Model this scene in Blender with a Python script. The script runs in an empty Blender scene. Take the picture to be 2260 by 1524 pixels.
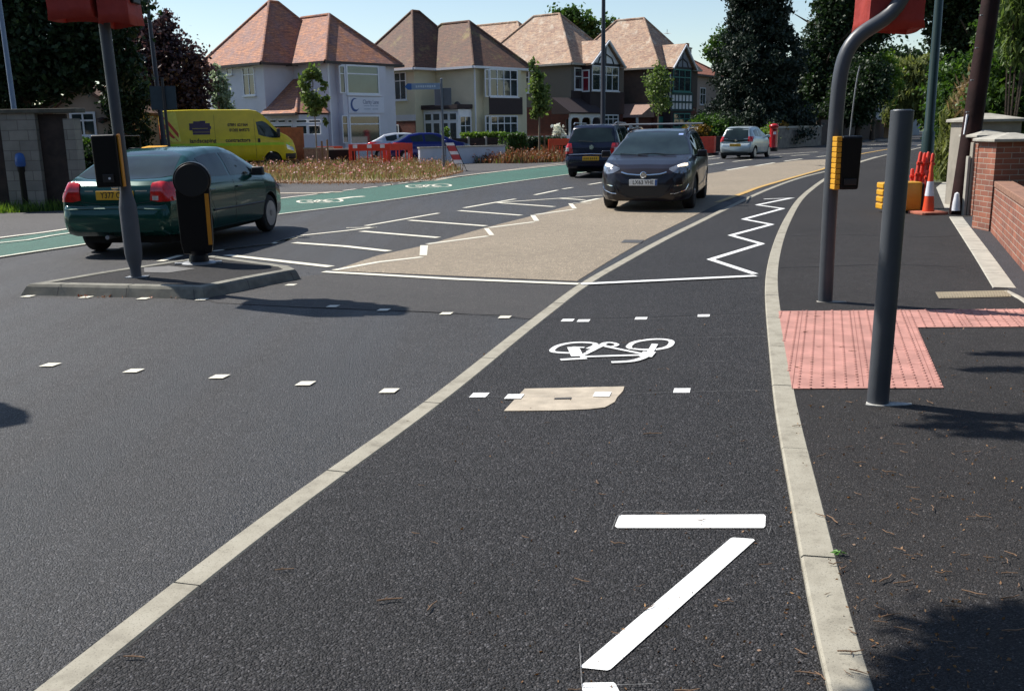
import bpy, bmesh, math, random
import numpy as np
from mathutils import Vector, Matrix
from mathutils.bvhtree import BVHTree
random.seed(7); RNG = np.random.default_rng(7)
R = math.radians; PI = math.pi
scene = bpy.context.scene
COL = scene.collection
world = bpy.data.worlds.new("World"); scene.world = world; world.use_nodes = True

# ------------------------------------------------------------------ camera (surveyed from the photograph)
F_, CX, CY, EYE = 2120.0, 1130.0, 762.0, 1.58
_down = np.array([150.0, 9344.0, F_]); _down /= np.linalg.norm(_down); _up = -_down
_fy = np.array([0, 0, 1.0]) - _up[2]*_up; _fy /= np.linalg.norm(_fy); _fx = np.cross(_fy, _up)
def ray(px, py):
    r = np.array([px-CX, py-CY, F_]); return np.array([r@_fx, r@_fy, r@_up])
def G(px, py, z=0.0):
    "ground point (plane z) seen at a pixel of the photograph"
    r = ray(px, py); t = (z-EYE)/r[2]; return (float(r[0]*t), float(r[1]*t), z)
def AT(px, py, Y):
    "point at forward distance Y"
    r = ray(px, py); t = Y/r[1]; return (float(r[0]*t), float(Y), float(EYE+r[2]*t))
cam_d = bpy.data.cameras.new("Camera"); cam = bpy.data.objects.new("Camera", cam_d); COL.objects.link(cam)
def toW(v): return Vector((float(v@_fx), float(v@_fy), float(v@_up)))
cxw, cyw, czw = toW(np.array([1., 0, 0])), toW(np.array([0, -1., 0])), toW(np.array([0, 0, -1.]))
m = Matrix.Identity(4)
for i, c in enumerate((cxw, cyw, czw)):
    for j in range(3): m[j][i] = c[j]
m.translation = (0, 0, EYE)
cam.matrix_world = m
cam_d.sensor_width = 36; cam_d.lens = 36*F_/2260; cam_d.clip_start = 0.05; cam_d.clip_end = 3000
scene.camera = cam

# ------------------------------------------------------------------ helpers
def tag(o, label=None, cat=None, group=None, kind=None):
    if label: o['label'] = label
    if cat: o['category'] = cat
    if group: o['group'] = group
    if kind: o['kind'] = kind
    return o
def thing(name, label, cat, loc=(0, 0, 0), rotz=0, group=None, kind=None):
    o = bpy.data.objects.new(name, None); COL.objects.link(o); o.empty_display_size = .2
    o.location = loc; o.rotation_euler = (0, 0, rotz)
    return tag(o, label, cat, group, kind)
def link(name, me, parent=None):
    o = bpy.data.objects.new(name, me); COL.objects.link(o)
    if parent: o.parent = parent
    return o
def copy_tree(o, parent=None):
    c = o.copy(); COL.objects.link(c)
    if parent: c.parent = parent
    for ch in list(o.children): copy_tree(ch, c)
    return c
class MB:
    def __init__(s): s.v = []; s.f = []; s.m = []
    def add(s, vs, fs, mi=0):
        b = len(s.v); s.v += [tuple(float(c) for c in v) for v in vs]
        for f in fs: s.f.append([b+i for i in f]); s.m.append(mi)
        return s
    def box(s, c, d, mi=0, rz=0, M=None, taper=1.0):
        cx, cy, cz = c; dx, dy, dz = d[0]/2, d[1]/2, d[2]/2
        vs = []
        for z, k in ((-dz, 1), (dz, taper)):
            for x, y in ((-dx, -dy), (dx, -dy), (dx, dy), (-dx, dy)): vs.append(Vector((x*k, y*k, z)))
        if M is None: M = Matrix.Rotation(rz, 3, 'Z')
        vs = [M @ v + Vector((cx, cy, cz)) for v in vs]
        return s.add(vs, [(0, 3, 2, 1), (4, 5, 6, 7), (0, 1, 5, 4), (1, 2, 6, 5), (2, 3, 7, 6), (3, 0, 4, 7)], mi)
    def bb(s, x0, x1, y0, y1, z0, z1, mi=0):
        return s.box(((x0+x1)/2, (y0+y1)/2, (z0+z1)/2), (abs(x1-x0), abs(y1-y0), abs(z1-z0)), mi)
    def tube(s, path, rad, n=10, mi=0, cap=True):
        path = [Vector(p) for p in path]
        if not hasattr(rad, '__len__'): rad = [rad]*len(path)
        vs = []; fs = []
        up = Vector((0, 0, 1)); prev = None
        for i, p in enumerate(path):
            t = (path[min(i+1, len(path)-1)] - path[max(i-1, 0)]).normalized()
            if prev is None:
                a = t.orthogonal().normalized()
            else:
                a = (prev - t*prev.dot(t)).normalized()
            prev = a; b = t.cross(a)
            for k in range(n):
                an = 2*PI*k/n; vs.append(p + (a*math.cos(an)+b*math.sin(an))*rad[i])
        for i in range(len(path)-1):
            for k in range(n):
                k2 = (k+1) % n; fs.append((i*n+k, i*n+k2, (i+1)*n+k2, (i+1)*n+k))
        if cap: fs.append(tuple(range(n-1, -1, -1))); fs.append(tuple((len(path)-1)*n+k for k in range(n)))
        return s.add(vs, fs, mi)
    def cyl(s, p0, p1, r0, r1=None, n=16, mi=0): return s.tube([p0, p1], [r0, r0 if r1 is None else r1], n, mi)
    def lathe(s, prof, c=(0, 0, 0), n=24, mi=0, axis='z'):
        vs = []; fs = []
        for r, z in prof:
            for k in range(n):
                a = 2*PI*k/n; x, y = r*math.cos(a), r*math.sin(a)
                p = (x, y, z) if axis == 'z' else ((x, z, y) if axis == 'y' else (z, x, y))
                vs.append((p[0]+c[0], p[1]+c[1], p[2]+c[2]))
        for i in range(len(prof)-1):
            for k in range(n):
                k2 = (k+1) % n; fs.append((i*n+k, i*n+k2, (i+1)*n+k2, (i+1)*n+k))
        fs.append(tuple(range(n-1, -1, -1))); fs.append(tuple((len(prof)-1)*n+k for k in range(n)))
        return s.add(vs, fs, mi)
    def prism(s, poly, z0, z1, mi=0, M=None):
        n = len(poly); vs = [(p[0], p[1], z0) for p in poly] + [(p[0], p[1], z1) for p in poly]
        if M is not None: vs = [M @ Vector(v) for v in vs]
        fs = [tuple(range(n-1, -1, -1)), tuple(range(n, 2*n))] + [(i, (i+1) % n, n+(i+1) % n, n+i) for i in range(n)]
        return s.add(vs, fs, mi)
    def sheet(s, pts, mi=0): return s.add(pts, [tuple(range(len(pts)))], mi)
    def mesh(s, name, mats, smooth=False, recalc=True, angle=35):
        me = bpy.data.meshes.new(name); me.from_pydata(s.v, [], s.f)
        for mt in (mats if isinstance(mats, (list, tuple)) else [mats]): me.materials.append(mt)
        me.polygons.foreach_set('material_index', s.m)
        if recalc:
            bm = bmesh.new(); bm.from_mesh(me); bmesh.ops.recalc_face_normals(bm, faces=bm.faces); bm.to_mesh(me); bm.free()
        if smooth:
            me.polygons.foreach_set('use_smooth', [True]*len(me.polygons))
            try: me.set_sharp_from_angle(angle=R(angle))
            except Exception: pass
        me.update(); return me
    def build(s, name, mats, parent=None, smooth=False, bevel=0, seg=2, **k):
        o = link(name, s.mesh(name, mats, smooth, **k), parent)
        if bevel:
            b = o.modifiers.new('Bevel', 'BEVEL'); b.width = bevel; b.segments = seg; b.limit_method = 'ANGLE'; b.angle_limit = R(40)
        return o
def text_mesh(txt, size, mat, name='lettering', parent=None, M=None, ext=.001, bold=0, sx=1):
    cu = bpy.data.curves.new('txt', 'FONT'); cu.body = txt; cu.size = size; cu.extrude = ext; cu.align_x = 'CENTER'; cu.align_y = 'CENTER'
    cu.offset = bold; cu.resolution_u = 3
    to = bpy.data.objects.new('txt', cu); COL.objects.link(to)
    dg = bpy.context.evaluated_depsgraph_get(); dg.update()
    me = bpy.data.meshes.new_from_object(to.evaluated_get(dg)); COL.objects.unlink(to); bpy.data.objects.remove(to)
    me.transform(Matrix.Diagonal((sx, 1, 1, 1)))
    if M is not None: me.transform(M)
    me.materials.clear(); me.materials.append(mat); me.name = name
    return link(name, me, parent)

# ------------------------------------------------------------------ materials
def newmat(name):
    mt = bpy.data.materials.new(name); mt.use_nodes = True
    nt = mt.node_tree; b = nt.nodes['Principled BSDF']; return mt, nt, b
def N(nt, t, **k):
    n = nt.nodes.new(t)
    for a, v in k.items():
        if a in n.inputs.keys() if isinstance(a, str) else False: n.inputs[a].default_value = v
        else: setattr(n, a, v)
    return n
def coords(nt, kind='Object', scale=None):
    tc = nt.nodes.new('ShaderNodeTexCoord'); o = tc.outputs[kind]
    if scale:
        mp = nt.nodes.new('ShaderNodeMapping'); mp.inputs['Scale'].default_value = scale; nt.links.new(o, mp.inputs['Vector']); o = mp.outputs['Vector']
    return o
def noise(nt, vec, scale, detail=4, rough=.55):
    n = nt.nodes.new('ShaderNodeTexNoise'); n.inputs['Scale'].default_value = scale; n.inputs['Detail'].default_value = detail
    n.inputs['Roughness'].default_value = rough; nt.links.new(vec, n.inputs['Vector']); return n
def ramp(nt, fac, stops):
    r = nt.nodes.new('ShaderNodeValToRGB'); e = r.color_ramp.elements
    while len(e) < len(stops): e.new(.5)
    for i, (p, c) in enumerate(stops):
        e[i].position = p; e[i].color = (c[0], c[1], c[2], 1) if hasattr(c, '__len__') else (c, c, c, 1)
    nt.links.new(fac, r.inputs['Fac']); return r
def mix(nt, fac, a, b, mode='MIX'):
    n = nt.nodes.new('ShaderNodeMix'); n.data_type = 'RGBA'; n.blend_type = mode
    for i, x in ((0, fac), (6, a), (7, b)):
        if isinstance(x, (int, float)): n.inputs[i].default_value = x
        elif isinstance(x, (tuple, list)): n.inputs[i].default_value = (*x[:3], 1)
        else: nt.links.new(x, n.inputs[i])
    return n.outputs[2]
def bump(nt, b, h, strength=.3, dist=.01, prev=None):
    n = nt.nodes.new('ShaderNodeBump'); n.inputs['Strength'].default_value = strength; n.inputs['Distance'].default_value = dist
    nt.links.new(h, n.inputs['Height'])
    if prev: nt.links.new(prev, n.inputs['Normal'])
    nt.links.new(n.outputs['Normal'], b.inputs['Normal']); return n.outputs['Normal']
def simple(name, col, rough=.6, metal=0, var=.12, vs=6, coat=0, bmp=0, bs=60, spec=.5, emit=None):
    mt, nt, b = newmat(name)
    v = coords(nt); n = noise(nt, v, vs, 5)
    r = ramp(nt, n.outputs['Fac'], [(.3, [c*(1-var) for c in col]), (.7, [min(1, c*(1+var)) for c in col])])
    nt.links.new(r.outputs['Color'], b.inputs['Base Color'])
    b.inputs['Roughness'].default_value = rough; b.inputs['Metallic'].default_value = metal
    b.inputs['Coat Weight'].default_value = coat; b.inputs['Coat Roughness'].default_value = .05
    b.inputs['Specular IOR Level'].default_value = spec
    if bmp: bump(nt, b, noise(nt, v, bs, 4).outputs['Fac'], bmp, .01)
    if emit: b.inputs['Emission Color'].default_value = (*emit[:3], 1); b.inputs['Emission Strength'].default_value = emit[3]
    return mt
def asphalt(name, base, chip=115, contrast=.55, bmp=.9, tint=(1, 1, 1.04), rough=.62, patch=.18, spec=.5, tracks=False):
    mt, nt, b = newmat(name); v0 = coords(nt); dn = noise(nt, v0, 60, 2); v = mix(nt, .012, v0, dn.outputs['Color'], 'ADD')
    vo = nt.nodes.new('ShaderNodeTexVoronoi'); vo.inputs['Scale'].default_value = chip; nt.links.new(v, vo.inputs['Vector'])
    hs = nt.nodes.new('ShaderNodeSeparateColor'); nt.links.new(vo.outputs['Color'], hs.inputs[0])
    c = [base*t for t in tint]
    r1 = ramp(nt, hs.outputs[0], [(0, [x*(1-contrast) for x in c]), (.75, c), (.97, [x*(1+contrast*1.3) for x in c]), (1, [x*3.2 for x in c])])
    big = noise(nt, v, .35, 5, .6); r2 = ramp(nt, big.outputs['Fac'], [(.3, 1-patch), (.7, 1+patch)])
    mid = noise(nt, v, 6, 4, .6); r3 = ramp(nt, mid.outputs['Fac'], [(.3, .88), (.7, 1.1)])
    col = mix(nt, 1.0, r1.outputs['Color'], r2.outputs['Color'], 'MULTIPLY'); col = mix(nt, 1.0, col, r3.outputs['Color'], 'MULTIPLY')
    warm = noise(nt, v, 190, 2); r4 = ramp(nt, warm.outputs['Fac'], [(.35, (.94, .98, 1.06)), (.68, (1.1, .98, .92))])
    col = mix(nt, 1.0, col, r4.outputs['Color'], 'MULTIPLY')
    if tracks:
        tc2 = nt.nodes.new('ShaderNodeTexCoord'); mp = nt.nodes.new('ShaderNodeMapping'); mp.inputs['Rotation'].default_value = (0, 0, R(27)); mp.inputs['Scale'].default_value = (1.1, .07, 1); nt.links.new(tc2.outputs['Object'], mp.inputs['Vector'])
        tn = noise(nt, mp.outputs['Vector'], 1.2, 4, .6); tr_ = ramp(nt, tn.outputs['Fac'], [(.35, (.78, .78, .78)), (.5, (1, 1, 1)), (.66, (1.22, 1.2, 1.17))]); col = mix(nt, 1.0, col, tr_.outputs['Color'], 'MULTIPLY')
        rr_ = ramp(nt, tn.outputs['Fac'], [(.35, rough-.1), (.65, rough+.12)]); nt.links.new(rr_.outputs['Color'], b.inputs['Roughness'])
    # dark gaps between the chips
    gap = ramp(nt, vo.outputs['Distance'], [(.25, 1.0), (.62, .45)])
    col = mix(nt, .8, col, gap.outputs['Color'], 'MULTIPLY')
    nt.links.new(col, b.inputs['Base Color']); b.inputs['Roughness'].default_value = rough; b.inputs['Specular IOR Level'].default_value = spec
    inv = nt.nodes.new('ShaderNodeMath'); inv.operation = 'SUBTRACT'; inv.inputs[0].default_value = 1; nt.links.new(vo.outputs['Distance'], inv.inputs[1])
    n2 = noise(nt, v, 260, 3)
    p = bump(nt, b, n2.outputs['Fac'], bmp*.5, .003); bump(nt, b, inv.outputs[0], bmp, .009, p)
    return mt
def brickmat(name, c1, c2, mortar, sx=.225, sz=.075, rough=.85, bmp=.5, gap=.012):
    "brick coursing on vertical walls: horizontal = x+y of the object, vertical = z"
    mt, nt, b = newmat(name); tc = nt.nodes.new('ShaderNodeTexCoord'); sp = nt.nodes.new('ShaderNodeSeparateXYZ'); nt.links.new(tc.outputs['Object'], sp.inputs[0])
    ad = nt.nodes.new('ShaderNodeMath'); ad.operation = 'ADD'; nt.links.new(sp.outputs['X'], ad.inputs[0]); nt.links.new(sp.outputs['Y'], ad.inputs[1])
    cb = nt.nodes.new('ShaderNodeCombineXYZ'); nt.links.new(ad.outputs[0], cb.inputs['X']); nt.links.new(sp.outputs['Z'], cb.inputs['Y'])
    br = nt.nodes.new('ShaderNodeTexBrick'); nt.links.new(cb.outputs[0], br.inputs['Vector'])
    br.inputs['Scale'].default_value = 1; br.inputs['Brick Width'].default_value = sx; br.inputs['Row Height'].default_value = sz; br.inputs['Mortar Size'].default_value = gap/2
    br.inputs['Color1'].default_value = (*c1, 1); br.inputs['Color2'].default_value = (*c2, 1); br.inputs['Mortar'].default_value = (*mortar, 1); br.inputs['Mortar Smooth'].default_value = .3
    n = noise(nt, tc.outputs['Object'], 3, 5); r = ramp(nt, n.outputs['Fac'], [(.3, .8), (.7, 1.15)])
    nt.links.new(mix(nt, 1.0, br.outputs['Color'], r.outputs['Color'], 'MULTIPLY'), b.inputs['Base Color'])
    b.inputs['Roughness'].default_value = rough
    iv = nt.nodes.new('ShaderNodeMath'); iv.operation = 'SUBTRACT'; iv.inputs[0].default_value = 1; nt.links.new(br.outputs['Fac'], iv.inputs[1])
    bump(nt, b, iv.outputs[0], bmp, .01); return mt
def tilemat(name, cols, course=.1, lich=None, rough=.8):
    "roof tiles: courses by height, tile-to-tile colour"
    mt, nt, b = newmat(name); tc = nt.nodes.new('ShaderNodeTexCoord'); sp = nt.nodes.new('ShaderNodeSeparateXYZ'); nt.links.new(tc.outputs['Object'], sp.inputs[0])
    ad = nt.nodes.new('ShaderNodeMath'); ad.operation = 'ADD'; nt.links.new(sp.outputs['X'], ad.inputs[0]); nt.links.new(sp.outputs['Y'], ad.inputs[1])
    cb = nt.nodes.new('ShaderNodeCombineXYZ'); nt.links.new(ad.outputs[0], cb.inputs['X']); nt.links.new(sp.outputs['Z'], cb.inputs['Y'])
    br = nt.nodes.new('ShaderNodeTexBrick'); nt.links.new(cb.outputs[0], br.inputs['Vector'])
    br.inputs['Scale'].default_value = 1; br.inputs['Brick Width'].default_value = .32; br.inputs['Row Height'].default_value = course; br.inputs['Mortar Size'].default_value = .008
    br.inputs['Color1'].default_value = (*cols[0], 1); br.inputs['Color2'].default_value = (*cols[1], 1); br.inputs['Mortar'].default_value = (*[c*.45 for c in cols[1]], 1); br.inputs['Bias'].default_value = -.1
    n = noise(nt, tc.outputs['Object'], 1.6, 6, .7); r = ramp(nt, n.outputs['Fac'], [(.42, (0, 0, 0)), (.62, (1, 1, 1))])
    col = mix(nt, r.outputs['Color'], br.outputs['Color'], cols[2])
    n2 = noise(nt, tc.outputs['Object'], 7, 4, .7); r2 = ramp(nt, n2.outputs['Fac'], [(.3, .72), (.7, 1.25)])
    col = mix(nt, 1.0, col, r2.outputs['Color'], 'MULTIPLY')
    col = mix(nt, .3, col, br.outputs['Color'])
    st = noise(nt, coords(nt, 'Object', (2.2, 2.2, 9)), 1.5, 7, .9); rs = ramp(nt, st.outputs['Fac'], [(.38, (.58, .55, .66)), (.5, (1, 1, 1)), (.62, (1.5, 1.42, 1.35))])
    col = mix(nt, 1.0, col, rs.outputs['Color'], 'MULTIPLY')
    if lich:
        n3 = noise(nt, tc.outputs['Object'], .9, 6, .75); r3 = ramp(nt, n3.outputs['Fac'], [(lich[1], (0, 0, 0)), (lich[1]+.12, (1, 1, 1))])
        col = mix(nt, r3.outputs['Color'], col, lich[0])
    nt.links.new(col, b.inputs['Base Color']); b.inputs['Roughness'].default_value = rough
    wv = nt.nodes.new('ShaderNodeMath'); wv.operation = 'FRACT'; dv = nt.nodes.new('ShaderNodeMath'); dv.operation = 'DIVIDE'; dv.inputs[1].default_value = course
    nt.links.new(sp.outputs['Z'], dv.inputs[0]); nt.links.new(dv.outputs[0], wv.inputs[0]); iv = nt.nodes.new('ShaderNodeMath'); iv.operation = 'SUBTRACT'; iv.inputs[0].default_value = 1; nt.links.new(wv.outputs[0], iv.inputs[1])
    bump(nt, b, iv.outputs[0], .6, .025); return mt
def leafmat(name, c1, c2, trans=.35, rough=.55):
    mt, nt, b = newmat(name)
    at = nt.nodes.new('ShaderNodeAttribute'); at.attribute_name = 'var'
    r = ramp(nt, at.outputs['Fac'], [(0, c1), (1, c2)]); nt.links.new(r.outputs['Color'], b.inputs['Base Color']); b.inputs['Roughness'].default_value = rough
    b.inputs['Specular IOR Level'].default_value = .35
    tr = nt.nodes.new('ShaderNodeBsdfTranslucent'); hs = nt.nodes.new('ShaderNodeHueSaturation'); hs.inputs['Value'].default_value = 1.5; hs.inputs['Saturation'].default_value = 1.15
    nt.links.new(r.outputs['Color'], hs.inputs['Color']); nt.links.new(hs.outputs['Color'], tr.inputs['Color'])
    mx = nt.nodes.new('ShaderNodeMixShader'); mx.inputs[0].default_value = trans
    out = nt.nodes['Material Output']; nt.links.new(b.outputs[0], mx.inputs[1]); nt.links.new(tr.outputs[0], mx.inputs[2]); nt.links.new(mx.outputs[0], out.inputs['Surface'])
    return mt
M = {}
M['asph_road'] = asphalt('asphalt_main', .052, 150, .75, .8, (1, 1.0, 1.03), .6, .2, tracks=True, spec=.4)
M['asph_cycle'] = asphalt('asphalt_cycle', .045, 135, .8, .85, (1, .99, 1.01), .7, .12, spec=.25)
M['asph_foot'] = asphalt('asphalt_footway', .043, 170, .45, .6, (1.04, 1.0, .97), .8, .18, spec=.2)
M['asph_blue'] = asphalt('asphalt_forecourt', .05, 170, .4, .4, (.95, 1.0, 1.12), .7, .08)
M['ground'] = simple('earth_and_grass', (.06, .07, .03), .95, var=.4, vs=1.5, bmp=.4, bs=9)
M['buff'] = asphalt('buff_surfacing', .31, 120, .3, .5, (1.14, .96, .68), .85, .08)
M['green'] = asphalt('green_surfacing', .15, 120, .3, .5, (.28, 1.0, .72), .8, .14)
def kerbmat():
    mt, nt, b = newmat('kerb_concrete'); v = coords(nt)
    n = noise(nt, v, 9, 6, .65); r = ramp(nt, n.outputs['Fac'], [(.25, (.20, .18, .14)), (.5, (.31, .285, .225)), (.75, (.36, .335, .27))])
    n2 = noise(nt, v, 160, 3); r2 = ramp(nt, n2.outputs['Fac'], [(.32, .55), (.42, 1.0)])
    nt.links.new(mix(nt, 1., r.outputs['Color'], r2.outputs['Color'], 'MULTIPLY'), b.inputs['Base Color']); b.inputs['Roughness'].default_value = .85
    bump(nt, b, n2.outputs['Fac'], .25, .003); return mt
M['kerb'] = kerbmat()
M['kerb_gr'] = simple('kerb_weathered', (.2, .19, .155), .9, var=.3, vs=7, bmp=.3, bs=120)
def paintmat(name, c, wear=.36):
    mt, nt, b = newmat(name); v = coords(nt); n = noise(nt, v, 130, 4, .7); n1 = noise(nt, v, 4, 3)
    mx = nt.nodes.new('ShaderNodeMath'); mx.operation = 'MULTIPLY_ADD'; nt.links.new(n1.outputs['Fac'], mx.inputs[0]); mx.inputs[1].default_value = .25; nt.links.new(n.outputs['Fac'], mx.inputs[2])
    r = ramp(nt, mx.outputs[0], [(wear, [x*.3 for x in c]), (wear+.05, [x*.93 for x in c]), (.8, c)])
    nt.links.new(r.outputs['Color'], b.inputs['Base Color']); b.inputs['Roughness'].default_value = .6; bump(nt, b, n.outputs['Fac'], .4, .004); return mt
M['white'] = paintmat('white_road_paint', (.80, .80, .78), .42)
M['cream'] = paintmat('old_road_paint', (.70, .66, .54), .42)
M['yellowline'] = paintmat('yellow_road_paint', (.50, .31, .09), .45)
M['concrete'] = simple('pale_concrete', (.42, .36, .28), .9, var=.2, vs=9, bmp=.3, bs=150)
M['iron'] = simple('cast_iron', (.09, .085, .08), .6, .4, bmp=.3)
M['tactile'] = simple('tactile_red', (.42, .205, .17), .9, var=.22, vs=5, bmp=.3, bs=120)
M['pole'] = simple('grey_painted_steel', (.062, .068, .078), .42, .0, var=.1, vs=8, bmp=.06, bs=200)
M['galv'] = simple('galvanised', (.33, .34, .35), .45, .6)
M['polegreen'] = simple('green_painted_steel', (.012, .03, .024), .35, .1)
M['poledark'] = simple('dark_painted_steel', (.022, .02, .024), .4, .2)
M['telewood'] = simple('creosoted_timber', (.022, .008, .007), .7, spec=.2, var=.4, vs=4, bmp=.3, bs=20)
M['black'] = simple('black_plastic', (.005, .005, .006), .38, bmp=.05, bs=80, spec=.25)
M['blackmat'] = simple('black_rubber', (.014, .014, .015), .8, var=.25, vs=20)
M['orangeplas'] = simple('amber_plastic', (.62, .24, .012), .45, var=.08)
M['yellowplas'] = simple('yellow_plastic', (.66, .33, .02), .45, var=.1)
M['bluecap'] = simple('blue_cap', (.02, .09, .3), .35)
def clothred():
    mt, nt, b = newmat('red_fabric'); v = coords(nt); n = noise(nt, v, 7, 4); r = ramp(nt, n.outputs['Fac'], [(.3, (.34, .03, .02)), (.7, (.46, .05, .03))])
    nt.links.new(r.outputs['Color'], b.inputs['Base Color']); b.inputs['Roughness'].default_value = .6; bump(nt, b, n.outputs['Fac'], .5, .03)
    tr = nt.nodes.new('ShaderNodeBsdfTranslucent'); tr.inputs['Color'].default_value = (.75, .06, .03, 1)
    mx = nt.nodes.new('ShaderNodeMixShader'); mx.inputs[0].default_value = .18
    out = nt.nodes['Material Output']; nt.links.new(b.outputs[0], mx.inputs[1]); nt.links.new(tr.outputs[0], mx.inputs[2]); nt.links.new(mx.outputs[0], out.inputs['Surface']); return mt
M['redcloth'] = clothred()
M['redplas'] = simple('red_plastic', (.6, .045, .02), .45, var=.15)
M['orangecone'] = simple('orange_cone_plastic', (.68, .07, .02), .45, var=.1)
M['reflwhite'] = simple('white_reflective', (.72, .73, .76), .35)
M['redpost'] = simple('pillar_box_red', (.42, .008, .012), .3, coat=.3)
M['glass'] = simple('window_glass', (.03, .04, .045), .04, var=.5, vs=1.5, spec=.9)
M['carglass'] = simple('car_glass', (.016, .026, .026), .03, var=.5, vs=1.6, spec=.42)
M['curtain'] = simple('glass_over_pale_blind', (.06, .115, .10), .1, var=.18, vs=1.2, spec=.9)
M['curtainred'] = simple('glass_over_red_curtain', (.18, .015, .03), .1, var=.3, vs=4, spec=.9)
M['upvc'] = simple('white_upvc', (.72, .73, .76), .35, var=.04)
M['teal'] = simple('teal_paint', (.04, .2, .17), .5)
M['rwhite'] = simple('white_render', (.62, .61, .66), .85, var=.05, vs=1.2, bmp=.25, bs=40)
M['rcream'] = simple('cream_render', (.62, .56, .40), .85, var=.06, vs=1.2, bmp=.25, bs=40)
M['rpebble'] = simple('pebbledash', (.16, .14, .115), .95, var=.22, vs=30, bmp=.6, bs=70)
M['rbeige'] = simple('beige_render', (.34, .26, .2), .9, var=.1, vs=2, bmp=.2, bs=40)
M['brickred'] = brickmat('red_brick_far', (.16, .035, .022), (.11, .028, .02), (.12, .08, .06))
M['brick'] = brickmat('orange_brick', (.30, .105, .06), (.20, .075, .05), (.36, .31, .25), gap=.011)
M['block'] = brickmat('stone_blocks', (.27, .24, .2), (.2, .18, .155), (.14, .12, .1), .42, .21, gap=.016)
M['roof1'] = tilemat('roof_orange', [(.44, .18, .08), (.27, .11, .07), (.20, .12, .115)])
M['roof2'] = tilemat('roof_brown', [(.15, .068, .038), (.10, .048, .032), (.085, .05, .034)], lich=((.2, .145, .055), .55))
M['roof3'] = tilemat('roof_mottled', [(.42, .27, .17), (.27, .16, .115), (.38, .28, .2)], lich=((.5, .42, .33), .56))
M['roof5'] = tilemat('roof_rust', [(.32, .11, .05), (.26, .09, .045), (.24, .09, .06)], course=.22)
M['hangtile'] = simple('dark_hung_tiles', (.035, .022, .024), .75, var=.3, vs=20, bmp=.5, bs=30)
M['slate'] = simple('slate_roof', (.16, .16, .17), .7, var=.2, vs=8)
M['gutter'] = simple('dark_gutter', (.03, .02, .018), .5)
M['fencebrown'] = simple('orange_brown_fence', (.26, .085, .03), .8, var=.25, vs=5)
M['fencedark'] = simple('dark_fence_boards', (.035, .022, .017), .85, var=.4, vs=5, bmp=.3, bs=12)
M['capstone'] = simple('capping_stone', (.36, .34, .29), .85, var=.2, vs=6, bmp=.25, bs=60)
M['bark'] = simple('bark', (.07, .05, .035), .9, var=.4, vs=9, bmp=.8, bs=25)
M['barkpale'] = simple('pale_bark', (.22, .18, .12), .85, var=.3, vs=12, bmp=.4, bs=30)
M['stake'] = simple('timber_stake', (.2, .12, .06), .85, var=.25)
M['lf_dark'] = leafmat('leaf_dark', (.010, .022, .008), (.035, .065, .018), .25)
M['lf_deep'] = leafmat('leaf_conifer', (.008, .017, .011), (.03, .048, .028), .12)
M['lf_mid'] = leafmat('leaf_mid', (.025, .06, .012), (.10, .17, .035), .35)
M['lf_light'] = leafmat('leaf_light', (.07, .13, .02), (.21, .30, .06), .4)
M['lf_purple'] = leafmat('leaf_purple', (.022, .012, .016), (.13, .075, .07), .3, .35)
M['lf_grey'] = leafmat('leaf_silver', (.14, .2, .1), (.5, .55, .4), .45)
M['lf_dry'] = leafmat('leaf_dry_grass', (.11, .075, .035), (.36, .27, .15), .35)
M['lf_brown'] = leafmat('leaf_dead', (.12, .06, .03), (.30, .18, .10), .3)
M['lf_red'] = leafmat('leaf_reddish', (.13, .05, .03), (.27, .12, .06), .3)
M['lf_young'] = leafmat('leaf_young', (.05, .09, .02), (.22, .28, .09), .4)
M['lf_willow'] = leafmat('leaf_willow', (.09, .11, .03), (.24, .26, .09), .4)
M['lf_amber'] = leafmat('leaf_amber', (.10, .07, .015), (.26, .16, .04), .35)
M['petal'] = leafmat('flower_petal', (.55, .16, .22), (.75, .6, .55), .3)
M['blossom'] = leafmat('white_blossom', (.6, .6, .5), (.8, .8, .72), .3)
M['twig'] = simple('dry_twig', (.2, .12, .07), .9, var=.4, vs=40)
M['leafgreen'] = simple('fallen_green_leaf', (.09, .22, .03), .6)
M['soil'] = simple('dry_soil', (.26, .18, .12), .95, var=.35, vs=6, bmp=.5, bs=30)
SUN_AZ = (-.86, .51); EL = R(50)
# ================================================================== GROUND, ROADS, KERBS, MARKINGS
def struct(name, mb, mats, **k):
    o = mb.build(name, mats, **k); tag(o, kind='structure'); return o
def poly(px, z): return [G(x, y, z) for x, y in px]
def tri_sheet(pts, mi=0, mb=None):
    "triangulated flat polygon (may be concave)"
    from mathutils.geometry import tessellate_polygon
    mb = mb or MB(); t = tessellate_polygon([[Vector(p) for p in pts]]); mb.add(pts, [tuple(x) for x in t], mi); return mb
def ribbon(mb, path, w, z=None, mi=0, ends=None):
    P = [Vector((p[0], p[1], 0)) for p in path]; L = []; Rr = []
    for i, p in enumerate(P):
        if i == 0: d = (P[1]-P[0]).normalized(); k = 1
        elif i == len(P)-1: d = (P[-1]-P[-2]).normalized(); k = 1
        else:
            a = (P[i]-P[i-1]).normalized(); b = (P[i+1]-P[i]).normalized(); d = (a+b)
            if d.length < 1e-4: d = a
            d.normalize(); k = min(3.0, 1/max(.3, d.dot(a)))
        n = Vector((-d.y, d.x, 0))*w/2*k
        zz = path[i][2] if z is None else z
        L.append((p.x+n.x, p.y+n.y, zz)); Rr.append((p.x-n.x, p.y-n.y, zz))
    for i in range(len(P)-1): mb.add([Rr[i], Rr[i+1], L[i+1], L[i]], [(0, 1, 2, 3)], mi)
    return L, Rr
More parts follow.
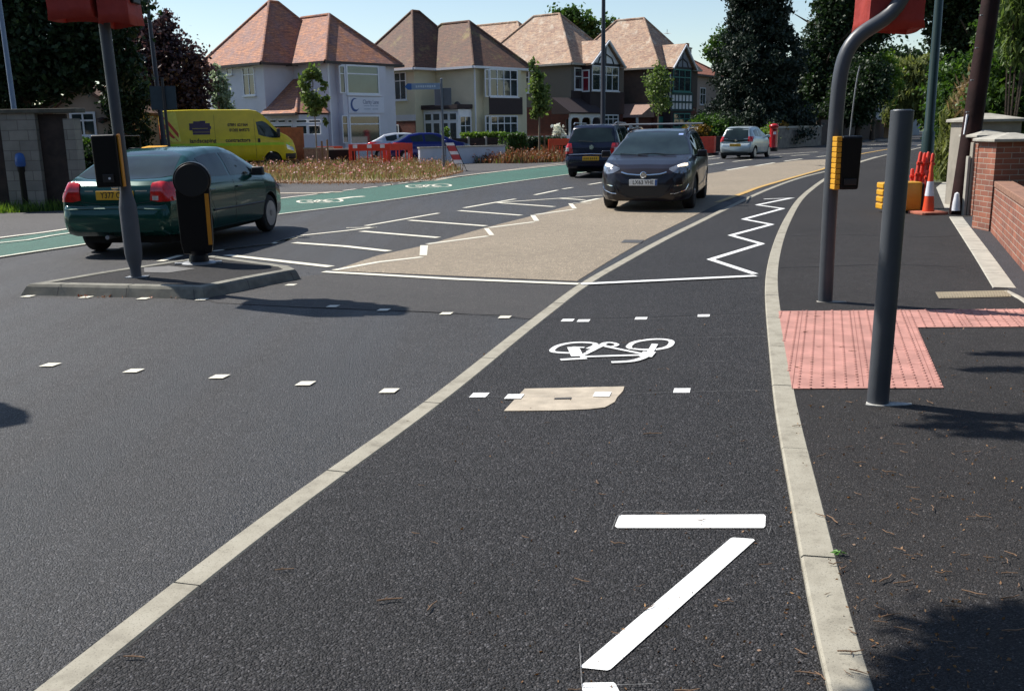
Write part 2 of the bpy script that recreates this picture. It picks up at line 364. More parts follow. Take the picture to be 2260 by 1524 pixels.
def smooth_path(pts, step=.25):
    "Catmull-Rom through the surveyed points"
    P = [Vector(p) for p in pts]; P = [P[0]*2-P[1]] + P + [P[-1]*2-P[-2]]; out = []
    for i in range(1, len(P)-2):
        n = max(1, int((P[i+1]-P[i]).length/step))
        for k in range(n):
            t = k/n; a, b, c, d = P[i-1], P[i], P[i+1], P[i+2]
            out.append(.5*((2*b) + (c-a)*t + (2*a-5*b+4*c-d)*t*t + (3*b-a-3*c+d)*t**3))
    out.append(P[-2]); return out
def soften(P, n=4):
    P = [Vector(p) for p in P]
    for _ in range(n): P = [P[0]] + [(P[i-1]+P[i]*2+P[i+1])/4 for i in range(1, len(P)-1)] + [P[-1]]
    return P
ZC, ZF = .030, .055      # cycle track and footway stand a little above the carriageway
g = MB(); g.add([(-600, -40, -.03), (700, -40, -.03), (700, 900, -.03), (-600, 900, -.03)], [(0, 1, 2, 3)]); struct('ground', g, M['ground'])
g = MB(); g.add([(-34, -8, 0), (20, -8, 0), (75, 60, 0), (110, 150, 0), (60, 150, 0), (15, 66, 0), (-12, 52, 0), (-34, 46, 0)], [tuple(range(8))]); struct('road', g, M['asph_road'])
g = MB(); g.bb(-5, 75, 62, 66, -.3, .0); 
# kerb lines
kr_px = [(1868, 1524), (1823, 1300), (1782, 1110), (1754, 985), (1736, 905), (1722, 800), (1709, 700), (1703, 620), (1713, 553), (1735, 492), (1765, 441), (1796, 413), (1828, 391), (1862, 374), (1893, 360), (1925, 350), (1965, 340), (2010, 331)]
KR = soften(smooth_path([(0.74, 1.2, ZF), (.83, 1.9, ZF)] + [G(x, y, ZF) for x, y in kr_px] + [(62, 128, ZF)]), 6)
km_px = [(118, 1524), (422, 1281), (600, 1143), (740, 1043), (862, 958), (1000, 855), (1145, 737), (1245, 660), (1290, 627), (1375, 578), (1470, 526), (1545, 489), (1610, 457), (1690, 420), (1765, 393), (1828, 377), (1880, 362), (1935, 346)]
KM = soften(smooth_path([G(-60, 1668, ZC)] + [G(x, y, ZC) for x, y in km_px]), 5)
def kerb(mb, path, w, z, depth=.12, seg=.9, mi=0, gap=.009):
    "separate kerb stones laid end to end with open joints"
    rp = [path[0]]
    for p_ in path[1:]:
        if (p_-rp[-1]).length > .14: rp.append(p_)
    path = rp; acc = 0; cur = [path[0]]; stones = []
    for i in range(1, len(path)):
        acc += (path[i]-path[i-1]).length; cur.append(path[i])
        if acc >= seg: stones.append(cur); cur = [path[i]]; acc = 0
    if len(cur) > 1: stones.append(cur)
    for s in stones:
        P = [Vector((p.x, p.y, 0)) for p in s]
        P[0] = P[0] + (P[1]-P[0]).normalized()*gap; 
        L = []; Q = []
        for i, p in enumerate(P):
            d = (P[min(i+1, len(P)-1)]-P[max(i-1, 0)]).normalized(); n = Vector((-d.y, d.x, 0))*w/2; L.append(p+n); Q.append(p-n)
        n = len(P); ch = .008; dz = random.uniform(-.001, .0015)
        vs = []
        for i in range(n):
            l, r = L[i], Q[i]; dd = (r-l).normalized()*ch
            vs += [(l.x, l.y, z-depth), (l.x, l.y, z-ch+dz), (l.x+dd.x, l.y+dd.y, z+dz), (r.x-dd.x, r.y-dd.y, z+dz), (r.x, r.y, z-ch+dz), (r.x, r.y, z-depth)]
        fs = []
        for i in range(n-1):
            for k in range(5): fs.append((i*6+k, (i+1)*6+k, (i+1)*6+k+1, i*6+k+1))
        fs.append((0, 1, 2, 3, 4, 5)); fs.append(tuple((n-1)*6+k for k in (5, 4, 3, 2, 1, 0)))
        mb.add(vs, fs, mi)
g = MB(); kerb(g, KR, .125, ZF+.004); struct('kerb_footway', g, M['kerb'])
g = MB(); kerb(g, KM, .115, ZC+.006); struct('kerb_cycle_track', g, M['kerb'])
# cycle track between the two kerbs
def closest_idx(path, y): return min(range(len(path)), key=lambda i: abs(path[i].y-y))
endY = KM[-1].y
a = [p for p in KM]; b = [p for p in KR if p.y <= endY]
g = tri_sheet([(p.x, p.y, ZC) for p in a[::3]] + [(p.x, p.y, ZC) for p in b[::-3]]); struct('cycle_track', g, M['asph_cycle'])
# footway to the right of the kerb
g = tri_sheet([(p.x, p.y, ZF) for p in KR[::4]] + [(70, 128, ZF), (26, 60, ZF), (14, 27, ZF), (10.2, 18.6, ZF), (9.6, 15.6, ZF), (6.5, 9, ZF), (6.0, -2, ZF), (.7, -2, ZF)])
struct('footway', g, M['asph_foot'])
E1 = [G(2262, 668, ZF), G(2222, 636, ZF), G(2165, 556, ZF), G(2110, 481, ZF)]
g = tri_sheet([(p[0], p[1], ZF+.004) for p in [G(2262, 668, ZF), G(2222, 636, ZF), G(2165, 556, ZF), G(2110, 481, ZF)]] + [(p[0], p[1], ZF+.004) for p in [G(2150, 478, ZF), (8.6, 16.1, 0), (6.6, 10.5, 0), (5.9, 8.6, 0)]]); struct('forecourt', g, M['asph_blue'])
g = tri_sheet([(x_, y_, ZF+.012) for x_, y_ in [(5.6, 5), (6.5, 9.5), (7.5, 13.2), (8.95, 16.6), (12, 22), (14.5, 28), (60, 60), (60, -20), (5.6, -20)]]); struct('garden_ground', g, M['ground'])
# white concrete edging beside the forecourt
g = MB(); kerb(g, smooth_path([G(2218, 637, ZF), G(2165, 558, ZF), G(2110, 480, ZF)], .2), .2, ZF+.012, seg=.9)
kerb(g, smooth_path([G(2300, 700, ZF), G(2262, 665, ZF), G(2222, 643, ZF)], .1), .05, ZF+.010, seg=.9)
g.prism([G(*p, 0)[:2] for p in [(2066, 420), (2099, 392), (2125, 392), (2125, 430), (2106, 468), (2085, 468)]], ZF-.05, ZF+.010)
struct('kerb_edging', g, simple('white_concrete_edging', (.37, .345, .29), .85, var=.16, vs=6, bmp=.3, bs=120))
# left side: footway, green lane
g = tri_sheet(poly([(-400, 600), (0, 528), (160, 505), (330, 478), (600, 441), (760, 420), (901, 404), (1010, 391), (1095, 379), (1243, 364), (1330, 356), (1420, 345), (1330, 343), (1100, 350), (1000, 362), (800, 392), (590, 395), (400, 400), (160, 455), (-400, 470)], .004)); struct('footway_far', g, asphalt('asphalt_old', .085, 120, .3, .4, (1.05, 1, .95), .85, .12))
g = tri_sheet(poly([(0, 567), (200, 537), (400, 505), (602, 474), (801, 449), (983, 424), (1132, 401), (1245, 386), (1330, 377), (1400, 368), (1400, 361), (1330, 357), (1243, 365), (1095, 380), (1010, 392), (901, 405), (760, 421), (600, 442), (330, 480), (160, 505), (0, 528), (-300, 575), (-300, 620)], .008)); struct('green_cycle_lane', g, M['green'])
k1 = MB(); ribbon(k1, smooth_path(poly([(-300, 617), (0, 566), (200, 536), (400, 504), (602, 474), (801, 449), (983, 423), (1132, 401), (1245, 386), (1400, 366)], .02)), .07)
ribbon(k1, smooth_path(poly([(-300, 566), (0, 524), (90, 513), (160, 503), (330, 478), (600, 440), (700, 428)], .02)), .1)
for a_, b_ in (((715, 426), (738, 423)), ((757, 420.5), (785, 417)), ((802, 415), (832, 411.5)), ((845, 409.5), (868, 406.5)), ((880, 405), (901, 402.5)), ((913, 401), (1010, 389)), ((1010, 389), (1095, 379)), ((1095, 379), (1243, 363)), ((1243, 363), (1330, 355))):
    ribbon(k1, poly([a_, b_], .022), .09)
ribbon(k1, smooth_path(poly([(-100, 547), (0, 535), (60, 529), (110, 520), (165, 512)], .022)), .07)
struct('road_marking_green_lane_edges', k1, M['cream'])
# dropped cream kerbs at the verge
k1 = MB(); ribbon(k1, poly([(590, 426), (690, 426), (755, 423)], .014), .3); ribbon(k1, poly([(560, 404), (720, 404), (840, 402.5), (960, 398), (1010, 389)], .014), .16); ribbon(k1, poly([(1010, 389), (1100, 378), (1240, 360)], .014), .12)
struct('kerb_dropped', k1, M['concrete'])
# buff surfacing
g = tri_sheet(poly([(734, 597), (835, 563), (939, 541), (1072, 502), (1184, 474), (1266, 451), (1323, 437), (1420, 412), (1500, 396), (1564, 383), (1602, 377), (1650, 367), (1723, 358.5), (1760, 354), (1828, 351), (1890, 348), (1850, 360), (1828, 367.5), (1780, 382), (1730, 396), (1675, 412), (1620, 431), (1585, 450), (1530, 477), (1430, 526), (1340, 578), (1273, 620)], .004)); struct('buff_surfacing', g, M['buff'])
# ---- painted lines (bright on the new surface, cream on the older)
W = MB(); Cm = MB()
def ln(mb, pts, w, z): ribbon(mb, [G(x, y, z) for x, y in pts], w)
zr = .008; zc = ZC+.004
ln(Cm, [(714, 599), (1000, 615), (1277, 626)], .11, zr)
g2 = MB(); ln(g2, [(1282, 626), (1668, 608)], .10, ZC+.013); W.v += g2.v; W.f += g2.f; W.m += g2.m
Z5 = lambda pts: [(x/2.69+500, y/2.69+340) for x, y in pts]
for pts, w in [([(-20, 568), (280, 530)], .09), ([(290, 524), (435, 488)], .09), ([(445, 482), (700, 455), (885, 433)], .09), ([(710, 437), (885, 434)], .06), ([(825, 425), (1260, 350)], .09), ([(1410, 319), (1715, 266)], .1), ([(1600, 288), (2230, 245)], .09),
               ([(1830, 242), (1965, 214)], .1), ([(1995, 207), (2055, 198)], .1), ([(2150, 181), (2230, 168)], .1),
               ([(0, 598), (620, 667)], .13), ([(400, 525), (700, 546), (965, 575)], .13), ([(800, 457), (1258, 495)], .13), ([(1085, 392), (1540, 426)], .13), ([(1380, 335), (1750, 363)], .13), ([(1605, 288), (1945, 312)], .13), ([(1985, 263), (2125, 272)], .13),
               ([(638, 688), (900, 640), (1160, 610)], .09), ([(1190, 533), (1550, 486)], .09), ([(1560, 436), (1825, 402)], .09), ([(1832, 359), (2060, 328)], .09), ([(2055, 291), (2165, 292)], .07), ([(2110, 285), (2210, 263)], .12)]:
    ln(Cm, Z5(pts), w, zr)
for q in ([(1150, 541), (1196, 541), (1190, 600), (1146, 600)], [(1528, 440), (1556, 440), (1590, 480), (1560, 481)], [(1803, 362), (1832, 362), (1857, 395), (1826, 397)], [(2028, 293), (2055, 293), (2080, 322), (2053, 323)]):
    Cm.sheet([G(x, y, zr) for x, y in Z5(q)])
ln(Cm, [(353, 576), (399, 563)], .1, zr); ln(Cm, [(470, 554), (548, 544), (603, 537), (655, 522)], .09, zr)
Z2 = lambda pts: [(x/7.533+1540, y/7.533+220) for x, y in pts]
for pts, w in [([(160, 955), (280, 935)], .1), ([(160, 990), (370, 968)], .1), ([(180, 1083), (430, 1046)], .12), ([(580, 1030), (900, 995)], .12), ([(470, 1173), (830, 1113)], .13), ([(960, 1098), (1280, 1046)], .13), ([(1440, 1022), (1730, 982)], .13), ([(1140, 918), (2000, 868)], .12), ([(1200, 966), (1390, 942)], .12), ([(1980, 950), (2170, 930)], .12), ([(1550, 932), (1850, 912)], .12)]:
    ln(Cm, Z2(pts), w, zr)
for a_, b_ in (((1880, 330), (1925, 327)), ((1900, 322), (2040, 312)), ((2018, 322), (2045, 318)), ((1900, 314), (1980, 309))): ln(Cm, [a_, b_], .12, zr)
zz = [(1666, 604), (1568, 572), (1681, 537.5), (1613, 519), (1703, 495), (1641, 483.5), (1728, 460), (1671, 452), (1746, 437), (1686, 439)]
ln(W, zz, .085, zc)
for q in ([(1366, 1137), (1372, 1135.5), (1686, 1134), (1690, 1138), (1689, 1160), (1685, 1164), (1362, 1164), (1357, 1160)], [(1612, 1187), (1618, 1185), (1662, 1188), (1666, 1191), (1348, 1475), (1340, 1478), (1284, 1472), (1282, 1468)], [(1284, 1508), (1290, 1505), (1354, 1504), (1359, 1508), (1385, 1560), (1290, 1565)]):
    tri_sheet([G(x, y, zc) for x, y in q], 0, W)
def stud(mb, px, py, z):
    c = Vector(G(px, py, z)); a = Vector((1, -.04, 0))*.049; b = Vector((.24, 1, 0))*.049; mb.sheet([c-a-b, c+a-b, c+a+b, c-a+b])
for p in ((62, 653), (190, 655), (317, 658), (446, 660), (642, 628), (847, 683), (985, 691), (1114, 699), (111, 804), (295, 817), (484, 830), (674, 845), (859, 861), (735, 675)): stud(Cm, *p, zr)
for p in ((1253, 706), (1288, 707), (1415, 702), (1553, 696), (1058, 871), (1505, 861)): stud(W, *p, zc)
for p in ((1135, 874), (1329, 869)): stud(W, *p, zc+.004)
# bicycle symbol
ZB = lambda pts: [(x/3.2286+1000, y/3.2286+660) for x, y in pts]
def stroke(mb, pts, w, z=zc): ribbon(mb, soften(smooth_path([G(x, y, z) for x, y in ZB(pts)], .02), 1), w, z)
def ell(cx, cy, a, b, t0, t1, sh=0, n=26): return [(cx+a*math.cos(t0+(t1-t0)*i/n)+sh*math.sin(t0+(t1-t0)*i/n), cy+b*math.sin(t0+(t1-t0)*i/n)) for i in range(n+1)]
stroke(W, [(905, 382), (800, 381), (712, 373), (715, 350), (765, 325), (850, 309), (950, 307), (1012, 315), (1010, 330), (960, 352)], .040)
stroke(W, [(1275, 352), (1250, 340), (1285, 308), (1370, 290), (1470, 283), (1545, 292), (1557, 312), (1525, 340), (1440, 357), (1330, 357), (1270, 350)], .042, zc+.0008)
stroke(W, [(855, 340), (885, 405)], .085, zc+.0016); stroke(W, [(765, 430), (860, 424), (952, 419)], .045, zc+.002)
stroke(W, [(905, 405), (980, 370), (1040, 340), (1085, 318)], .035, zc+.0024); stroke(W, [(1085, 335), (1200, 358), (1350, 388)], .036, zc+.0028); stroke(W, [(905, 409), (1130, 402), (1390, 395)], .04, zc+.0034)
stroke(W, [(960, 372), (1030, 340), (1080, 310), (1130, 308), (1172, 322), (1130, 338), (1075, 330)], .032, zc+.004); stroke(W, [(850, 340), (935, 343)], .03, zc+.0042)
stroke(W, [(1438, 318), (1405, 372), (1365, 410), (1290, 436), (1200, 445), (1128, 447)], .046, zc+.0046); stroke(W, [(1400, 372), (1370, 408)], .09, zc+.005)
struct('road_marking_white', W, M['white']); struct('road_marking_cream', Cm, M['cream'])
yl = MB(); ribbon(yl, smooth_path([G(x, y, zr+.004) for x, y in [(1583, 446), (1640, 426), (1675, 413), (1730, 397), (1780, 383), (1828, 368.5), (1860, 353), (1894, 341), (1967, 328), (2010, 321)]]), .14); struct('road_marking_yellow', yl, M['yellowline'])
gb = MB()
for (x, y, s) in ((520, 444, 1), (0, 0, 0)):
    pass
def greenbike(ox, oy, k):
    f = lambda pts: [G(ox+x*k, oy+y*k, .012) for x, y in pts]
    for e in (ell(-28, 0, 20, 3.2, 0, 2*PI), ell(30, -2, 20, 3.2, 0, 2*PI)): ribbon(gb, f(e), .07)
    for s in ([(-28, 0), (-8, 2), (24, 2)], [(-9, 2), (4, -3), (28, -1)], [(-28, -1), (-4, -3)], [(4, -3), (-6, -4)]): ribbon(gb, f(s), .07)
greenbike(705, 444.5, 1.0); greenbike(945, 411, 1.0); ribbon(gb, [G(x, y, .012) for x, y in [(738, 440), (775, 435), (803, 433)]], .2)
struct('road_marking_green_lane_symbols', gb, M['cream'])
g = tri_sheet(poly([(447, 658), (560, 640), (655, 612), (716, 604), (1274, 632), (1245, 652), (1172, 703), (1100, 695), (840, 683), (640, 676), (480, 668)], .004)); struct('road_patch', g, asphalt('asphalt_patch', .052, 160, .6, .7, (1.1, 1, .9), .72, .25))
sm_ = MB()
for pts in ([(640, 676), (760, 680), (840, 683.5), (985, 689), (1172, 703)], [(1180, 704), (1300, 702), (1680, 690)]): ribbon(sm_, smooth_path([G(x, y, .0065 if pts[0][0] != 1180 else ZC+.003) for x, y in pts]), .012)
for pts in ([(1745, 520), (1880, 517), (2000, 523), (2110, 520)], [(1720, 590), (1800, 588), (1960, 583), (2110, 588)]): ribbon(sm_, smooth_path([G(x, y, ZF+.003) for x, y in pts]), .02)
struct('road_seams', sm_, simple('seam_bitumen', (.018, .017, .016), .7))
ch_ = MB()
for pts in ([(1350, 1168), (1360, 1140), (1376, 1127), (1700, 1126)], [(1692, 1165), (1697, 1178), (1702, 1160)], [(1279, 1420), (1284, 1512), (1440, 1507)], [(1020, 872), (1110, 874.5), (1300, 873), (1480, 864), (1690, 860)], [(1235, 706), (1420, 704), (1660, 692)], [(1490, 745), (1600, 743), (1690, 741)], [(1545, 797), (1600, 796)]): ribbon(ch_, [G(x, y, ZC+.0085) for x, y in pts], .0022)
struct('road_chalk_lines', ch_, simple('chalk', (.16, .16, .16), .9, var=.5, vs=60))
# ---- tactile paving with real blisters
tp = [(1718, 686), (2300, 681), (2300, 720), (2025, 722), (2083, 855), (1748, 857)]
tw = [G(x, y, ZF+.006) for x, y in tp]; g = MB(); tri_sheet(tw, 0, g)
def inpoly(p, P):
    c = False
    for i in range(len(P)):
        a, b = P[i], P[i-1]
        if (a[1] > p[1]) != (b[1] > p[1]) and p[0] < (b[0]-a[0])*(p[1]-a[1])/(b[1]-a[1])+a[0]: c = not c
    return c
ang = math.atan2(tw[3][0]-tw[4][0], tw[3][1]-tw[4][1]); ca, sa = math.cos(ang), math.sin(ang); org = tw[5]
jt = MB()
for i in range(-40, 90):
    for j in range(-10, 75):
        u, v = (i+.5)*.0667, (j+.5)*.0667
        if (i % 6 in (0, 5)) and False: continue
        x = org[0]+u*ca+v*sa; y = org[1]-u*sa+v*ca
        if inpoly((x, y), tw):
            z = ZF+.006; n = 7; vs = [(x+.0125*math.cos(2*PI*k/n), y+.0125*math.sin(2*PI*k/n), z) for k in range(n)]+[(x+.008*math.cos(2*PI*k/n), y+.008*math.sin(2*PI*k/n), z+.006) for k in range(n)]
            g.add(vs, [(k, (k+1) % n, n+(k+1) % n, n+k) for k in range(n)]+[tuple(range(n, 2*n))])
for i in range(-8, 16):      # slab joints every 400 mm
    for (p, d, L) in (((i*.4, -1), (0, 1), 6), ((-3, i*.4), (1, 0), 9)):
        cur = None; n = int(L/.05)
        for k in range(n+1):
            u, v = p[0]+d[0]*k*.05, p[1]+d[1]*k*.05; x = org[0]+u*ca+v*sa; y = org[1]-u*sa+v*ca
            ok = inpoly((x, y), tw)
            if ok and cur is None: cur = (x, y)
            if (not ok or k == n) and cur is not None:
                if math.hypot(x-cur[0], y-cur[1]) > .12: ribbon(jt, [(cur[0], cur[1], ZF+.0075), (x, y, ZF+.0072)], .004)
                cur = None
struct('footway_tactile_paving', g, M['tactile'], recalc=False)
struct('footway_tactile_joints', jt, simple('joint_dirt', (.24, .10, .08), .95))
# concrete patch with a lid slot
g = tri_sheet([G(x, y, ZC+.004) for x, y in [(1158, 857), (1240, 855), (1378, 852), (1375, 862), (1362, 876), (1357, 886), (1335, 898), (1300, 902), (1230, 905), (1112, 906)]]); struct('concrete_patch', g, M['concrete'])
g = tri_sheet([G(x, y, ZC+.008) for x, y in [(1224, 877), (1262, 876), (1260, 879), (1222, 880)]]); o = g.build('lifting_slot', M['iron']); tag(o, 'small dark lifting slot in the pale concrete patch on the cycle track', 'slot')
g = tri_sheet([G(x, y, .008) for x, y in [(1378, 529), (1422, 529), (1414, 536), (1370, 535)]]); o = g.build('drain_cover', M['iron']); tag(o, 'dark iron drain cover in the buff surfacing', 'drain cover')
# slab cover at the footway edge, with raised bars
cvp = [(2064, 644), (2226, 640), (2232, 654), (2072, 658)]
g = MB(); q = [Vector(G(x, y, ZF+.006)) for x, y in cvp]; g.sheet(q)
for i in range(1, 26):
    t = i/26; a_ = q[0].lerp(q[1], t); b_ = q[3].lerp(q[2], t); g.tube([a_.lerp(b_, .08), a_.lerp(b_, .92)], .006, 4)
o = g.build('access_cover', simple('worn_metal_cover', (.3, .25, .17), .6, .2)); tag(o, 'long ribbed metal access cover set in the footway by the white edging', 'cover')
# ---- traffic island
isl = [(60, 623), (170, 602), (385, 577), (500, 561), (640, 589), (655, 600), (560, 632), (445, 649), (300, 637)]
pts = [(60, 627), (385, 577), (497, 563), (600, 580), (648, 586), (653, 594), (447, 637), (300, 632), (120, 629)]
IZ = .11
ip = [G(x, y, IZ) for x, y in [(57, 627), (230, 598), (385, 575), (470, 563), (640, 586), (655, 594), (560, 611), (447, 634), (300, 631), (150, 628)]]
isl_t = thing('traffic_island', 'low kerbed traffic island with asphalt top, carrying the signal pole and black bollard', 'traffic island', (0, 0, 0))
c = Vector((sum(p[0] for p in ip)/len(ip), sum(p[1] for p in ip)/len(ip), 0)); isl_t.location = c
cp = [Vector(p)-c for p in ip]
def inset(P, d):
    n = len(P); out = []; A = sum(P[i].x*P[(i+1) % n].y-P[(i+1) % n].x*P[i].y for i in range(n)); s = 1 if A > 0 else -1
    for i in range(n):
        a = (P[i]-P[i-1]); a.z = 0; a.normalize(); b = (P[(i+1) % n]-P[i]); b.z = 0; b.normalize()
        na = Vector((-a.y, a.x, 0))*s; nb = Vector((-b.y, b.x, 0))*s; m_ = (na+nb).normalized(); out.append(P[i]+m_*d/max(.5, m_.dot(na)))
    return out
inn = inset(cp, .13); n = len(cp); g = MB(); ch = inset(cp, .02); out_ = inset(cp, -.035)
vs = [Vector((p.x, p.y, 0)) for p in out_]+[Vector((p.x, p.y, IZ-.025)) for p in cp]+[Vector((p.x, p.y, IZ)) for p in ch]+[Vector((p.x, p.y, IZ)) for p in inn]+[Vector((p.x, p.y, IZ-.1)) for p in inn]
g.add(vs, [(l*n+i, l*n+(i+1) % n, (l+1)*n+(i+1) % n, (l+1)*n+i) for l in range(4) for i in range(n)])
g.build('kerb_stone', M['kerb_gr'], isl_t)
jn = MB()
for i in range(n):
    a_, b_ = cp[i], cp[(i+1) % n]; L = (b_-a_).length; k = int(L/.9)
    ia, ib = inn[i], inn[(i+1) % n]; oa, ob = out_[i], out_[(i+1) % n]
    for j in range(0, k+1):
        t = min(.97, max(.02, (j*.9+.1)/L)); p = a_.lerp(b_, t); q = ia.lerp(ib, t); o_ = oa.lerp(ob, t)
        d = (b_-a_).normalized()*.004
        jn = MB()
        jn.add([p-d+Vector((0, 0, .002)), p+d+Vector((0, 0, .002)), q+d+Vector((0, 0, .002)), q-d+Vector((0, 0, .002))], [(0, 1, 2, 3)])
        w_ = (o_-p); w_.z = 0; e = w_.normalized()*.003
        jn.add([Vector((o_.x, o_.y, 0))-d+e, Vector((o_.x, o_.y, 0))+d+e, Vector((p.x, p.y, IZ-.02))+d+e, Vector((p.x, p.y, IZ-.02))-d+e], [(0, 1, 2, 3)])
        jn.build('kerb_joint', M['iron'], isl_t)
tri_sheet([Vector((p.x, p.y, IZ-.006)) for p in inset(cp, .12)]).build('asphalt_top', M['asph_foot'], isl_t)
q = [Vector(G(x, y, IZ)) - c for x, y in [(318, 590), (372, 586), (432, 592), (372, 601), (318, 600)]]
tri_sheet([Vector((p.x, p.y, IZ-.002)) for p in q]).build('cover_plate', simple('grey_cover', (.13, .125, .12), .7, .2, var=.3, vs=40), isl_t)
# ================================================================== STREET FURNITURE
def hood(parent, x0, x1, y0, y1, z0, z1, seed, open_bottom=True):
    "fabric bag pulled over a signal head: wrinkled, open below"
    rnd = random.Random(seed); n = 10; mb = MB(); ring = []
    per = [(x0, y0), (x1, y0), (x1, y1), (x0, y1)]
    P = []
    for i in range(4):
        a, b = per[i], per[(i+1) % 4]
        for k in range(n): P.append((a[0]+(b[0]-a[0])*k/n, a[1]+(b[1]-a[1])*k/n))
    cx_, cy_ = (x0+x1)/2, (y0+y1)/2; rows = 12; vs = []
    ph = [rnd.uniform(0, 6) for _ in range(4)]
    for j in range(rows+1):
        t = j/rows; z = z0+(z1-z0)*t
        for i, (x, y) in enumerate(P):
            k = 1 + .03*math.sin(i*.9+ph[0]+t*3)*math.sin(t*9+ph[1]) - .05*t + (.03 if j == 0 else 0)
            dz = (.012*math.sin(i*.35+ph[2])) if j == 0 else 0
            vs.append((cx_+(x-cx_)*k, cy_+(y-cy_)*k, z+dz))
    m_ = len(P); fs = [(j*m_+i, j*m_+(i+1) % m_, (j+1)*m_+(i+1) % m_, (j+1)*m_+i) for j in range(rows) for i in range(m_)]
    fs.append(tuple(rows*m_+i for i in range(m_)))
    mb.add(vs, fs); o = mb.build('fabric_hood', M['redcloth'], parent, smooth=True, angle=60)
    s = o.modifiers.new('Solid', 'SOLIDIFY'); s.thickness = .004
    return o
def signal_head(parent, x, y, z0, face):
    "three-lens head inside the hood"
    mb = MB(); mb.box((x, y, z0+.5), (.24, .2, 1.0)); 
    for k in range(3): mb.cyl((x, y+face*.1, z0+.17+k*.33), (x, y+face*.22, z0+.17+k*.33), .105, .11, 16)
    mb.build('signal_head', M['black'], parent, bevel=.01)
# --- signal on the island
bx, by, _ = G(301, 611, IZ)
sig = thing('traffic_signal', 'grey traffic signal on the island with red bags over its heads', 'traffic signal', (bx, by, IZ-.006), 0)
g = MB(); g.lathe([(.055, 0), (.055, .1), (.08, .2), (.088, .26), (.088, .72), (.08, .78), (.06, .88), (.056, .95)], n=28); g.build('sleeve', simple('grey_rough_sleeve', (.10, .105, .115), .75, bmp=.3, bs=150), sig, smooth=True, angle=50)
g = MB(); g.cyl((0, 0, .9), (-.02, 0, 4.0), .056, .056, 24); g.build('pole', M['pole'], sig, smooth=True)
g = MB(); g.bb(-.1, .12, -.06, .06, 0, .012); g.build('foot_plate', M['galv'], sig)
bxm = MB(); bxm.bb(-.215, .035, -.20, -.058, .95, 1.47); bxm.build('push_button_box', M['black'], sig, bevel=.02, seg=3)
g = MB(); g.bb(.036, .054, -.16, -.10, .95, 1.47); g.build('amber_strip', M['orangeplas'], sig, bevel=.006)
g = MB(); g.bb(-.13, -.02, -.218, -.198, 1.0, 1.08); g.build('button_panel', simple('dark_button2', (.02, .02, .022), .35), sig, bevel=.004); g = MB(); g.cyl((-.06, -.2, 1.04), (-.06, -.226, 1.04), .012, n=10); g.build('button', M['reflwhite'], sig)
hood(sig, -.47, -.045, -.20, .2, 2.58, 3.75, 1); hood(sig, .0, .30, -.16, .22, 2.52, 3.75, 2); sig.rotation_euler = (0, R(-1.1), 0)
signal_head(sig, -.26, 0, 2.72, -1); signal_head(sig, .21, .03, 2.72, 1)
sig2 = copy_tree(sig); sig2.location = (-5.75, 6.75, 0); sig2['label'] = 'red bagged traffic signal just beyond the left edge, its shadow on the road'
sig2.rotation_euler = (0, 0, R(35))
for t_ in (sig, sig2): t_['group'] = 'traffic signals with bagged heads'
# --- island bollard
bx, by, _ = G(440, 580, IZ)
bol = thing('traffic_bollard', 'black round-headed bollard with an orange edge strip on the traffic island', 'bollard', (bx, by, IZ-.006), R(14))
def ring_profile(z0, z1, w, rh):
    zc_ = z1-rh; pts = [(-w/2*.82, z0), (w/2*.82, z0), (w/2*.95, z0+.12), (w/2, zc_-rh*.55)]
    a0 = math.asin(-.5)
    for k in range(21):
        a = a0+(PI-2*a0)*k/20; pts.append((rh*math.cos(a), zc_+rh*math.sin(a)))
    pts += [(-w/2, zc_-rh*.55), (-w/2*.95, z0+.12)]; return pts
g = MB(); g.prism(ring_profile(.12, 1.155, .37, .205), -.09, .09, M=Matrix.Rotation(R(90), 4, 'X')); g.build('body', M['black'], bol, bevel=.022, seg=3)
g = MB(); g.cyl((0, .0, .95), (0, -.105, .95), .19, .185, 40); g.build('round_face', simple('black_face', (.006, .006, .007), .5), bol, smooth=True, angle=30, bevel=.006)
g = MB(); g.bb(.125, .168, -.104, -.085, .22, .80); g.build('amber_strip', M['orangeplas'], bol, bevel=.004)
g = MB(); g.lathe([(.115, .012), (.11, .06), (.1, .1), (.13, .16)], n=24); g.build('neck', M['black'], bol, smooth=True)
g = MB(); g.lathe([(.2, 0), (.2, .012), (.17, .022), (.11, .026)], n=28); g.bb(-.27, -.12, -.05, .05, 0, .018); g.bb(.12, .25, -.05, .05, 0, .018); g.build('base_plate', M['galv'], bol, smooth=True, angle=30)
# --- blue-topped bollard
bx, by, _ = G(62, 464, 0)
o = thing('blue_topped_bollard', 'black bollard with a blue cap in the grass before the stone wall', 'bollard', (bx, by, 0), R(10))
g = MB(); g.lathe([(.14, 0), (.14, .1), (.1, .14), (.095, .8), (.11, .84), (.11, 1.12), (.08, 1.2)], n=20); g.build('post', M['black'], o, smooth=True, angle=40)
g = MB(); g.lathe([(.12, .93), (.135, .97), (.135, 1.1), (.11, 1.19), (.05, 1.23), (0.01, 1.235)], n=20); g.build('cap', M['bluecap'], o, smooth=True, angle=50)
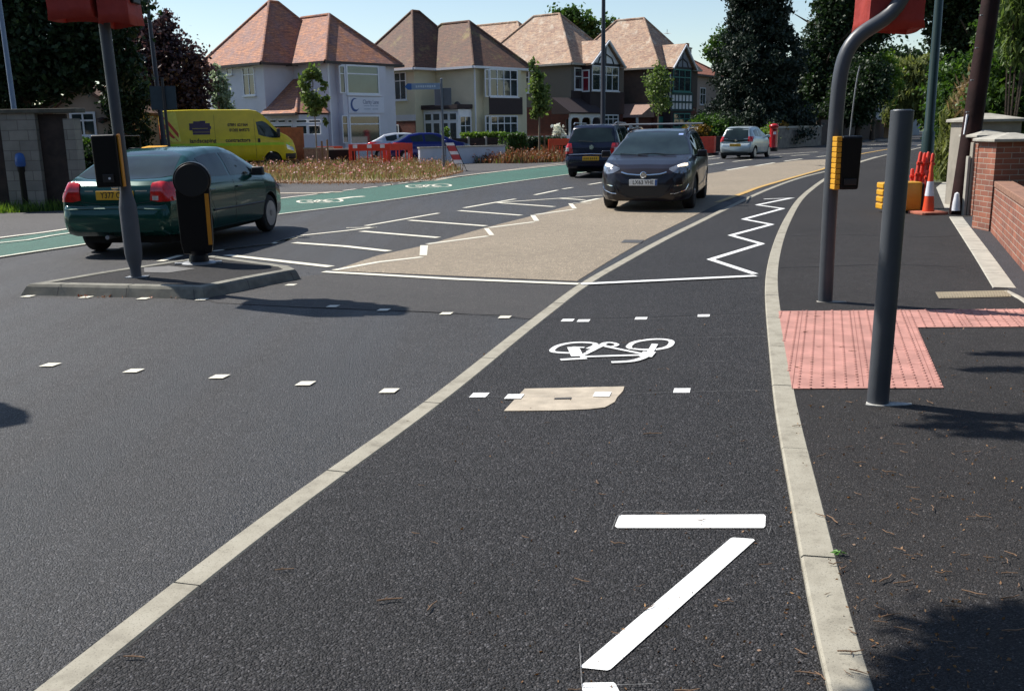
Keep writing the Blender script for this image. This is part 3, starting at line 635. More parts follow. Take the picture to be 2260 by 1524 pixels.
# --- plain grey post on the footway
bx, by, _ = G(1937, 888, ZF)
H1_ = 1.635-ZF
o = thing('grey_post', 'plain flat-topped grey steel post standing on the footway beside the tactile paving', 'post', (bx, by, ZF), 0)
g = MB(); lean = .013; r0 = .058
g.cyl((0, 0, 0), (lean*H1_, 0, H1_), r0, r0, 40); g.build('pole', M['pole'], o, smooth=True, angle=40, bevel=.003)
g = MB(); g.cyl((lean*H1_, 0, H1_), (lean*H1_, 0, H1_+.004), r0*.8, r0*.78, 24); g.build('cap', M['galv'], o)
g = MB(); g.prism([(-.085, -.05), (-.02, -.075), (.1, -.07), (.17, -.055), (.175, -.03), (.12, -.01), (-.06, .01)], 0, .004); g.build('base_collar', simple('mortar_collar', (.42, .41, .38), .8, var=.3, vs=40), o)
# --- cranked signal pole on the footway
bx, by, _ = G(1821, 665, ZF)
cr = thing('cranked_signal_pole', 'grey cranked signal pole with red bagged head and black button box on the footway', 'traffic signal', (bx, by, ZF), 0)
path = [Vector(AT(x, y, by))-Vector((bx, by, ZF)) for x, y in [(1821, 664), (1832, 450), (1841, 320), (1847, 240), (1852, 185), (1858, 145), (1869, 112), (1887, 86), (1910, 68), (1937, 52), (1962, 37), (1983, 18), (1996, -8), (2003, -45), (2006, -120), (2010, -420)]]
path[0] = Vector((0, 0, 0))
path = soften(smooth_path(path, .05), 3)
g = MB(); g.tube(path, .0605, 28); g.build('pole', M['pole'], cr, smooth=True, angle=60)
hx = AT(1985, 60, by)[0]-bx
hood(cr, hx-.235, hx+.22, .04, .42, 2.26, 3.3, 5)
signal_head(cr, hx, .23, 2.36, 1)
bz0 = AT(1860, 416, by)[2]-ZF; bz1 = AT(1860, 300, by)[2]-ZF; b0 = AT(1843, 350, by)[0]-bx; b1 = AT(1888, 350, by)[0]-bx
g = MB(); vs = [(b0, -.16, bz0), (b1-.015, -.16, bz0), (b1, -.16, bz1), (b0, -.16, bz1)]; g.add(vs+[(x, y+.19, z) for x, y, z in vs], [(0, 1, 2, 3), (7, 6, 5, 4), (0, 4, 5, 1), (1, 5, 6, 2), (2, 6, 7, 3), (3, 7, 4, 0)]); g.build('push_button_box', M['black'], cr, bevel=.018, seg=3)
g = MB(); nb = 10; hh = (bz1-bz0)/nb
for k in range(nb): g.box((b0-.024, -.07, bz0+(k+.5)*hh), (.045, .18, hh*.9))
g.build('amber_ribbed_edge', M['yellowplas'], cr, bevel=.005)
g = MB(); g.bb(b0+.03, b1-.04, -.175, -.158, bz0+.04, bz0+.09); g.build('button_panel', simple('dark_button_panel', (.02, .02, .022), .4), cr, bevel=.004)
g = MB(); g.tube([p+Vector((.085+.002*k, .03, 0)) for k, p in enumerate(path) if 1.15 < p.z < 2.0], .006, 6); g.build('cable', M['galv'], cr)
g = MB(); g.cyl(path[-1]*0+Vector((0, 0, 1.1)), Vector((.005, 0, 1.22)), .0625, .0625, 24); g.build('rust_band', simple('rust', (.14, .06, .03), .8, var=.4, vs=30), cr)
g = MB(); g.prism([(-.08, -.04), (.0, -.07), (.17, -.055), (.17, -.03), (.06, .02), (-.07, .02)], 0, .004); g.build('base_collar', M['capstone'], cr)
# --- telegraph pole
bx, by, _ = G(2117, 472, ZF)
tp_ = thing('telegraph_pole', 'dark creosoted timber telegraph pole leaning slightly beside the brick piers', 'telegraph pole', (bx, by, ZF-.05), 0)
a_ = Vector(AT(2187, 0, by+.15))-Vector((bx, by, ZF-.05)); d = a_/a_.z
g = MB(); g.tube([Vector((0, 0, 0)), d*1.2, d*a_.z, d*8.5], [.165, .155, .14, .12], 20); g.build('timber', M['telewood'], tp_, smooth=True)
g = MB(); p = d*(AT(2118, 270, by)[2]); g.box((p.x-.13, p.y-.06, p.z-.04), (.05, .03, .32), M=Matrix.Rotation(R(4), 3, 'Y')); g.build('white_plate', M['reflwhite'], tp_)
g = MB()
for k in range(4): q = d*(1.7+k*.5); g.cyl(q+Vector((-.14, -.1, 0)), q+Vector((-.2, -.14, 0)), .012, n=6)
g.build('step_bolt', M['galv'], tp_)
g = MB(); g.lathe([(.001, .42), (.035, .4), (.06, .25), (.07, .12), (.0, .12)], (-.13, -.14, 0), 12); g.build('cable_guard', M['reflwhite'], tp_, smooth=True)
# --- lamp columns
def column(name, label, x, y, h, r, mat, lean=0):
    o = thing(name, label, 'lamp post', (x, y, 0), 0, 'street lamp columns')
    g = MB(); g.tube([(0, 0, 0), (0, 0, 1.3), (0, 0, 1.35), (lean*h, 0, h)], [r*1.35, r*1.3, r, r*.62], 14); g.build('column', mat, o, smooth=True, angle=40)
    g = MB(); g.tube([(lean*h, 0, h), (lean*h+.2, -.3, h+.35), (lean*h+.4, -1.0, h+.45)], .03, 8); g.build('bracket', mat, o)
    g = MB(); g.box((lean*h+.45, -1.25, h+.45), (.22, .6, .12), taper=.7); g.build('lantern', M['galv'], o, bevel=.03); return o
x, y, _ = AT(1331, 200, 42); column('street_lamp', 'tall dark lamp column rising behind the navy people carrier', x, 42, 9.5, .105, M['poledark'])
x, y, _ = AT(2046, 340, 24); column('street_lamp', 'dark green lamp column right of the plain grey post', x, 24, 8.5, .115, M['polegreen'])
x, y, _ = AT(346, 150, 40); column('street_lamp', 'slim dark lamp column in front of the purple-leaved tree', x, 40, 8.5, .1, M['poledark'], -.02)
x, y, _ = AT(12, 200, 22); column('street_lamp', 'pale blue-grey lamp column at the far left, rising beside the stone wall', x, 22.3, 7.5, .06, simple('bluegrey_paint', (.16, .2, .27), .4), -.01)
# --- road sign seen from behind at left
x, y, _ = AT(372, 300, 30); o = thing('road_sign', 'dark backed road sign on a pole left of the yellow van', 'road sign', (x, 30, 0), 0)
g = MB(); g.cyl((0, 0, 0), (-.04, 0, 3.2), .045, n=12); g.build('post', M['poledark'], o)
g = MB(); z0 = AT(370, 242, 30)[2]; z1 = AT(370, 190, 30)[2]; g.box((-.27, .03, (z0+z1)/2), (.36, .02, z1-z0)); g.box((.14, .03, (z0+z1)/2), (.38, .02, z1-z0)); g.build('sign_plate', simple('dark_green_sign_back', (.02, .035, .045), .5), o, bevel=.004)
# --- fingerpost
x, y, _ = G(980, 377, 0); D = y
fp = thing('fingerpost', 'slim grey direction signpost with a long blue-grey finger, at the flower bed end', 'signpost', (x, y, 0), 0)
zt = AT(974, 176, D)[2]
g = MB(); g.cyl((0, 0, 0), (0, 0, zt), .05, .045, 14); g.lathe([(.05, zt), (.055, zt+.03), (.01, zt+.06)], n=12); g.build('post', simple('signpost_grey', (.10, .12, .15), .45), fp, smooth=True, angle=40)
g = MB(); xa = AT(893, 190, D)[0]-x; za = AT(930, 184, D)[2]; zb = AT(930, 198, D)[2]; g.bb(xa+.12, -.05, -.035, -.01, zb, za); g.build('finger', simple('sign_bluegrey', (.16, .24, .36), .45), fp, bevel=.003)
g = MB(); g.prism([(xa+.12, zb), (xa+.0, (za+zb)/2), (xa+.12, za)], .01, .036, M=Matrix.Rotation(R(90), 4, 'X')); g.bb(xa+.118, xa+.26, -.036, -.009, zb-.002, za+.002); g.build('finger_tip', M['bluecap'], fp)
g = MB()
for k in range(9): g.bb(xa+.42+k*.085, xa+.48+k*.085, -.039, -.036, (za+zb)/2-.035+(.0 if k % 3 else -.01), (za+zb)/2+.035)
g.build('lettering', simple('pale_sign_text', (.4, .5, .6), .5), fp)
g = MB(); z1 = AT(980, 196, D)[2]; z0 = AT(980, 233, D)[2]; g.bb(-.28, .0, .05, .07, z0, z1); g.build('sign_back', simple('sign_back_grey', (.11, .125, .16), .5), fp, bevel=.01)
g = MB(); g.bb(.03, .36, .04, .06, z0, z1+.03); g.build('sign_back', simple('sign_back_grey2', (.085, .10, .125), .5), fp, bevel=.01)
# --- red and white A-frame road sign, seen edge on
x, y, _ = G(1002, 378, 0)
af = thing('folding_road_sign', 'folding road works sign with red and white panels leaning by the signpost', 'road works sign', (x, y, 0), R(-12))
T = Matrix.Rotation(R(-24), 3, 'Y')
g = MB(); 
for s in (-1, 1): g.tube([(s*.17-.0+.33, 0, 0), (s*.17-.14, .0, 1.05)], .013, 6)
for s in (-1, 1): g.tube([(s*.17-.45+.18, .55, 0), (s*.17-.14, 0, 1.02)], .013, 6)
g.tube([(.5, -.1, .01), (.5, .1, .01)], .02, 6); g.build('frame', M['black'], af)
for k, (a_, b_, mt) in enumerate(((.28, .42, 'reflwhite'), (.42, .62, 'redface'), (.62, .74, 'reflwhite'), (.74, .95, 'redface'), (.95, 1.05, 'reflwhite'))):
    if mt == 'redface' and 'redface' not in M: M['redface'] = simple('sign_red', (.42, .05, .06), .45)
    f = lambda z: .33-.47*z/1.05
    g = MB(); g.add([(f(a_)-.16, -.02, a_), (f(a_)+.16, -.02, a_), (f(b_)+.16, -.02, b_), (f(b_)-.16, -.02, b_), (f(a_)-.16, -.005, a_), (f(a_)+.16, -.005, a_), (f(b_)+.16, -.005, b_), (f(b_)-.16, -.005, b_)], [(0, 1, 2, 3), (7, 6, 5, 4), (0, 4, 5, 1), (1, 5, 6, 2), (2, 6, 7, 3), (3, 7, 4, 0)])
    g.build('red_panel' if mt == 'redface' else 'white_panel', M[mt], af)
# --- plastic barriers
def barrier(label, x, y, w, h, rz, pads=True, mat='redplas', solid=False):
    o = thing('plastic_barrier', label, 'road barrier', (x, y, 0), rz, 'red plastic road works barriers')
    g = MB(); t = .045
    g.bb(-w/2, w/2, -t/2, t/2, h*.68, h*.97); g.bb(-w/2, w/2, -t/2, t/2, h*.12, h*.22)
    g.bb(-w/2, -w/2+.09, -t/2, t/2, h*.22, h*.68); g.bb(w/2-.09, w/2, -t/2, t/2, h*.22, h*.68)
    nb = 3 if not solid else int(w/.1)
    for k in range(1, nb*3):
        xx = -w/2+w*k/(nb*3); 
        if k % 3 != 0 or solid: g.bb(xx-.022, xx+.022, -t/2+.005, t/2-.005, h*.22, h*.68)
    g.build('panel', M[mat], o, bevel=.008)
    g = MB()
    for s in (-1, 1): g.bb(s*(w/2-.2)-.06, s*(w/2-.2)+.06, -.28, .28, 0, h*.12)
    g.build('foot', M['blackmat'], o, bevel=.01)
    g = MB(); g.cyl((-w/2-.02, 0, h*.15), (-w/2-.02, 0, h*.97), .03, n=10); g.cyl((w/2+.02, 0, h*.15), (w/2+.02, 0, h*.97), .03, n=10); g.build('hinge_post', M[mat], o)
    if pads:
        for k in (-.36, 0, .33):
            g = MB(); g.bb(w*k-.1, w*k+.1, -t/2-.008, -t/2-.001, h*.8, h*.95); g.build('reflector', M['reflwhite'], o)
    return o
x0 = AT(778, 350, 42.5)[0]; x1 = AT(845, 350, 42.5)[0]; h = 1.0
barrier('red plastic barrier with three white pads behind the flower bed', (x0+x1)/2+.1, 42.5, 1.75, 1.0, R(-6))
barrier('red plastic barrier set at an angle beside the blue car', AT(878, 350, 43)[0], 43.1, 1.3, 1.0, R(28), False)
barrier('low orange barrier seen over the small brick wall behind the young tree stakes', AT(728, 350, 46.5)[0], 46.5, 1.2, .86, R(-6), False, 'orangecone', True)
barrier('orange-red plastic barrier half hidden behind the navy people carrier', AT(1238, 350, 46)[0], 46, 1.15, 1.05, R(15), False, 'orangecone')
barrier('solid red barrier left of the silver hatchback, nearer one of the pair', AT(1559, 340, 51)[0], 51, .68, .98, R(-4), False, 'redplas', True)
barrier('solid red barrier left of the silver hatchback, seen end on beside its twin', AT(1574, 340, 51.2)[0], 51.3, .55, .98, R(55), False, 'redplas', True)
# --- pillar box
x, y, _ = G(1706, 334, 0); o = thing('pillar_box', 'red cast iron pillar box with black base on the far pavement', 'post box', (x, y, 0), 0)
g = MB(); g.lathe([(.24, .22), (.235, .26), (.225, 1.32), (.26, 1.36), (.27, 1.42), (.25, 1.47), (.16, 1.53), (.01, 1.56)], n=28); g.build('body', M['redpost'], o, smooth=True, angle=40)
g = MB(); g.lathe([(.25, 0), (.25, .22), (.22, .24)], n=24); g.build('base', M['black'], o)
g = MB(); g.bb(-.12, .12, -.245, -.2, 1.2, 1.24); g.build('letter_slot', M['black'], o)
g = MB(); g.bb(-.07, .07, -.24, -.2, .95, 1.1); g.build('notice_plate', M['reflwhite'], o)
# --- cone
x, y, _ = G(2048, 472, ZF); o = thing('traffic_cone', 'tall orange and white traffic cone on a square base by the yellow box', 'traffic cone', (x, y, ZF), R(10))
g = MB(); g.prism([(-.24, -.2), (-.2, -.24), (.2, -.24), (.24, -.2), (.24, .2), (.2, .24), (-.2, .24), (-.24, .2)], 0, .045); g.build('base', simple('worn_orange_base', (.38, .12, .07), .8, var=.3, vs=10), o, bevel=.01)
cn = lambda z: .095-.075*(z-.045)/.80
for nm, a_, b_, mt in (('lower_cone', .045, .30, 'orangecone'), ('white_sleeve', .30, .54, 'reflwhite'), ('upper_cone', .54, .85, 'orangecone')):
    g = MB(); g.lathe([(cn(a_)+(.003 if mt == 'reflwhite' else 0), a_), (cn(b_)+(.003 if mt == 'reflwhite' else 0), b_)], n=22); g.build(nm, M[mt], o, smooth=True, angle=40)
# --- folded expanding barriers standing in a bundle
x, y, _ = G(2030, 462, ZF)
o = thing('barrier_bundle', 'bundle of red plastic barrier posts leaning together behind the yellow box', 'road works equipment', (x, y+.2, ZF), 0)
for (px_b, px_t, yt, dy) in ((2012, 2033, 335, 0), (2020, 2042, 337, .06), (2030, 2050, 335, -.03), (2044, 2060, 338, .05), (2036, 2047, 375, -.08), (2010, 2014, 372, .12)):
    p0 = AT(px_b, 440, y+.2+dy); p1 = AT(px_t, yt, y+.2+dy)
    g = MB(); a_ = Vector((p0[0]-x, dy, .02)); b_ = Vector((p1[0]-x, dy, p1[2]-ZF))
    g.tube([a_, a_.lerp(b_, .3), a_.lerp(b_, .97), b_], [.035, .038, .032, .02], 10)
    for k in (.35, .6, .8): g.cyl(a_.lerp(b_, k)+Vector((-.045, -.02, 0)), a_.lerp(b_, k)+Vector((.045, -.02, 0)), .028, n=8)
    g.build('post', M['redplas'], o, smooth=True, angle=50)
# --- yellow box
x, y, _ = G(1990, 469, ZF)
o = thing('yellow_equipment_box', 'yellow plastic equipment box with a ribbed side standing behind the grey post', 'equipment box', (x, y, ZF), 0)
xr = AT(2040, 440, y)[0]-x; xl = AT(1963, 440, y)[0]-x; zt = AT(2000, 402, y)[2]-ZF
g = MB(); g.bb(xl, xr-.04, 0, .35, .02, zt); g.build('box_body', simple('yellow_box_shaded', (.5, .25, .02), .45, var=.1), o, bevel=.035, seg=3)  # yellow body in a darker tone: its shade is put into the colour
g = MB(); g.bb(xr-.05, xr, .01, .34, .03, zt-.02); g.build('black_side', M['blackmat'], o, bevel=.03)
g = MB(); xe = AT(1946, 440, y)[0]-x
for k in range(4): g.box(((xe+xl)/2-.004, .12, .05+(k+.5)*(zt-.05)/4), (xl-xe, .3, (zt-.05)/4*.86))
g.build('ribbed_edge', M['yellowplas'], o, bevel=.02)
# --- right hand boundary: piers, wall
def pier(label, mat, x0, x1, y0, y1, z1, cap_h=.09, over=.07, kmat='capstone', step=None):
    o = thing('gate_pier', label, 'gate pier', ((x0+x1)/2, (y0+y1)/2, ZF-.05), 0, 'gate piers on the right')
    w, d = x1-x0, y1-y0; g = MB(); g.bb(-w/2, w/2, -d/2, d/2, 0, z1-ZF+.05)
    g.build('shaft', mat, o)
    g = MB(); z = z1-ZF+.05; ow, od = w/2+over, d/2+over
    vs = [(-ow, -od, z), (ow, -od, z), (ow, od, z), (-ow, od, z), (-ow, -od, z+cap_h*.55), (ow, -od, z+cap_h*.55), (ow, od, z+cap_h*.55), (-ow, od, z+cap_h*.55), (-.04, -.04, z+cap_h*1.7), (.04, -.04, z+cap_h*1.7), (.04, .04, z+cap_h*1.7), (-.04, .04, z+cap_h*1.7)]
    g.add(vs, [(0, 3, 2, 1)]+[(i, (i+1) % 4, 4+(i+1) % 4, 4+i) for i in range(4)]+[(4+i, 4+(i+1) % 4, 8+(i+1) % 4, 8+i) for i in range(4)]+[(8, 9, 10, 11)])
    g.build('cap', M[kmat], o, bevel=.008); return o
X = lambda px, Y, py=400: AT(px, py, Y)[0]
M['palepier'] = simple('pale_rendered_pier', (.30, .27, .22), .85, var=.15, vs=5)
pier('pale rendered gate pier with a broad stone cap behind the telegraph pole', M['palepier'], X(2122, 17.4), X(2122, 17.4)+.98, 17.4, 18.0, 1.54, .09)
pier('brick gate pier between the telegraph pole and the nearest brick pier', M['brick'], X(2152, 15.75), X(2152, 15.75)+.46, 15.75, 16.25, 1.30, .07)
pier('nearest brick gate pier with stone cap joined to the low brick wall', M['brick'], X(2192, 13.45), X(2192, 13.45)+.62, 13.45, 13.95, 1.28, .07)
o = thing('stone_coping_edge', 'narrow pale stone gate stop standing beside the brick gate pier', 'gate stop', (X(2136, 15.9), 15.9, ZF-.05), 0); g = MB(); g.bb(-.045, .0, -.04, .04, 0, 1.0); g.build('slab', M['capstone'], o, bevel=.006); g = MB(); g.bb(.015, .05, -.05, .05, 0, 1.22); g.build('slab', M['palepier'], o, bevel=.006)
A_ = Vector(G(2186, 512, ZF)); B_ = Vector(G(2262, 603, ZF)); dd = (B_-A_).normalized(); nn = Vector((-dd.y, dd.x, 0)); A_ = A_; B_ = B_+dd*2.2
if nn.x < 0: nn = -nn
L = (B_-A_).length
wl = thing('brick_wall', 'low red brick garden wall with a brick-on-edge top at the right edge of the picture', 'garden wall', A_, math.atan2(dd.y, dd.x))
nsg = 1 if (Matrix.Rotation(-math.atan2(dd.y, dd.x), 3, 'Z') @ nn).y > 0 else -1
g = MB(); g.bb(0, L, 0, nsg*.215, -.05, .62); g.build('wall', M['brick'], wl)
g = MB(); g.bb(-.0, L+.01, -nsg*.012, nsg*.227, .62, .70); g.build('coping', simple('brick_on_edge', (.25, .13, .085), .85, var=.25, vs=10, bmp=.4), wl, bevel=.01)
# --- left: stone wall and piers
Yw = 20.8
wl = thing('stone_wall', 'stone block garden wall with a dark timber gate panel and thin coping at the left', 'garden wall', (X(75, Yw), Yw, 0), R(-3))
zt = AT(80, 250, Yw)[2]; off = X(75, Yw)
def wx(px, py=350): return X(px, Yw, py)-off
g = MB(); g.bb(wx(8), wx(88), 0, .35, -.05, zt); g.bb(wx(150), wx(174), 0, .3, -.05, zt-.12); g.build('stone_pier', M['block'], wl)
g = MB(); g.bb(wx(-70), wx(6), .1, .4, -.05, zt-.02); g.build('dark_return', M['fencedark'], wl)
g = MB(); g.bb(wx(88), wx(150), .12, .2, .0, zt-.02); g.build('gate_panel', M['fencedark'], wl)
g = MB(); g.bb(wx(-75), wx(182), -.05, .42, zt, zt+.09); g.build('coping', simple('mossy_coping', (.09, .08, .06), .9, var=.3, vs=6), wl, bevel=.015)
# ================================================================== VEHICLES
def interp(tab, x):
    xs = [t[0] for t in tab]; ys = [t[1] for t in tab]; return float(np.interp(x, xs, ys))
def carpaint(name, col, metal=.35, rough=.28):
    mt, nt, b = newmat(name); v = coords(nt); n = noise(nt, v, 3, 3); r = ramp(nt, n.outputs['Fac'], [(.3, [c*.9 for c in col]), (.7, [c*1.1 for c in col])])
    nt.links.new(r.outputs['Color'], b.inputs['Base Color']); b.inputs['Metallic'].default_value = metal; b.inputs['Roughness'].default_value = rough
    b.inputs['Coat Weight'].default_value = .4; b.inputs['Specular IOR Level'].default_value = .35; b.inputs['Coat Roughness'].default_value = .04; return mt
def lampmat(name, col, em=0, rough=.12):
    return simple(name, col, rough, var=.35, vs=14, coat=1, emit=(*col, em) if em else None)
M['tail'] = lampmat('tail_lamp_red', (.55, .012, .012)); M['tailclear'] = lampmat('tail_lamp_clear', (.6, .5, .45)); M['amberlamp'] = lampmat('amber_lamp', (.65, .16, .02))
M['headlamp'] = simple('headlamp_glass', (.24, .25, .27), .08, .6, var=.4, vs=9, coat=1); M['lit'] = simple('lit_headlamp', (.9, .85, .75), .2, emit=(1, .82, .6, .9))
M['chrome'] = simple('chrome', (.75, .76, .78), .12, 1.0); M['trim'] = simple('black_trim', (.012, .012, .013), .5); M['tyre'] = simple('tyre_rubber', (.016, .016, .017), .85, var=.2, vs=14, bmp=.2, bs=60)
M['alloy'] = simple('wheel_silver', (.36, .37, .39), .35, .7); M['platey'] = simple('yellow_plate', (.75, .40, .02), .4, var=.03); M['platew'] = simple('white_plate', (.72, .74, .72), .4, var=.03)
M['ink'] = simple('black_lettering', (.01, .01, .01), .5); M['under'] = simple('underbody', (.01, .01, .01), .9)
def seam_strip(pts_ax, bvh, axis, sign, w, off, mb):
    pass
class Car:
    def __init__(s, name, label, cat, loc, heading, prof, paint, group=None):
        "heading: degrees right of the photo's forward direction; local +x = front of the car"
        s.root = thing(name, label, cat, loc, R(90-heading), group); s.p = prof; s.paint = paint
        s.body()
    def body(s):
        p = s.p; L0, L1 = p['top'][0][0], p['top'][-1][0]
        xs = sorted(set([L0+(L1-L0)*i/90 for i in range(91)] + [L0+.012*k for k in range(1, 12)] + [L1-.012*k for k in range(1, 12)] + [t[0] for t in p['top']]))
        W = p['w']; vs = []; n = 13
        for x in xs:
            T = interp(p['top'], x); B = min(interp(p['belt'], x), T-.004); Zb = min(interp(p['bot'], x), B-.05); w = interp(p['plan'], x)*W
            # soften bottom of the bumpers
            g_ = max(0, T-B); k = min(1, g_/.42); th = p.get('tumble', .27)
            crown = .035 if g_ < .2 else .02
            sec = [(0, Zb), (.80*w, Zb), (.93*w, Zb+.025), (.985*w, Zb+.10), (1.0*w, Zb+.42*(B-Zb)), (.998*w, Zb+.66*(B-Zb)), (.985*w, B-.10 if B-Zb > .3 else Zb+.8*(B-Zb)), (.955*w, B-.02), (.925*w, B+.012*k)]
            sec += [(w*(.925-th*.42*k), B+.5*g_), (w*(.925-th*.85*k), B+.86*g_), (w*(.925-th*1.12*k-.04*(1-k)), B+.965*g_), (w*.38, T-.006-.15*crown*(1-k)), (0, T)]
            vs.append(sec)
        m_ = len(vs[0]); V = []; 
        for i, x in enumerate(xs):
            sec = vs[i]
            for y, z in sec: V.append((x, y, z))
            for y, z in reversed(sec[1:-1]): V.append((x, -y, z))
        q = 2*m_-2; fs = []
        for i in range(len(xs)-1):
            for k in range(q): fs.append((i*q+k, i*q+(k+1) % q, (i+1)*q+(k+1) % q, (i+1)*q+k))
        fs.append(tuple(range(q-1, -1, -1))); fs.append(tuple((len(xs)-1)*q+k for k in range(q)))
        mb = MB(); mb.add(V, fs)
        body = mb.build('body', [s.paint, M['under']], s.root, smooth=True, angle=42)
        # wheel arches cut out of the body
        cut = MB(); R_ = p['wr']
        for xw in (p['rw'], p['fw']): cut.lathe([(R_+.045, -W-.3), (R_+.045, W+.3)], (xw, 0, R_+.005), 40, 0, 'y')
        inner = MB(); 
        co = link('cutter', cut.mesh('cutter', M['under'])); co.parent = s.root
        bo = body.modifiers.new('Arch', 'BOOLEAN'); bo.object = co; bo.operation = 'DIFFERENCE'; bo.solver = 'EXACT'
        dg = bpy.context.evaluated_depsgraph_get(); dg.update()
        me = bpy.data.meshes.new_from_object(body.evaluated_get(dg)); body.modifiers.clear(); old = body.data; body.data = me
        bpy.data.objects.remove(co)
        me.polygons.foreach_set('use_smooth', [True]*len(me.polygons))
        try: me.set_sharp_from_angle(angle=R(42))
        except Exception: pass
        s.bodyo = body
        bm = bmesh.new(); bm.from_mesh(old); s.bvh = BVHTree.FromBMesh(bm); bm.free()
        u = MB(); u.bb(p['rw']-R_-.2, p['fw']+R_+.2, -W+.24, W-.24, R_*.55, p['bot'][1][1]+.25); u.build('underbody', M['under'], s.root)
    def hit(s, axis, sign, a, b):
        "project along +-x (a=y,b=z), +-y (a=x,b=z) or z (a=x,b=y) onto the body"
        if axis == 'x': o = Vector((sign*5, a, b)); d = Vector((-sign, 0, 0))
        elif axis == 'y': o = Vector((a, sign*5, b)); d = Vector((0, -sign, 0))
        else: o = Vector((a, b, 5)); d = Vector((0, 0, -1))
        loc, nor, i, dist = s.bvh.ray_cast(o, d)
        if loc is None:
            loc, nor, i, dist = s.bvh.find_nearest(Vector((s.p['top'][-1][0]*.98*sign if axis == 'x' else a, a if axis == 'x' else (sign*.8 if axis == 'y' else b), b if axis != 'z' else 1)))
        if nor.dot(d) > 0: nor = -nor
        return loc, nor
    def patch(s, name, axis, sign, top, bot, mat, off=.004, nu=14, nv=8, parent=None, mirror=False, th=.004):
        def samp(pl, t):
            ls = [0]
            for i in range(1, len(pl)): ls.append(ls[-1]+math.dist(pl[i], pl[i-1]))
            d = t*ls[-1]; return (float(np.interp(d, ls, [q[0] for q in pl])), float(np.interp(d, ls, [q[1] for q in pl])))
        for sg in ((sign, -sign) if mirror and axis == 'y' else (sign,)):
            for my in ((1, -1) if mirror and axis != 'y' else (1,)):
                vs = []; vi = []
                for j in range(nv+1):
                    for i in range(nu+1):
                        a = samp(top, i/nu); b = samp(bot, i/nu); t = j/nv; c = (a[0]+(b[0]-a[0])*t, a[1]+(b[1]-a[1])*t)
                        if my == -1: c = (-c[0], c[1]) if axis == 'x' else (c[0], -c[1])
                        l, n_ = s.hit(axis, sg, *c); vs.append(l+n_*off); vi.append(l-n_*th)
                mb = MB(); k = nu+1; N_ = len(vs)
                fs = [(j*k+i, j*k+i+1, (j+1)*k+i+1, (j+1)*k+i) for j in range(nv) for i in range(nu)]
                bd = [i for i in range(nu)] + [j*k+nu for j in range(nv)] + [nv*k+i for i in range(nu, 0, -1)] + [j*k for j in range(nv, 0, -1)]
                fs += [(bd[i], bd[(i+1) % len(bd)], N_+bd[(i+1) % len(bd)], N_+bd[i]) for i in range(len(bd))]
                mb.add(vs+vi, fs); mb.build(name, mat, parent or s.root, smooth=True, angle=50)
    def line(s, name, axis, sign, pl, w, mat, off=.002, mirror=False, parent=None, r=None):
        "thin seam or moulding following the body"
        for sg in ((sign, -sign) if mirror else (sign,)):
            P = []
            for i in range(len(pl)-1):
                k = max(1, int(math.dist(pl[i], pl[i+1])/.05))
                for j in range(k): P.append((pl[i][0]+(pl[i+1][0]-pl[i][0])*j/k, pl[i][1]+(pl[i+1][1]-pl[i][1])*j/k))
            P.append(pl[-1]); pts = []
            for a, b in P:
                l, n_ = s.hit(axis, sg, a, b); pts.append(l+n_*off)
            mb = MB(); mb.tube(pts, w/2, 6); mb.build(name, mat, parent or s.root, smooth=True)
    def wheels(s, spokes=5, hub='alloy', steer=0, caps=True):
        p = s.p; r = p['wr']; tw = p.get('tw', .2); W = p['w']
        for xw in (p['rw'], p['fw']):
            for sd in (1, -1):
                y = sd*(W-tw/2-.035); a = thing('wheel', None, None, (xw, y, r), R(steer) if xw == p['fw'] else 0); a.parent = s.root
                # the wheel itself is a mesh holding tyre and rim as its pieces
                mb = MB(); rr = r*.66
                mb.lathe([(rr, -tw/2+.01), (r-.035, -tw/2), (r-.008, -tw/2+.02), (r, -tw/2+.045), (r, tw/2-.045), (r-.008, tw/2-.02), (r-.035, tw/2), (rr, tw/2-.01)], n=40, axis='y')
                mb.build('tyre', M['tyre'], a, smooth=True, angle=50)
                mb = MB(); yo = sd*(tw/2-.012)
                mb.lathe([(rr+.004, yo-.02), (rr+.004, yo), (rr-.02, yo-.006), (rr-.03, yo-sd*.05)], n=36, axis='y')
                mb.lathe([(.055, yo-.02), (.06, yo), (.05, yo+sd*.012)], n=16, axis='y')
                mb.lathe([(rr-.02, yo-sd*.06), (rr-.02, yo-sd*.055)], n=30, axis='y', mi=1)
                for k in range(spokes):
                    an = 2*PI*k/spokes+.3; 
                    for da in (-.13, .13):
                        c = Vector((math.cos(an+da*.6)*rr*.5, yo-sd*.012, math.sin(an+da*.6)*rr*.5)); Mt = Matrix.Rotation(-(an+da*.3), 3, 'Y'); mb.box(c, (rr*.98, .022, .036), 0, M=Mt)
                mb.build('rim', [M[hub], M['under']], a, smooth=True, angle=40)
    def plate(s, x, z, sign, mat, txt=None, w=.52, h=.111, tilt=0, eu=False):
        l, n_ = s.hit('x', sign, 0, z); mb = MB(); xx = l.x+sign*.012
        mb.box((xx, 0, z), (.012, w, h)); o = mb.build('number_plate', M[mat], s.root, bevel=.004)
        Mt = Matrix.Translation((xx+sign*.0065, 0, z)) @ (Matrix.Rotation(R(90), 4, 'Z') if sign > 0 else Matrix.Rotation(R(-90), 4, 'Z')) @ Matrix.Rotation(R(90), 4, 'X')
        if txt: text_mesh(txt, h*.96, M['ink'], 'lettering', o, Mt, .0008, .0012, .82)
        else:
            mb = MB()
            for k in (-3, -2, -1, 0, 1.4, 2.4, 3.4): mb.box((xx+sign*.007, k*w*.118, z), (.002, w*.06, h*.55))
            mb.build('lettering', simple('worn_ink', (.16, .1, .02), .6), o)
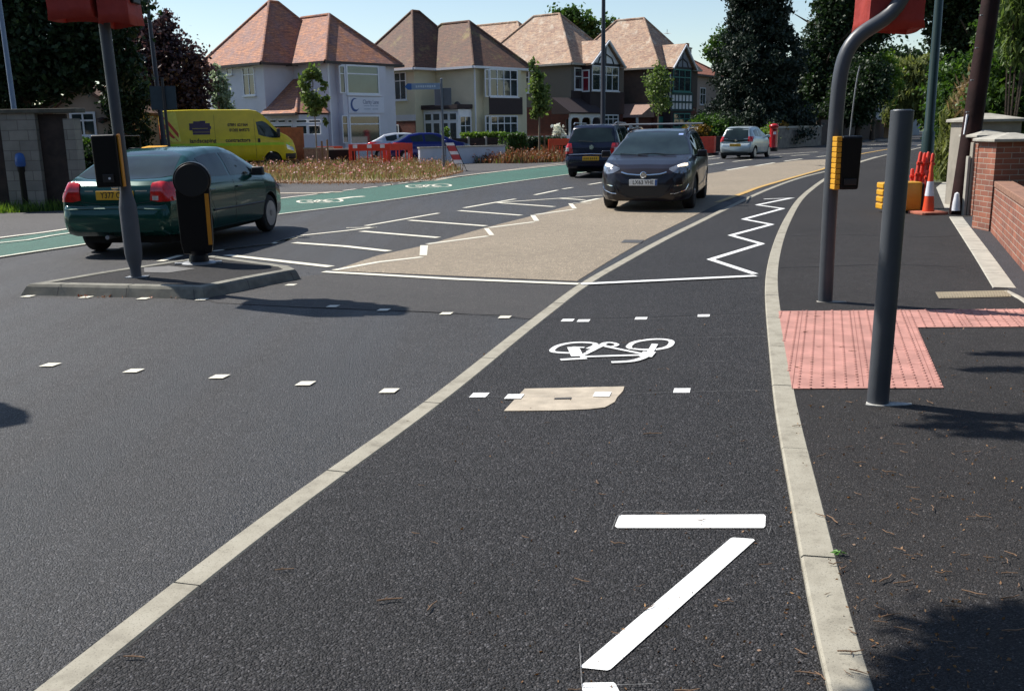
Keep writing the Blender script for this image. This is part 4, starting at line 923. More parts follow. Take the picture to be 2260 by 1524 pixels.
        if eu: mb = MB(); mb.box((xx+sign*.007, -sign*-(w/2-.022), z), (.002, .042, h*.96)); mb.build('blue_band', M['bluecap'], o)
        return o
    def mirror(s, x, y, z, mat):
        for sd in (1, -1):
            mb = MB(); mb.box((x, sd*(y+.09), z), (.10, .2, .13), taper=.85); mb.box((x+.01, sd*(y-.02), z-.04), (.05, .08, .04)); mb.build('door_mirror', mat, s.root, bevel=.035, seg=3, smooth=True)
def glass_set(c, ws_top, ws_bot, rg_top, rg_bot, sides, gl='carglass'):
    if ws_top: c.patch('windscreen', 'z', 1, ws_top, ws_bot, M[gl], .003, 14, 10)
    if rg_top: c.patch('rear_window', 'z', 1, rg_top, rg_bot, M[gl], .003, 14, 10)
    for t, b in sides: c.patch('side_window', 'y', 1, t, b, M[gl], .003, 14, 6, mirror=True)

# ---- green five-door hatchback with curved tail
RL = Vector(G(228, 552)); FRp = Vector(G(573, 525))
prof = dict(w=.845, wr=.295, rw=-1.27, fw=1.2, tw=.185, tumble=.26,
  top=[(-2.08, .56), (-2.06, .62), (-2.03, .665), (-1.99, .69), (-1.975, .86), (-1.95, .93), (-1.88, .985), (-1.72, 1.02), (-1.45, 1.155), (-1.15, 1.285), (-.85, 1.345), (-.45, 1.378), (0, 1.385), (.2, 1.36), (.42, 1.30), (.7, 1.165), (1.0, 1.015), (1.12, .965), (1.5, .91), (1.8, .83), (1.97, .73), (2.05, .62), (2.09, .5)],
  belt=[(-2.08, .54), (-1.97, .84), (-1.72, .925), (-1.2, .955), (-.4, .945), (.6, .925), (1.1, .90), (1.5, .85), (1.85, .74), (2.09, .47)],
  bot=[(-2.08, .34), (-1.95, .27), (-1.5, .24), (1.3, .2), (1.9, .2), (2.09, .3)],
  plan=[(-2.08, .74), (-2.05, .82), (-2.0, .875), (-1.85, .935), (-1.5, .975), (-1.0, .995), (0, 1), (1.0, .99), (1.5, .96), (1.85, .88), (2.0, .8), (2.09, .68)])
hd = 8.0
fwd = Vector((math.sin(R(hd)), math.cos(R(hd)), 0)); rgt = Vector((math.cos(R(hd)), -math.sin(R(hd)), 0))
cpos = RL + rgt*(.845-.17) - fwd*(prof['rw']+.0)
c = Car('green_hatchback', 'dark green rounded hatchback seen from behind on the left of the road', 'car', (cpos.x, cpos.y, 0), hd, prof, carpaint('green_metallic', (.004, .055, .042), .25, .2))
c.patch('rear_window', 'x', -1, [(-.53, 1.285), (-.3, 1.325), (0, 1.335), (.3, 1.325), (.53, 1.285)], [(-.66, 1.035), (-.5, 1.005), (0, .99), (.5, 1.005), (.66, 1.035)], M['carglass'], .003, 18, 10)
c.patch('windscreen', 'x', 1, [(-.52, 1.29), (0, 1.32), (.52, 1.29)], [(-.66, 1.0), (0, .99), (.66, 1.0)], M['carglass'], .003)
c.patch('side_window', 'y', 1, [(-.18, 1.285), (.0, 1.285), (.28, 1.25), (.5, 1.14), (.78, .985)], [(-.16, .965), (.1, .96), (.78, .955)], M['carglass'], .003, 14, 6, mirror=True)
c.patch('side_window', 'y', 1, [(-.97, 1.235), (-.7, 1.275), (-.25, 1.288)], [(-.90, .985), (-.6, .975), (-.23, .967)], M['carglass'], .003, 12, 6, mirror=True)
c.patch('quarter_window', 'y', 1, [(-1.24, 1.12), (-1.0, 1.22)], [(-1.16, 1.0), (-.96, .99)], M['carglass'], .003, 6, 6, mirror=True)
for sgn in (1, -1):
    for tp__, bt__, mt in (([(sgn*.50, .945), (sgn*.60, .965), (sgn*.72, .955), (sgn*.80, .93)], [(sgn*.485, .735), (sgn*.6, .715), (sgn*.72, .72), (sgn*.8, .735)], 'tail'),):
        c.patch('tail_lamp', 'x', -1, tp__, bt__, M[mt], .016, 12, 8, th=.03)
c.patch('reversing_lamp', 'x', -1, [(-.60, .79), (-.52, .79)], [(-.60, .735), (-.52, .735)], M['tailclear'], .02, 4, 3)
c.plate(-2, .80, -1, 'platey', 'Y377 O'.ljust(10), .52, .115)
c.line('boot_seam', 'x', -1, [(-.49, .72), (-.3, .695), (.3, .695), (.49, .72)], .008, M['trim'], -.001)
c.line('boot_seam', 'x', -1, [(-.47, .735), (-.47, .93), (-.44, .96)], .006, M['trim'], -.001); c.line('boot_seam', 'x', -1, [(.47, .735), (.47, .93), (.44, .96)], .006, M['trim'], -.001)
c.line('bumper_ridge', 'x', -1, [(-.7, .62), (-.4, .63), (0, .635), (.4, .63), (.7, .62)], .022, c.paint, .002)
c.line('bumper_seam', 'y', 1, [(-1.98, .665), (-1.62, .66)], .007, M['trim'], -.001, True)
c.line('door_seam', 'y', 1, [(.98, .9), (1.0, .6), (.93, .28)], .007, M['trim'], -.001, True); c.line('door_seam', 'y', 1, [(-.17, .95), (-.16, .6), (-.2, .27)], .007, M['trim'], -.001, True)
c.line('door_seam', 'y', 1, [(-1.0, .95), (-.98, .7), (-.85, .5), (-.85, .28)], .007, M['trim'], -.001, True); c.line('side_moulding', 'y', 1, [(-.92, .52), (.9, .50)], .03, M['trim'], .003, True)
c.line('sill_seam', 'y', 1, [(-.9, .27), (.95, .26)], .006, M['trim'], -.001, True)
for xx in (-.02, -.92):
    for sg in (1, -1):
        l, n_ = c.hit('y', sg, xx, .80); g = MB(); g.box(l+n_*.014, (.17, .025, .028)); g.build('door_handle', c.paint, c.root, bevel=.01)
l, n_ = c.hit('x', -1, 0, .90); g = MB(); g.box(l+n_*.006, (.01, .1, .045)); g.lathe([(.035, -.01), (.045, 0), (.035, .004)], (l.x, 0, .905), 18, axis='x'); g.build('badge', M['chrome'], c.root, bevel=.003)
for yy, w_ in ((.36, .12), (-.36, .16)):
    l, n_ = c.hit('x', -1, yy, .855); g = MB(); g.box(l+n_*.003, (.004, w_, .014)); g.build('badge', M['chrome'], c.root)
g = MB(); g.tube([(-1.78, .12, .265), (-2.07, .12, .265)], .028, 12); g.build('exhaust', M['galv'], c.root)
l, n_ = c.hit('x', -1, 0, 1.02); g = MB(); g.tube([l+Vector((-.01, .02, 0)), c.hit('x', -1, .38, 1.035)[0]+Vector((-.02, 0, .01))], .008, 6); g.build('wiper', M['trim'], c.root)
c.mirror(.60, .80, .99, M['trim']); c.wheels(7, 'alloy')
c.patch('tail_lamp', 'y', 1, [(-1.97, .92), (-1.84, .935), (-1.76, .90)], [(-1.97, .735), (-1.84, .72), (-1.77, .76)], M['tail'], .014, 8, 6, th=.03, mirror=True)
c.patch('headlamp', 'x', 1, [(.42, .74), (.72, .72)], [(.42, .62), (.72, .62)], M['headlamp'], .006, mirror=True); c.patch('grille', 'x', 1, [(-.35, .72), (.35, .72)], [(-.35, .64), (.35, .64)], M['trim'], .004)
for px_, h_ in ((-.35, 0), (.35, 0)):
    g = MB(); g.box((-.55, px_, 1.12), (.09, .26, .22), taper=.8); g.build('head_restraint', M['trim'], c.root, bevel=.04)

# ---- black estate facing us
prof = dict(w=.905, wr=.325, rw=-1.34, fw=1.34, tw=.22, tumble=.25,
  top=[(-2.35, .6), (-2.33, .72), (-2.3, .95), (-2.2, 1.12), (-2.05, 1.32), (-1.9, 1.46), (-1.4, 1.495), (-.6, 1.51), (-.1, 1.50), (.25, 1.46), (.55, 1.36), (.95, 1.17), (1.3, 1.02), (1.42, .99), (1.75, .945), (2.02, .87), (2.16, .80), (2.24, .72), (2.29, .60), (2.31, .5)],
  belt=[(-2.35, .57), (-2.28, .9), (-2.0, 1.0), (-1, 1.0), (0, .97), (.9, .95), (1.35, .93), (1.8, .87), (2.05, .78), (2.24, .62), (2.31, .46)],
  bot=[(-2.35, .4), (-2.2, .26), (-1.7, .22), (1.6, .2), (2.1, .19), (2.26, .2), (2.31, .27)],
  plan=[(-2.35, .76), (-2.3, .85), (-2.1, .93), (-1.5, .98), (-.6, 1), (1.0, 1), (1.5, .985), (1.85, .94), (2.05, .87), (2.18, .78), (2.26, .66), (2.31, .50)])
FL = Vector(G(1345, 462)); FR_ = Vector(G(1513, 460)); 
mid = (FL+FR_)/2; hd = 180+5   # travelling towards the camera
dirv = (FR_-FL).normalized(); hd = 180+math.degrees(math.atan2(-dirv.y, dirv.x)) + 13
fwd = Vector((math.sin(R(hd)), math.cos(R(hd)), 0)); mid = mid + Vector((.08, .25, 0))
cpos = mid - fwd*prof['fw']
c = Car('black_estate_car', 'black estate car with lit headlamps driving towards us on the buff surfacing', 'car', (cpos.x, cpos.y, 0), hd, prof, carpaint('black_purple_metallic', (.009, .006, .009), .0, .3))
c.patch('windscreen', 'x', 1, [(-.56, 1.43), (-.3, 1.455), (0, 1.465), (.3, 1.455), (.56, 1.43)], [(-.75, 1.025), (-.4, 1.01), (0, 1.0), (.4, 1.01), (.75, 1.025)], M['carglass'], .003, 18, 10)
c.patch('side_window', 'y', 1, [(-.22, 1.40), (.2, 1.385), (.55, 1.28), (1.05, 1.02)], [(-.2, 1.0), (.3, .99), (1.08, .985)], M['carglass'], .003, 14, 6, mirror=True)
c.patch('side_window', 'y', 1, [(-1.15, 1.40), (-.7, 1.41), (-.3, 1.405)], [(-1.1, 1.02), (-.28, 1.005)], M['carglass'], .003, 12, 6, mirror=True)
c.patch('side_window', 'y', 1, [(-1.95, 1.33), (-1.25, 1.395)], [(-1.9, 1.06), (-1.2, 1.025)], M['carglass'], .003, 12, 6, mirror=True)
c.patch('rear_window', 'x', -1, [(-.5, 1.40), (.5, 1.40)], [(-.6, 1.1), (.6, 1.1)], M['carglass'], .003)
for sgn in (1, -1):
    c.patch('headlamp', 'x', 1, [(sgn*.46, .795), (sgn*.58, .84), (sgn*.72, .895), (sgn*.80, .905)], [(sgn*.46, .765), (sgn*.56, .715), (sgn*.70, .69), (sgn*.81, .74)], M['headlamp'], .008, 14, 6, th=.03)
    c.patch('lit_lamp', 'x', 1, [(sgn*.60, .835), (sgn*.68, .865), (sgn*.76, .882)], [(sgn*.62, .815), (sgn*.70, .825), (sgn*.77, .83)], M['lit'], .014, 8, 5)
    c.patch('fog_lamp_recess', 'x', 1, [(sgn*.54, .47), (sgn*.72, .50)], [(sgn*.55, .38), (sgn*.72, .36)], M['trim'], .004, 8, 5)
    c.patch('fog_lamp_chrome', 'x', 1, [(sgn*.56, .485), (sgn*.70, .505)], [(sgn*.56, .468), (sgn*.7, .488)], M['chrome'], .008, 8, 3)
    c.line('bumper_chrome', 'x', 1, [(sgn*.80, .50), (sgn*.76, .40), (sgn*.60, .345), (sgn*.5, .34)], .016, M['chrome'], .004)
c.patch('grille', 'x', 1, [(-.40, .715), (0, .70), (.40, .715)], [(-.36, .64), (0, .615), (.36, .64)], M['trim'], .004, 16, 4)
c.line('grille_chrome_bar', 'x', 1, [(-.42, .72), (-.3, .69), (-.12, .675), (0, .675), (.12, .675), (.3, .69), (.42, .72)], .034, M['chrome'], .012)
l, n_ = c.hit('x', 1, 0, .68); g = MB(); g.lathe([(.035, .0), (.06, .012), (.06, .025), (.048, .032), (.044, .02)], (l.x+.01, 0, .685), 28, axis='x'); g.lathe([(.042, .0), (.042, .022)], (l.x+.01, 0, .685), 24, axis='x')
g.box((l.x+.036, .01, .688), (.008, .035, .035)); g.build('badge', M['chrome'], c.root, smooth=True, angle=40)
c.patch('lower_grille', 'x', 1, [(-.50, .50), (0, .50), (.50, .50)], [(-.36, .30), (0, .275), (.36, .30)], M['trim'], .004, 16, 6)
c.line('lower_grille_edge', 'x', 1, [(-.54, .50), (-.46, .36), (-.30, .275), (0, .255), (.30, .275), (.46, .36), (.54, .50)], .014, M['trim'], .004)
c.plate(2, .545, 1, 'platew', 'LX63 VHE', .52, .115, eu=True)
c.line('door_seam', 'y', 1, [(1.05, .96), (1.0, .6), (.85, .26)], .007, M['trim'], -.001, True); c.line('door_seam', 'y', 1, [(-.24, 1.0), (-.24, .27)], .007, M['trim'], -.001, True); c.line('door_seam', 'y', 1, [(-1.2, 1.0), (-1.1, .7), (-.9, .45), (-.88, .27)], .007, M['trim'], -.001, True)
c.line('window_chrome', 'y', 1, [(1.05, .975), (.2, .985), (-1.9, 1.03)], .014, M['chrome'], .003, True); c.line('side_crease', 'y', 1, [(.8, .42), (-.2, .45), (-.9, .62)], .012, c.paint, .003, True)
c.line('bonnet_seam', 'z', 1, [(1.36, .68), (1.8, .66), (2.08, .5)], .007, M['trim'], -.001); c.line('bonnet_seam', 'z', 1, [(1.36, -.68), (1.8, -.66), (2.08, -.5)], .007, M['trim'], -.001)
for sg in (1, -1):
    g = MB(); g.tube([(.3, sg*.60, 1.475), (.2, sg*.62, 1.515), (-1.7, sg*.62, 1.53), (-1.85, sg*.6, 1.48)], .016, 8); g.build('roof_rail', M['chrome'], c.root, smooth=True)
g = MB(); g.tube([(-.1, -.86, 1.595), (-.1, .86, 1.595)], .017, 8); g.bb(-.14, -.06, -.64, -.58, 1.52, 1.6); g.bb(-.14, -.06, .58, .64, 1.52, 1.6); g.build('roof_bar', M['galv'], c.root)
g = MB(); g.tube([(-1.15, -.8, 1.605), (-1.15, .8, 1.605)], .017, 8); g.build('roof_bar', M['trim'], c.root)
for pts in ([(1.33, .5), (1.27, .1), (1.29, -.25)], [(1.36, -.05), (1.30, -.35), (1.27, -.6)]):
    c.line('wiper', 'z', 1, pts, .014, M['trim'], .016)
l, n_ = c.hit('x', 1, -.47, 1.40); 
c.patch('windscreen_sticker', 'x', 1, [(.44, 1.405), (.53, 1.405)], [(.44, 1.375), (.53, 1.375)], simple('sticker_blue', (.3, .4, .7), .4), .006, 4, 3)
c.mirror(.88, .86, 1.03, c.paint); c.wheels(5, 'alloy')
for yy in (-.36, .36):
    g = MB(); g.box((-.2, yy, 1.15), (.09, .26, .2), taper=.8); g.build('head_restraint', M['trim'], c.root, bevel=.04)

# ---- navy people carrier seen from behind
mpv = dict(w=.90, wr=.32, rw=-1.33, fw=1.37, tw=.2, tumble=.2,
  top=[(-2.23, .60), (-2.2, .66), (-2.14, .70), (-2.12, .95), (-2.07, 1.08), (-1.98, 1.30), (-1.86, 1.53), (-1.72, 1.605), (-1.2, 1.635), (-.4, 1.64), (.2, 1.60), (.7, 1.42), (1.35, 1.08), (1.9, .96), (2.13, .78), (2.23, .55)],
  belt=[(-2.23, .57), (-2.1, .98), (-1.8, 1.05), (.8, 1.0), (1.4, .96), (1.9, .85), (2.23, .5)],
  bot=[(-2.23, .38), (-2.1, .3), (-1.7, .24), (1.8, .2), (2.23, .3)],
  plan=[(-2.23, .80), (-2.18, .88), (-2.05, .94), (-1.7, .98), (-1, 1), (1.2, 1), (1.8, .94), (2.1, .82), (2.23, .68)])
rl = Vector(G(1262, 390)); hd = 16; fwd = Vector((math.sin(R(hd)), math.cos(R(hd)), 0)); rgt = Vector((math.cos(R(hd)), -math.sin(R(hd)), 0))
cpos = rl + rgt*(.80) - fwd*mpv['rw']
c = Car('navy_people_carrier', 'dark navy people carrier with roof rails driving away beside the green cycle lane', 'car', (cpos.x, cpos.y, 0), hd, mpv, carpaint('navy_metallic', (.004, .006, .022), .15, .25))
c.patch('rear_window', 'x', -1, [(-.60, 1.50), (0, 1.54), (.60, 1.50)], [(-.70, 1.10), (0, 1.08), (.70, 1.10)], M['carglass'], .003, 16, 8)
for t, b in (([(-1.8, 1.42), (-1.2, 1.50)], [(-1.78, 1.1), (-1.15, 1.07)]), ([(-1.08, 1.50), (-.2, 1.51)], [(-1.05, 1.07), (-.2, 1.05)]), ([(-.1, 1.51), (.35, 1.45), (1.05, 1.1)], [(-.1, 1.045), (1.08, 1.03)])): c.patch('side_window', 'y', 1, t, b, M['carglass'], .003, 12, 6, mirror=True)
c.patch('windscreen', 'x', 1, [(-.58, 1.5), (.58, 1.5)], [(-.72, 1.12), (.72, 1.12)], M['carglass'], .003)
for sgn in (1, -1):
    c.patch('tail_lamp', 'x', -1, [(sgn*.64, 1.06), (sgn*.8, 1.06)], [(sgn*.58, .76), (sgn*.82, .74)], M['tail'], .014, 8, 8, th=.03)
    c.patch('clear_lamp', 'x', -1, [(sgn*.71, .93), (sgn*.80, .93)], [(sgn*.71, .82), (sgn*.81, .82)], M['tailclear'], .018, 4, 5)
    g = MB(); g.tube([(.5, sgn*.65, 1.60), (.3, sgn*.66, 1.66), (-1.5, sgn*.66, 1.68), (-1.75, sgn*.64, 1.62)], .018, 8); g.build('roof_rail', M['alloy'], c.root)
c.line('tailgate_chrome', 'x', -1, [(-.72, .715), (0, .735), (.72, .715)], .03, M['chrome'], .004)
c.plate(-2, .60, -1, 'platey', None, .52, .12); l, n_ = c.hit('x', -1, 0, .94); g = MB(); g.lathe([(.05, -.012), (.075, 0), (.07, -.02)], (l.x-.004, 0, .94), 20, axis='x'); g.build('badge', M['chrome'], c.root)
c.mirror(.95, .86, 1.08, c.paint); c.wheels(5, 'alloy'); c.line('tailgate_seam', 'x', -1, [(-.6, .72), (-.55, .5), (0, .48), (.55, .5), (.6, .72)], .008, M['trim'], -.001)
c.line('wiper', 'x', -1, [(-.02, 1.10), (.42, 1.13)], .014, M['trim'], .014)

# ---- small silver hatchback seen from behind
sm = dict(w=.81, wr=.28, rw=-1.15, fw=1.19, tw=.17, tumble=.26,
  top=[(-1.7, .58), (-1.68, .66), (-1.63, .70), (-1.62, .92), (-1.55, 1.1), (-1.42, 1.32), (-1.3, 1.41), (-.9, 1.46), (-.3, 1.465), (.1, 1.42), (.5, 1.25), (.95, 1.02), (1.4, .92), (1.62, .78), (1.71, .55)],
  belt=[(-1.7, .55), (-1.6, .88), (-1.3, .98), (-.2, .95), (.9, .92), (1.4, .82), (1.71, .5)], bot=[(-1.7, .36), (-1.6, .27), (-1.2, .24), (1.3, .2), (1.71, .3)],
  plan=[(-1.7, .78), (-1.64, .88), (-1.5, .95), (-1.1, .99), (0, 1), (1.1, .98), (1.5, .88), (1.71, .68)])
rl = Vector(G(1596, 350)); hd = 30; fwd = Vector((math.sin(R(hd)), math.cos(R(hd)), 0)); rgt = Vector((math.cos(R(hd)), -math.sin(R(hd)), 0)); cpos = rl + rgt*.72 - fwd*sm['rw']
c = Car('silver_hatchback', 'small silver hatchback driving away near the red pillar box', 'car', (cpos.x, cpos.y, 0), hd, sm, carpaint('silver_metallic', (.40, .46, .48), .45, .3))
c.patch('rear_window', 'x', -1, [(-.5, 1.36), (0, 1.40), (.5, 1.36)], [(-.6, .80), (0, .74), (.6, .80)], M['carglass'], .004, 14, 8)
for t, b in (([(-1.15, 1.25), (-.5, 1.35)], [(-1.05, 1.02), (-.48, .98)]), ([(-.4, 1.35), (0, 1.33), (.72, 1.0)], [(-.38, .975), (.75, .955)])): c.patch('side_window', 'y', 1, t, b, M['carglass'], .003, 10, 5, mirror=True)
c.patch('windscreen', 'x', 1, [(-.5, 1.35), (.5, 1.35)], [(-.65, 1.02), (.65, 1.02)], M['carglass'], .003)
for sgn in (1, -1): c.patch('tail_lamp', 'x', -1, [(sgn*.57, 1.0), (sgn*.74, 1.0)], [(sgn*.56, .79), (sgn*.75, .76)], M['tail'], .016, 8, 8, th=.03)
c.plate(-2, .62, -1, 'platey', None, .52, .12); c.mirror(.65, .77, 1.0, c.paint); c.wheels(5, 'alloy'); c.line('door_seam', 'y', 1, [(.8, .92), (.8, .5), (.65, .26)], .007, M['trim'], -.001, True); c.line('door_seam', 'y', 1, [(-.45, .96), (-.45, .27)], .007, M['trim'], -.001, True)
l, n_ = c.hit('x', -1, 0, .86); g = MB(); g.lathe([(.04, -.012), (.06, 0), (.05, -.016)], (l.x-.008, 0, .83), 16, axis='x'); g.build('badge', M['chrome'], c.root)

# ---- parked and distant cars
def parked(name, label, px, Y, hd, prof, paint, py=340, front=False):
    x = AT(px, py, Y)[0]; c = Car(name, label, 'car', (x, Y, 0), hd, prof, paint)
    tp2 = prof['top']; 
    c.patch('rear_window', 'x', -1, [(-.48, 1.33), (.48, 1.33)], [(-.6, 1.03), (.6, 1.03)], M['carglass'], .004, 10, 6)
    c.patch('windscreen', 'x', 1, [(-.5, 1.33), (.5, 1.33)], [(-.66, 1.02), (.66, 1.02)], M['carglass'], .004, 10, 6)
    for t, b in (([(-1.05, 1.22), (-.45, 1.31)], [(-.98, .99), (-.43, .98)]), ([(-.35, 1.31), (.1, 1.30), (.72, 1.0)], [(-.33, .98), (.75, .955)])): c.patch('side_window', 'y', 1, t, b, M['carglass'], .003, 10, 5, mirror=True)
    for sgn in (1, -1):
        c.patch('tail_lamp', 'x', -1, [(sgn*.55, .95), (sgn*.76, .95)], [(sgn*.55, .78), (sgn*.76, .76)], M['tail'], .016, 6, 6, th=.03)
        c.patch('headlamp', 'x', 1, [(sgn*.45, .80), (sgn*.72, .84)], [(sgn*.46, .68), (sgn*.73, .68)], M['headlamp'], .008, 6, 5, th=.03)
    c.patch('grille', 'x', 1, [(-.4, .70), (.4, .70)], [(-.38, .60), (.38, .60)], M['trim'], .004)
    c.plate(2 if front else -2, .55 if front else .62, 1 if front else -1, 'platew' if front else 'platey', None)
    c.mirror(.62, .8, .98, c.paint); c.wheels(5, 'alloy'); return c
green_prof = dict(w=.845, wr=.295, rw=-1.27, fw=1.2, tw=.185, tumble=.24, top=[(-2.05, .56), (-2.0, .67), (-1.95, .88), (-1.7, 1.0), (-1.45, 1.12), (-1.1, 1.32), (-.6, 1.40), (0, 1.40), (.35, 1.36), (.75, 1.17), (1.15, .99), (1.6, .9), (1.95, .74), (2.07, .5)], belt=[(-2.05, .54), (-1.9, .85), (-1.2, .95), (.6, .925), (1.5, .85), (2.07, .47)], bot=[(-2.05, .34), (-1.5, .24), (1.3, .2), (2.07, .3)], plan=[(-2.05, .76), (-1.9, .9), (-1.5, .97), (0, 1), (1.4, .96), (1.85, .86), (2.07, .68)])
parked('white_parked_car', 'pale silver parked car in front of the white house, behind the blue car', 895, 52, 82, green_prof, carpaint('pale_silver', (.50, .53, .58), .3, .3))
parked('blue_parked_car', 'bright blue parked car beyond the red barriers', 948, 47.6, 74, green_prof, carpaint('royal_blue', (.006, .010, .12), .3, .2))
x, y, _ = G(2072, 309, 0)
parked('distant_silver_car', 'distant silver car coming round the bend at the far right of the road', 2083, 77, 195, green_prof, carpaint('grey_silver', (.33, .36, .4), .4, .3), py=300, front=True)

# ---- yellow van
vx = AT(507, 350, 43)[0]
vp = dict(w=.98, wr=.34, rw=-1.65, fw=1.75, tw=.2, tumble=.09,
  top=[(-2.80, .75), (-2.78, 2.30), (-2.72, 2.44), (-2.55, 2.5), (-1.5, 2.53), (.9, 2.52), (1.2, 2.47), (1.38, 2.36), (1.7, 2.02), (2.1, 1.58), (2.2, 1.50), (2.45, 1.38), (2.66, 1.2), (2.75, .98), (2.8, .7)],
  belt=[(-2.8, .7), (-2.78, 1.32), (1.8, 1.32), (2.1, 1.28), (2.4, 1.16), (2.6, 1.0), (2.8, .6)], bot=[(-2.8, .42), (-2.2, .36), (2.0, .3), (2.8, .36)],
  plan=[(-2.8, .95), (-2.74, .98), (-2.4, 1), (1.7, 1), (2.3, .95), (2.62, .86), (2.8, .72)])
yel = carpaint('van_yellow', (.62, .50, .008), .0, .4)
vhd = 69
c = Car('yellow_van', 'yellow high-roofed contractors van with red and yellow chevrons, parked behind the flower bed', 'van', (vx, 43, 0), vhd, vp, yel)
c.patch('side_window', 'y', 1, [(1.12, 1.98), (1.40, 2.02), (1.56, 1.94), (2.08, 1.44)], [(1.2, 1.44), (1.45, 1.36), (1.8, 1.29), (2.12, 1.30)], M['carglass'], .004, 14, 8, mirror=True)
c.patch('windscreen', 'x', 1, [(-.78, 2.2), (.78, 2.2)], [(-.84, 1.45), (.84, 1.45)], M['carglass'], .004)
M['chevy'] = simple('bright_yellow_stripe', (.72, .68, .1), .4); M['chevr'] = simple('red_stripe', (.5, .05, .02), .4); M['lime'] = simple('lime_stripe', (.38, .62, .01), .35)
# visible (right-hand) side is local -y
sd = -1
c.patch('lime_stripe', 'y', sd, [(-2.7, 1.115), (2.62, 1.10)], [(-2.7, 1.0), (2.66, .99)], M['lime'], .004, 40, 2)
c.patch('chevron_panel', 'y', sd, [(-2.74, 2.35), (-2.12, 2.42)], [(-2.74, 1.2), (-2.0, 1.2)], M['chevy'], .004, 10, 14)
for k in range(6):
    z0 = 2.55-k*.40
    a0, a1 = (-2.74, z0), (-2.16, z0-1.12)
    # slanting red bands clipped to the panel
    def cl(z): return max(1.2, min(2.36, z))
    t = [(-2.73, cl(z0)), (-2.4, cl(z0-.55)), (-2.08, cl(z0-1.0))]; b = [(-2.73, cl(z0-.2)), (-2.4, cl(z0-.75)), (-2.08, cl(z0-1.2))]
    if max(q[1] for q in t)-min(q[1] for q in b) > .18: c.patch('red_chevron', 'y', sd, t, b, M['chevr'], .008, 10, 4)
for sgn in (1, -1):
    c.patch('rear_chevron_panel', 'x', -1, [(sgn*.04, 2.3), (sgn*.86, 2.3)], [(sgn*.04, .75), (sgn*.92, .75)], M['chevy'], .004, 8, 12)
    for k in range(5):
        z0 = 2.3-k*.36; c.patch('red_chevron', 'x', -1, [(sgn*.05, z0-.0), (sgn*.9, max(.8, z0-.55))], [(sgn*.05, z0-.15), (sgn*.9, max(.76, z0-.7))], M['chevr'], .009, 6, 3)
dk = simple('dark_livery', (.02, .012, .02), .5)
l, n_ = c.hit('y', sd, 0, 1.6); yv = l.y
def side_txt(t, x, z, size, sx=1):
    l, n_ = c.hit('y', sd, x, z); Mt = Matrix.Translation((x, l.y-.006, z)) @ Matrix.Rotation(R(90), 4, 'X'); text_mesh(t, size, dk, 'lettering', c.root, Mt, .001, .006, sx)
side_txt('landscaping', -1.12, 1.22, .25, .95); side_txt('contractors', .32, 1.22, .23, .95); side_txt('07891 621564', .36, 1.86, .17, .85); side_txt('01202 849273', .42, 1.64, .17, .85)
g = MB()
for (x_, z_, w_, h_) in ((-1.25, 1.84, .84, .22), (-1.35, 1.98, .3, .1), (-1.12, 2.0, .22, .1), (-1.2, 1.66, .72, .14), (-1.2, 1.53, .70, .10), (-.86, 1.77, .14, .12), (-1.62, 1.72, .12, .12)):
    l, n_ = c.hit('y', sd, x_, z_); g.box((x_+.05, l.y-.003, z_), (w_, .006, h_))
g.build('logo_panel', simple('logo_purple', (.045, .035, .09), .5), c.root, bevel=.002)
c.line('door_seam', 'y', sd, [(1.05, 2.1), (1.05, .45)], .012, M['trim'], 0); c.line('door_seam', 'y', sd, [(-.6, 2.3), (-.6, .45)], .012, simple('seam_olive', (.12, .1, .01), .6), 0)
l, n_ = c.hit('y', sd, 1.2, 1.2); g = MB(); g.box(l+n_*.015, (.10, .03, .16)); g.build('door_handle', M['trim'], c.root, bevel=.01)
for s_ in (1, -1): g = MB(); g.box((2.02, s_*1.10, 1.52), (.14, .26, .36), taper=.9); g.build('door_mirror', M['trim'], c.root, bevel=.04)
c.patch('bumper', 'y', sd, [(2.3, .62), (2.78, .62)], [(2.3, .38), (2.76, .38)], M['trim'], .006, 6, 4); c.patch('headlamp', 'y', sd, [(2.35, 1.02), (2.68, .86)], [(2.4, .8), (2.7, .72)], M['headlamp'], .006, 6, 4)
c.wheels(6, 'under')
# ---- small yellow dumper behind the car
x, y, _ = AT(322, 330, 37); o = thing('site_dumper', 'small yellow site dumper partly hidden behind the green hatchback roof', 'dumper', (x, 37, 0), R(75)); o.scale = (.85, .85, .85)
g = MB(); g.add([(-.2, -.5, .7), (.9, -.55, .6), (1.0, -.55, 1.3), (-.45, -.5, 1.15), (-.2, .5, .7), (.9, .55, .6), (1.0, .55, 1.3), (-.45, .5, 1.15)], [(0, 1, 2, 3), (7, 6, 5, 4), (0, 4, 5, 1), (1, 5, 6, 2), (2, 6, 7, 3), (3, 7, 4, 0)]); g.build('skip', M['yellowplas'], o, bevel=.03)
g = MB(); g.bb(-1.3, -.2, -.4, .4, .45, .95); g.build('engine_cover', M['yellowplas'], o, bevel=.05)
g = MB(); g.tube([(-.9, -.4, .9), (-.9, -.4, 1.75), (-.9, .4, 1.75), (-.9, .4, .9)], .03, 8); g.build('roll_bar', M['black'], o)
g = MB(); g.box((-.8, 0, 1.1), (.4, .4, .3)); g.build('seat', M['black'], o, bevel=.05)
for xx in (-.9, .45):
    for s_ in (1, -1): g = MB(); g.lathe([(.2, -.12), (.36, -.13), (.4, -.08), (.4, .08), (.36, .13), (.2, .12)], (xx, s_*.62, .4), 22, axis='y'); g.build('wheel', M['tyre'], o, smooth=True, angle=40)
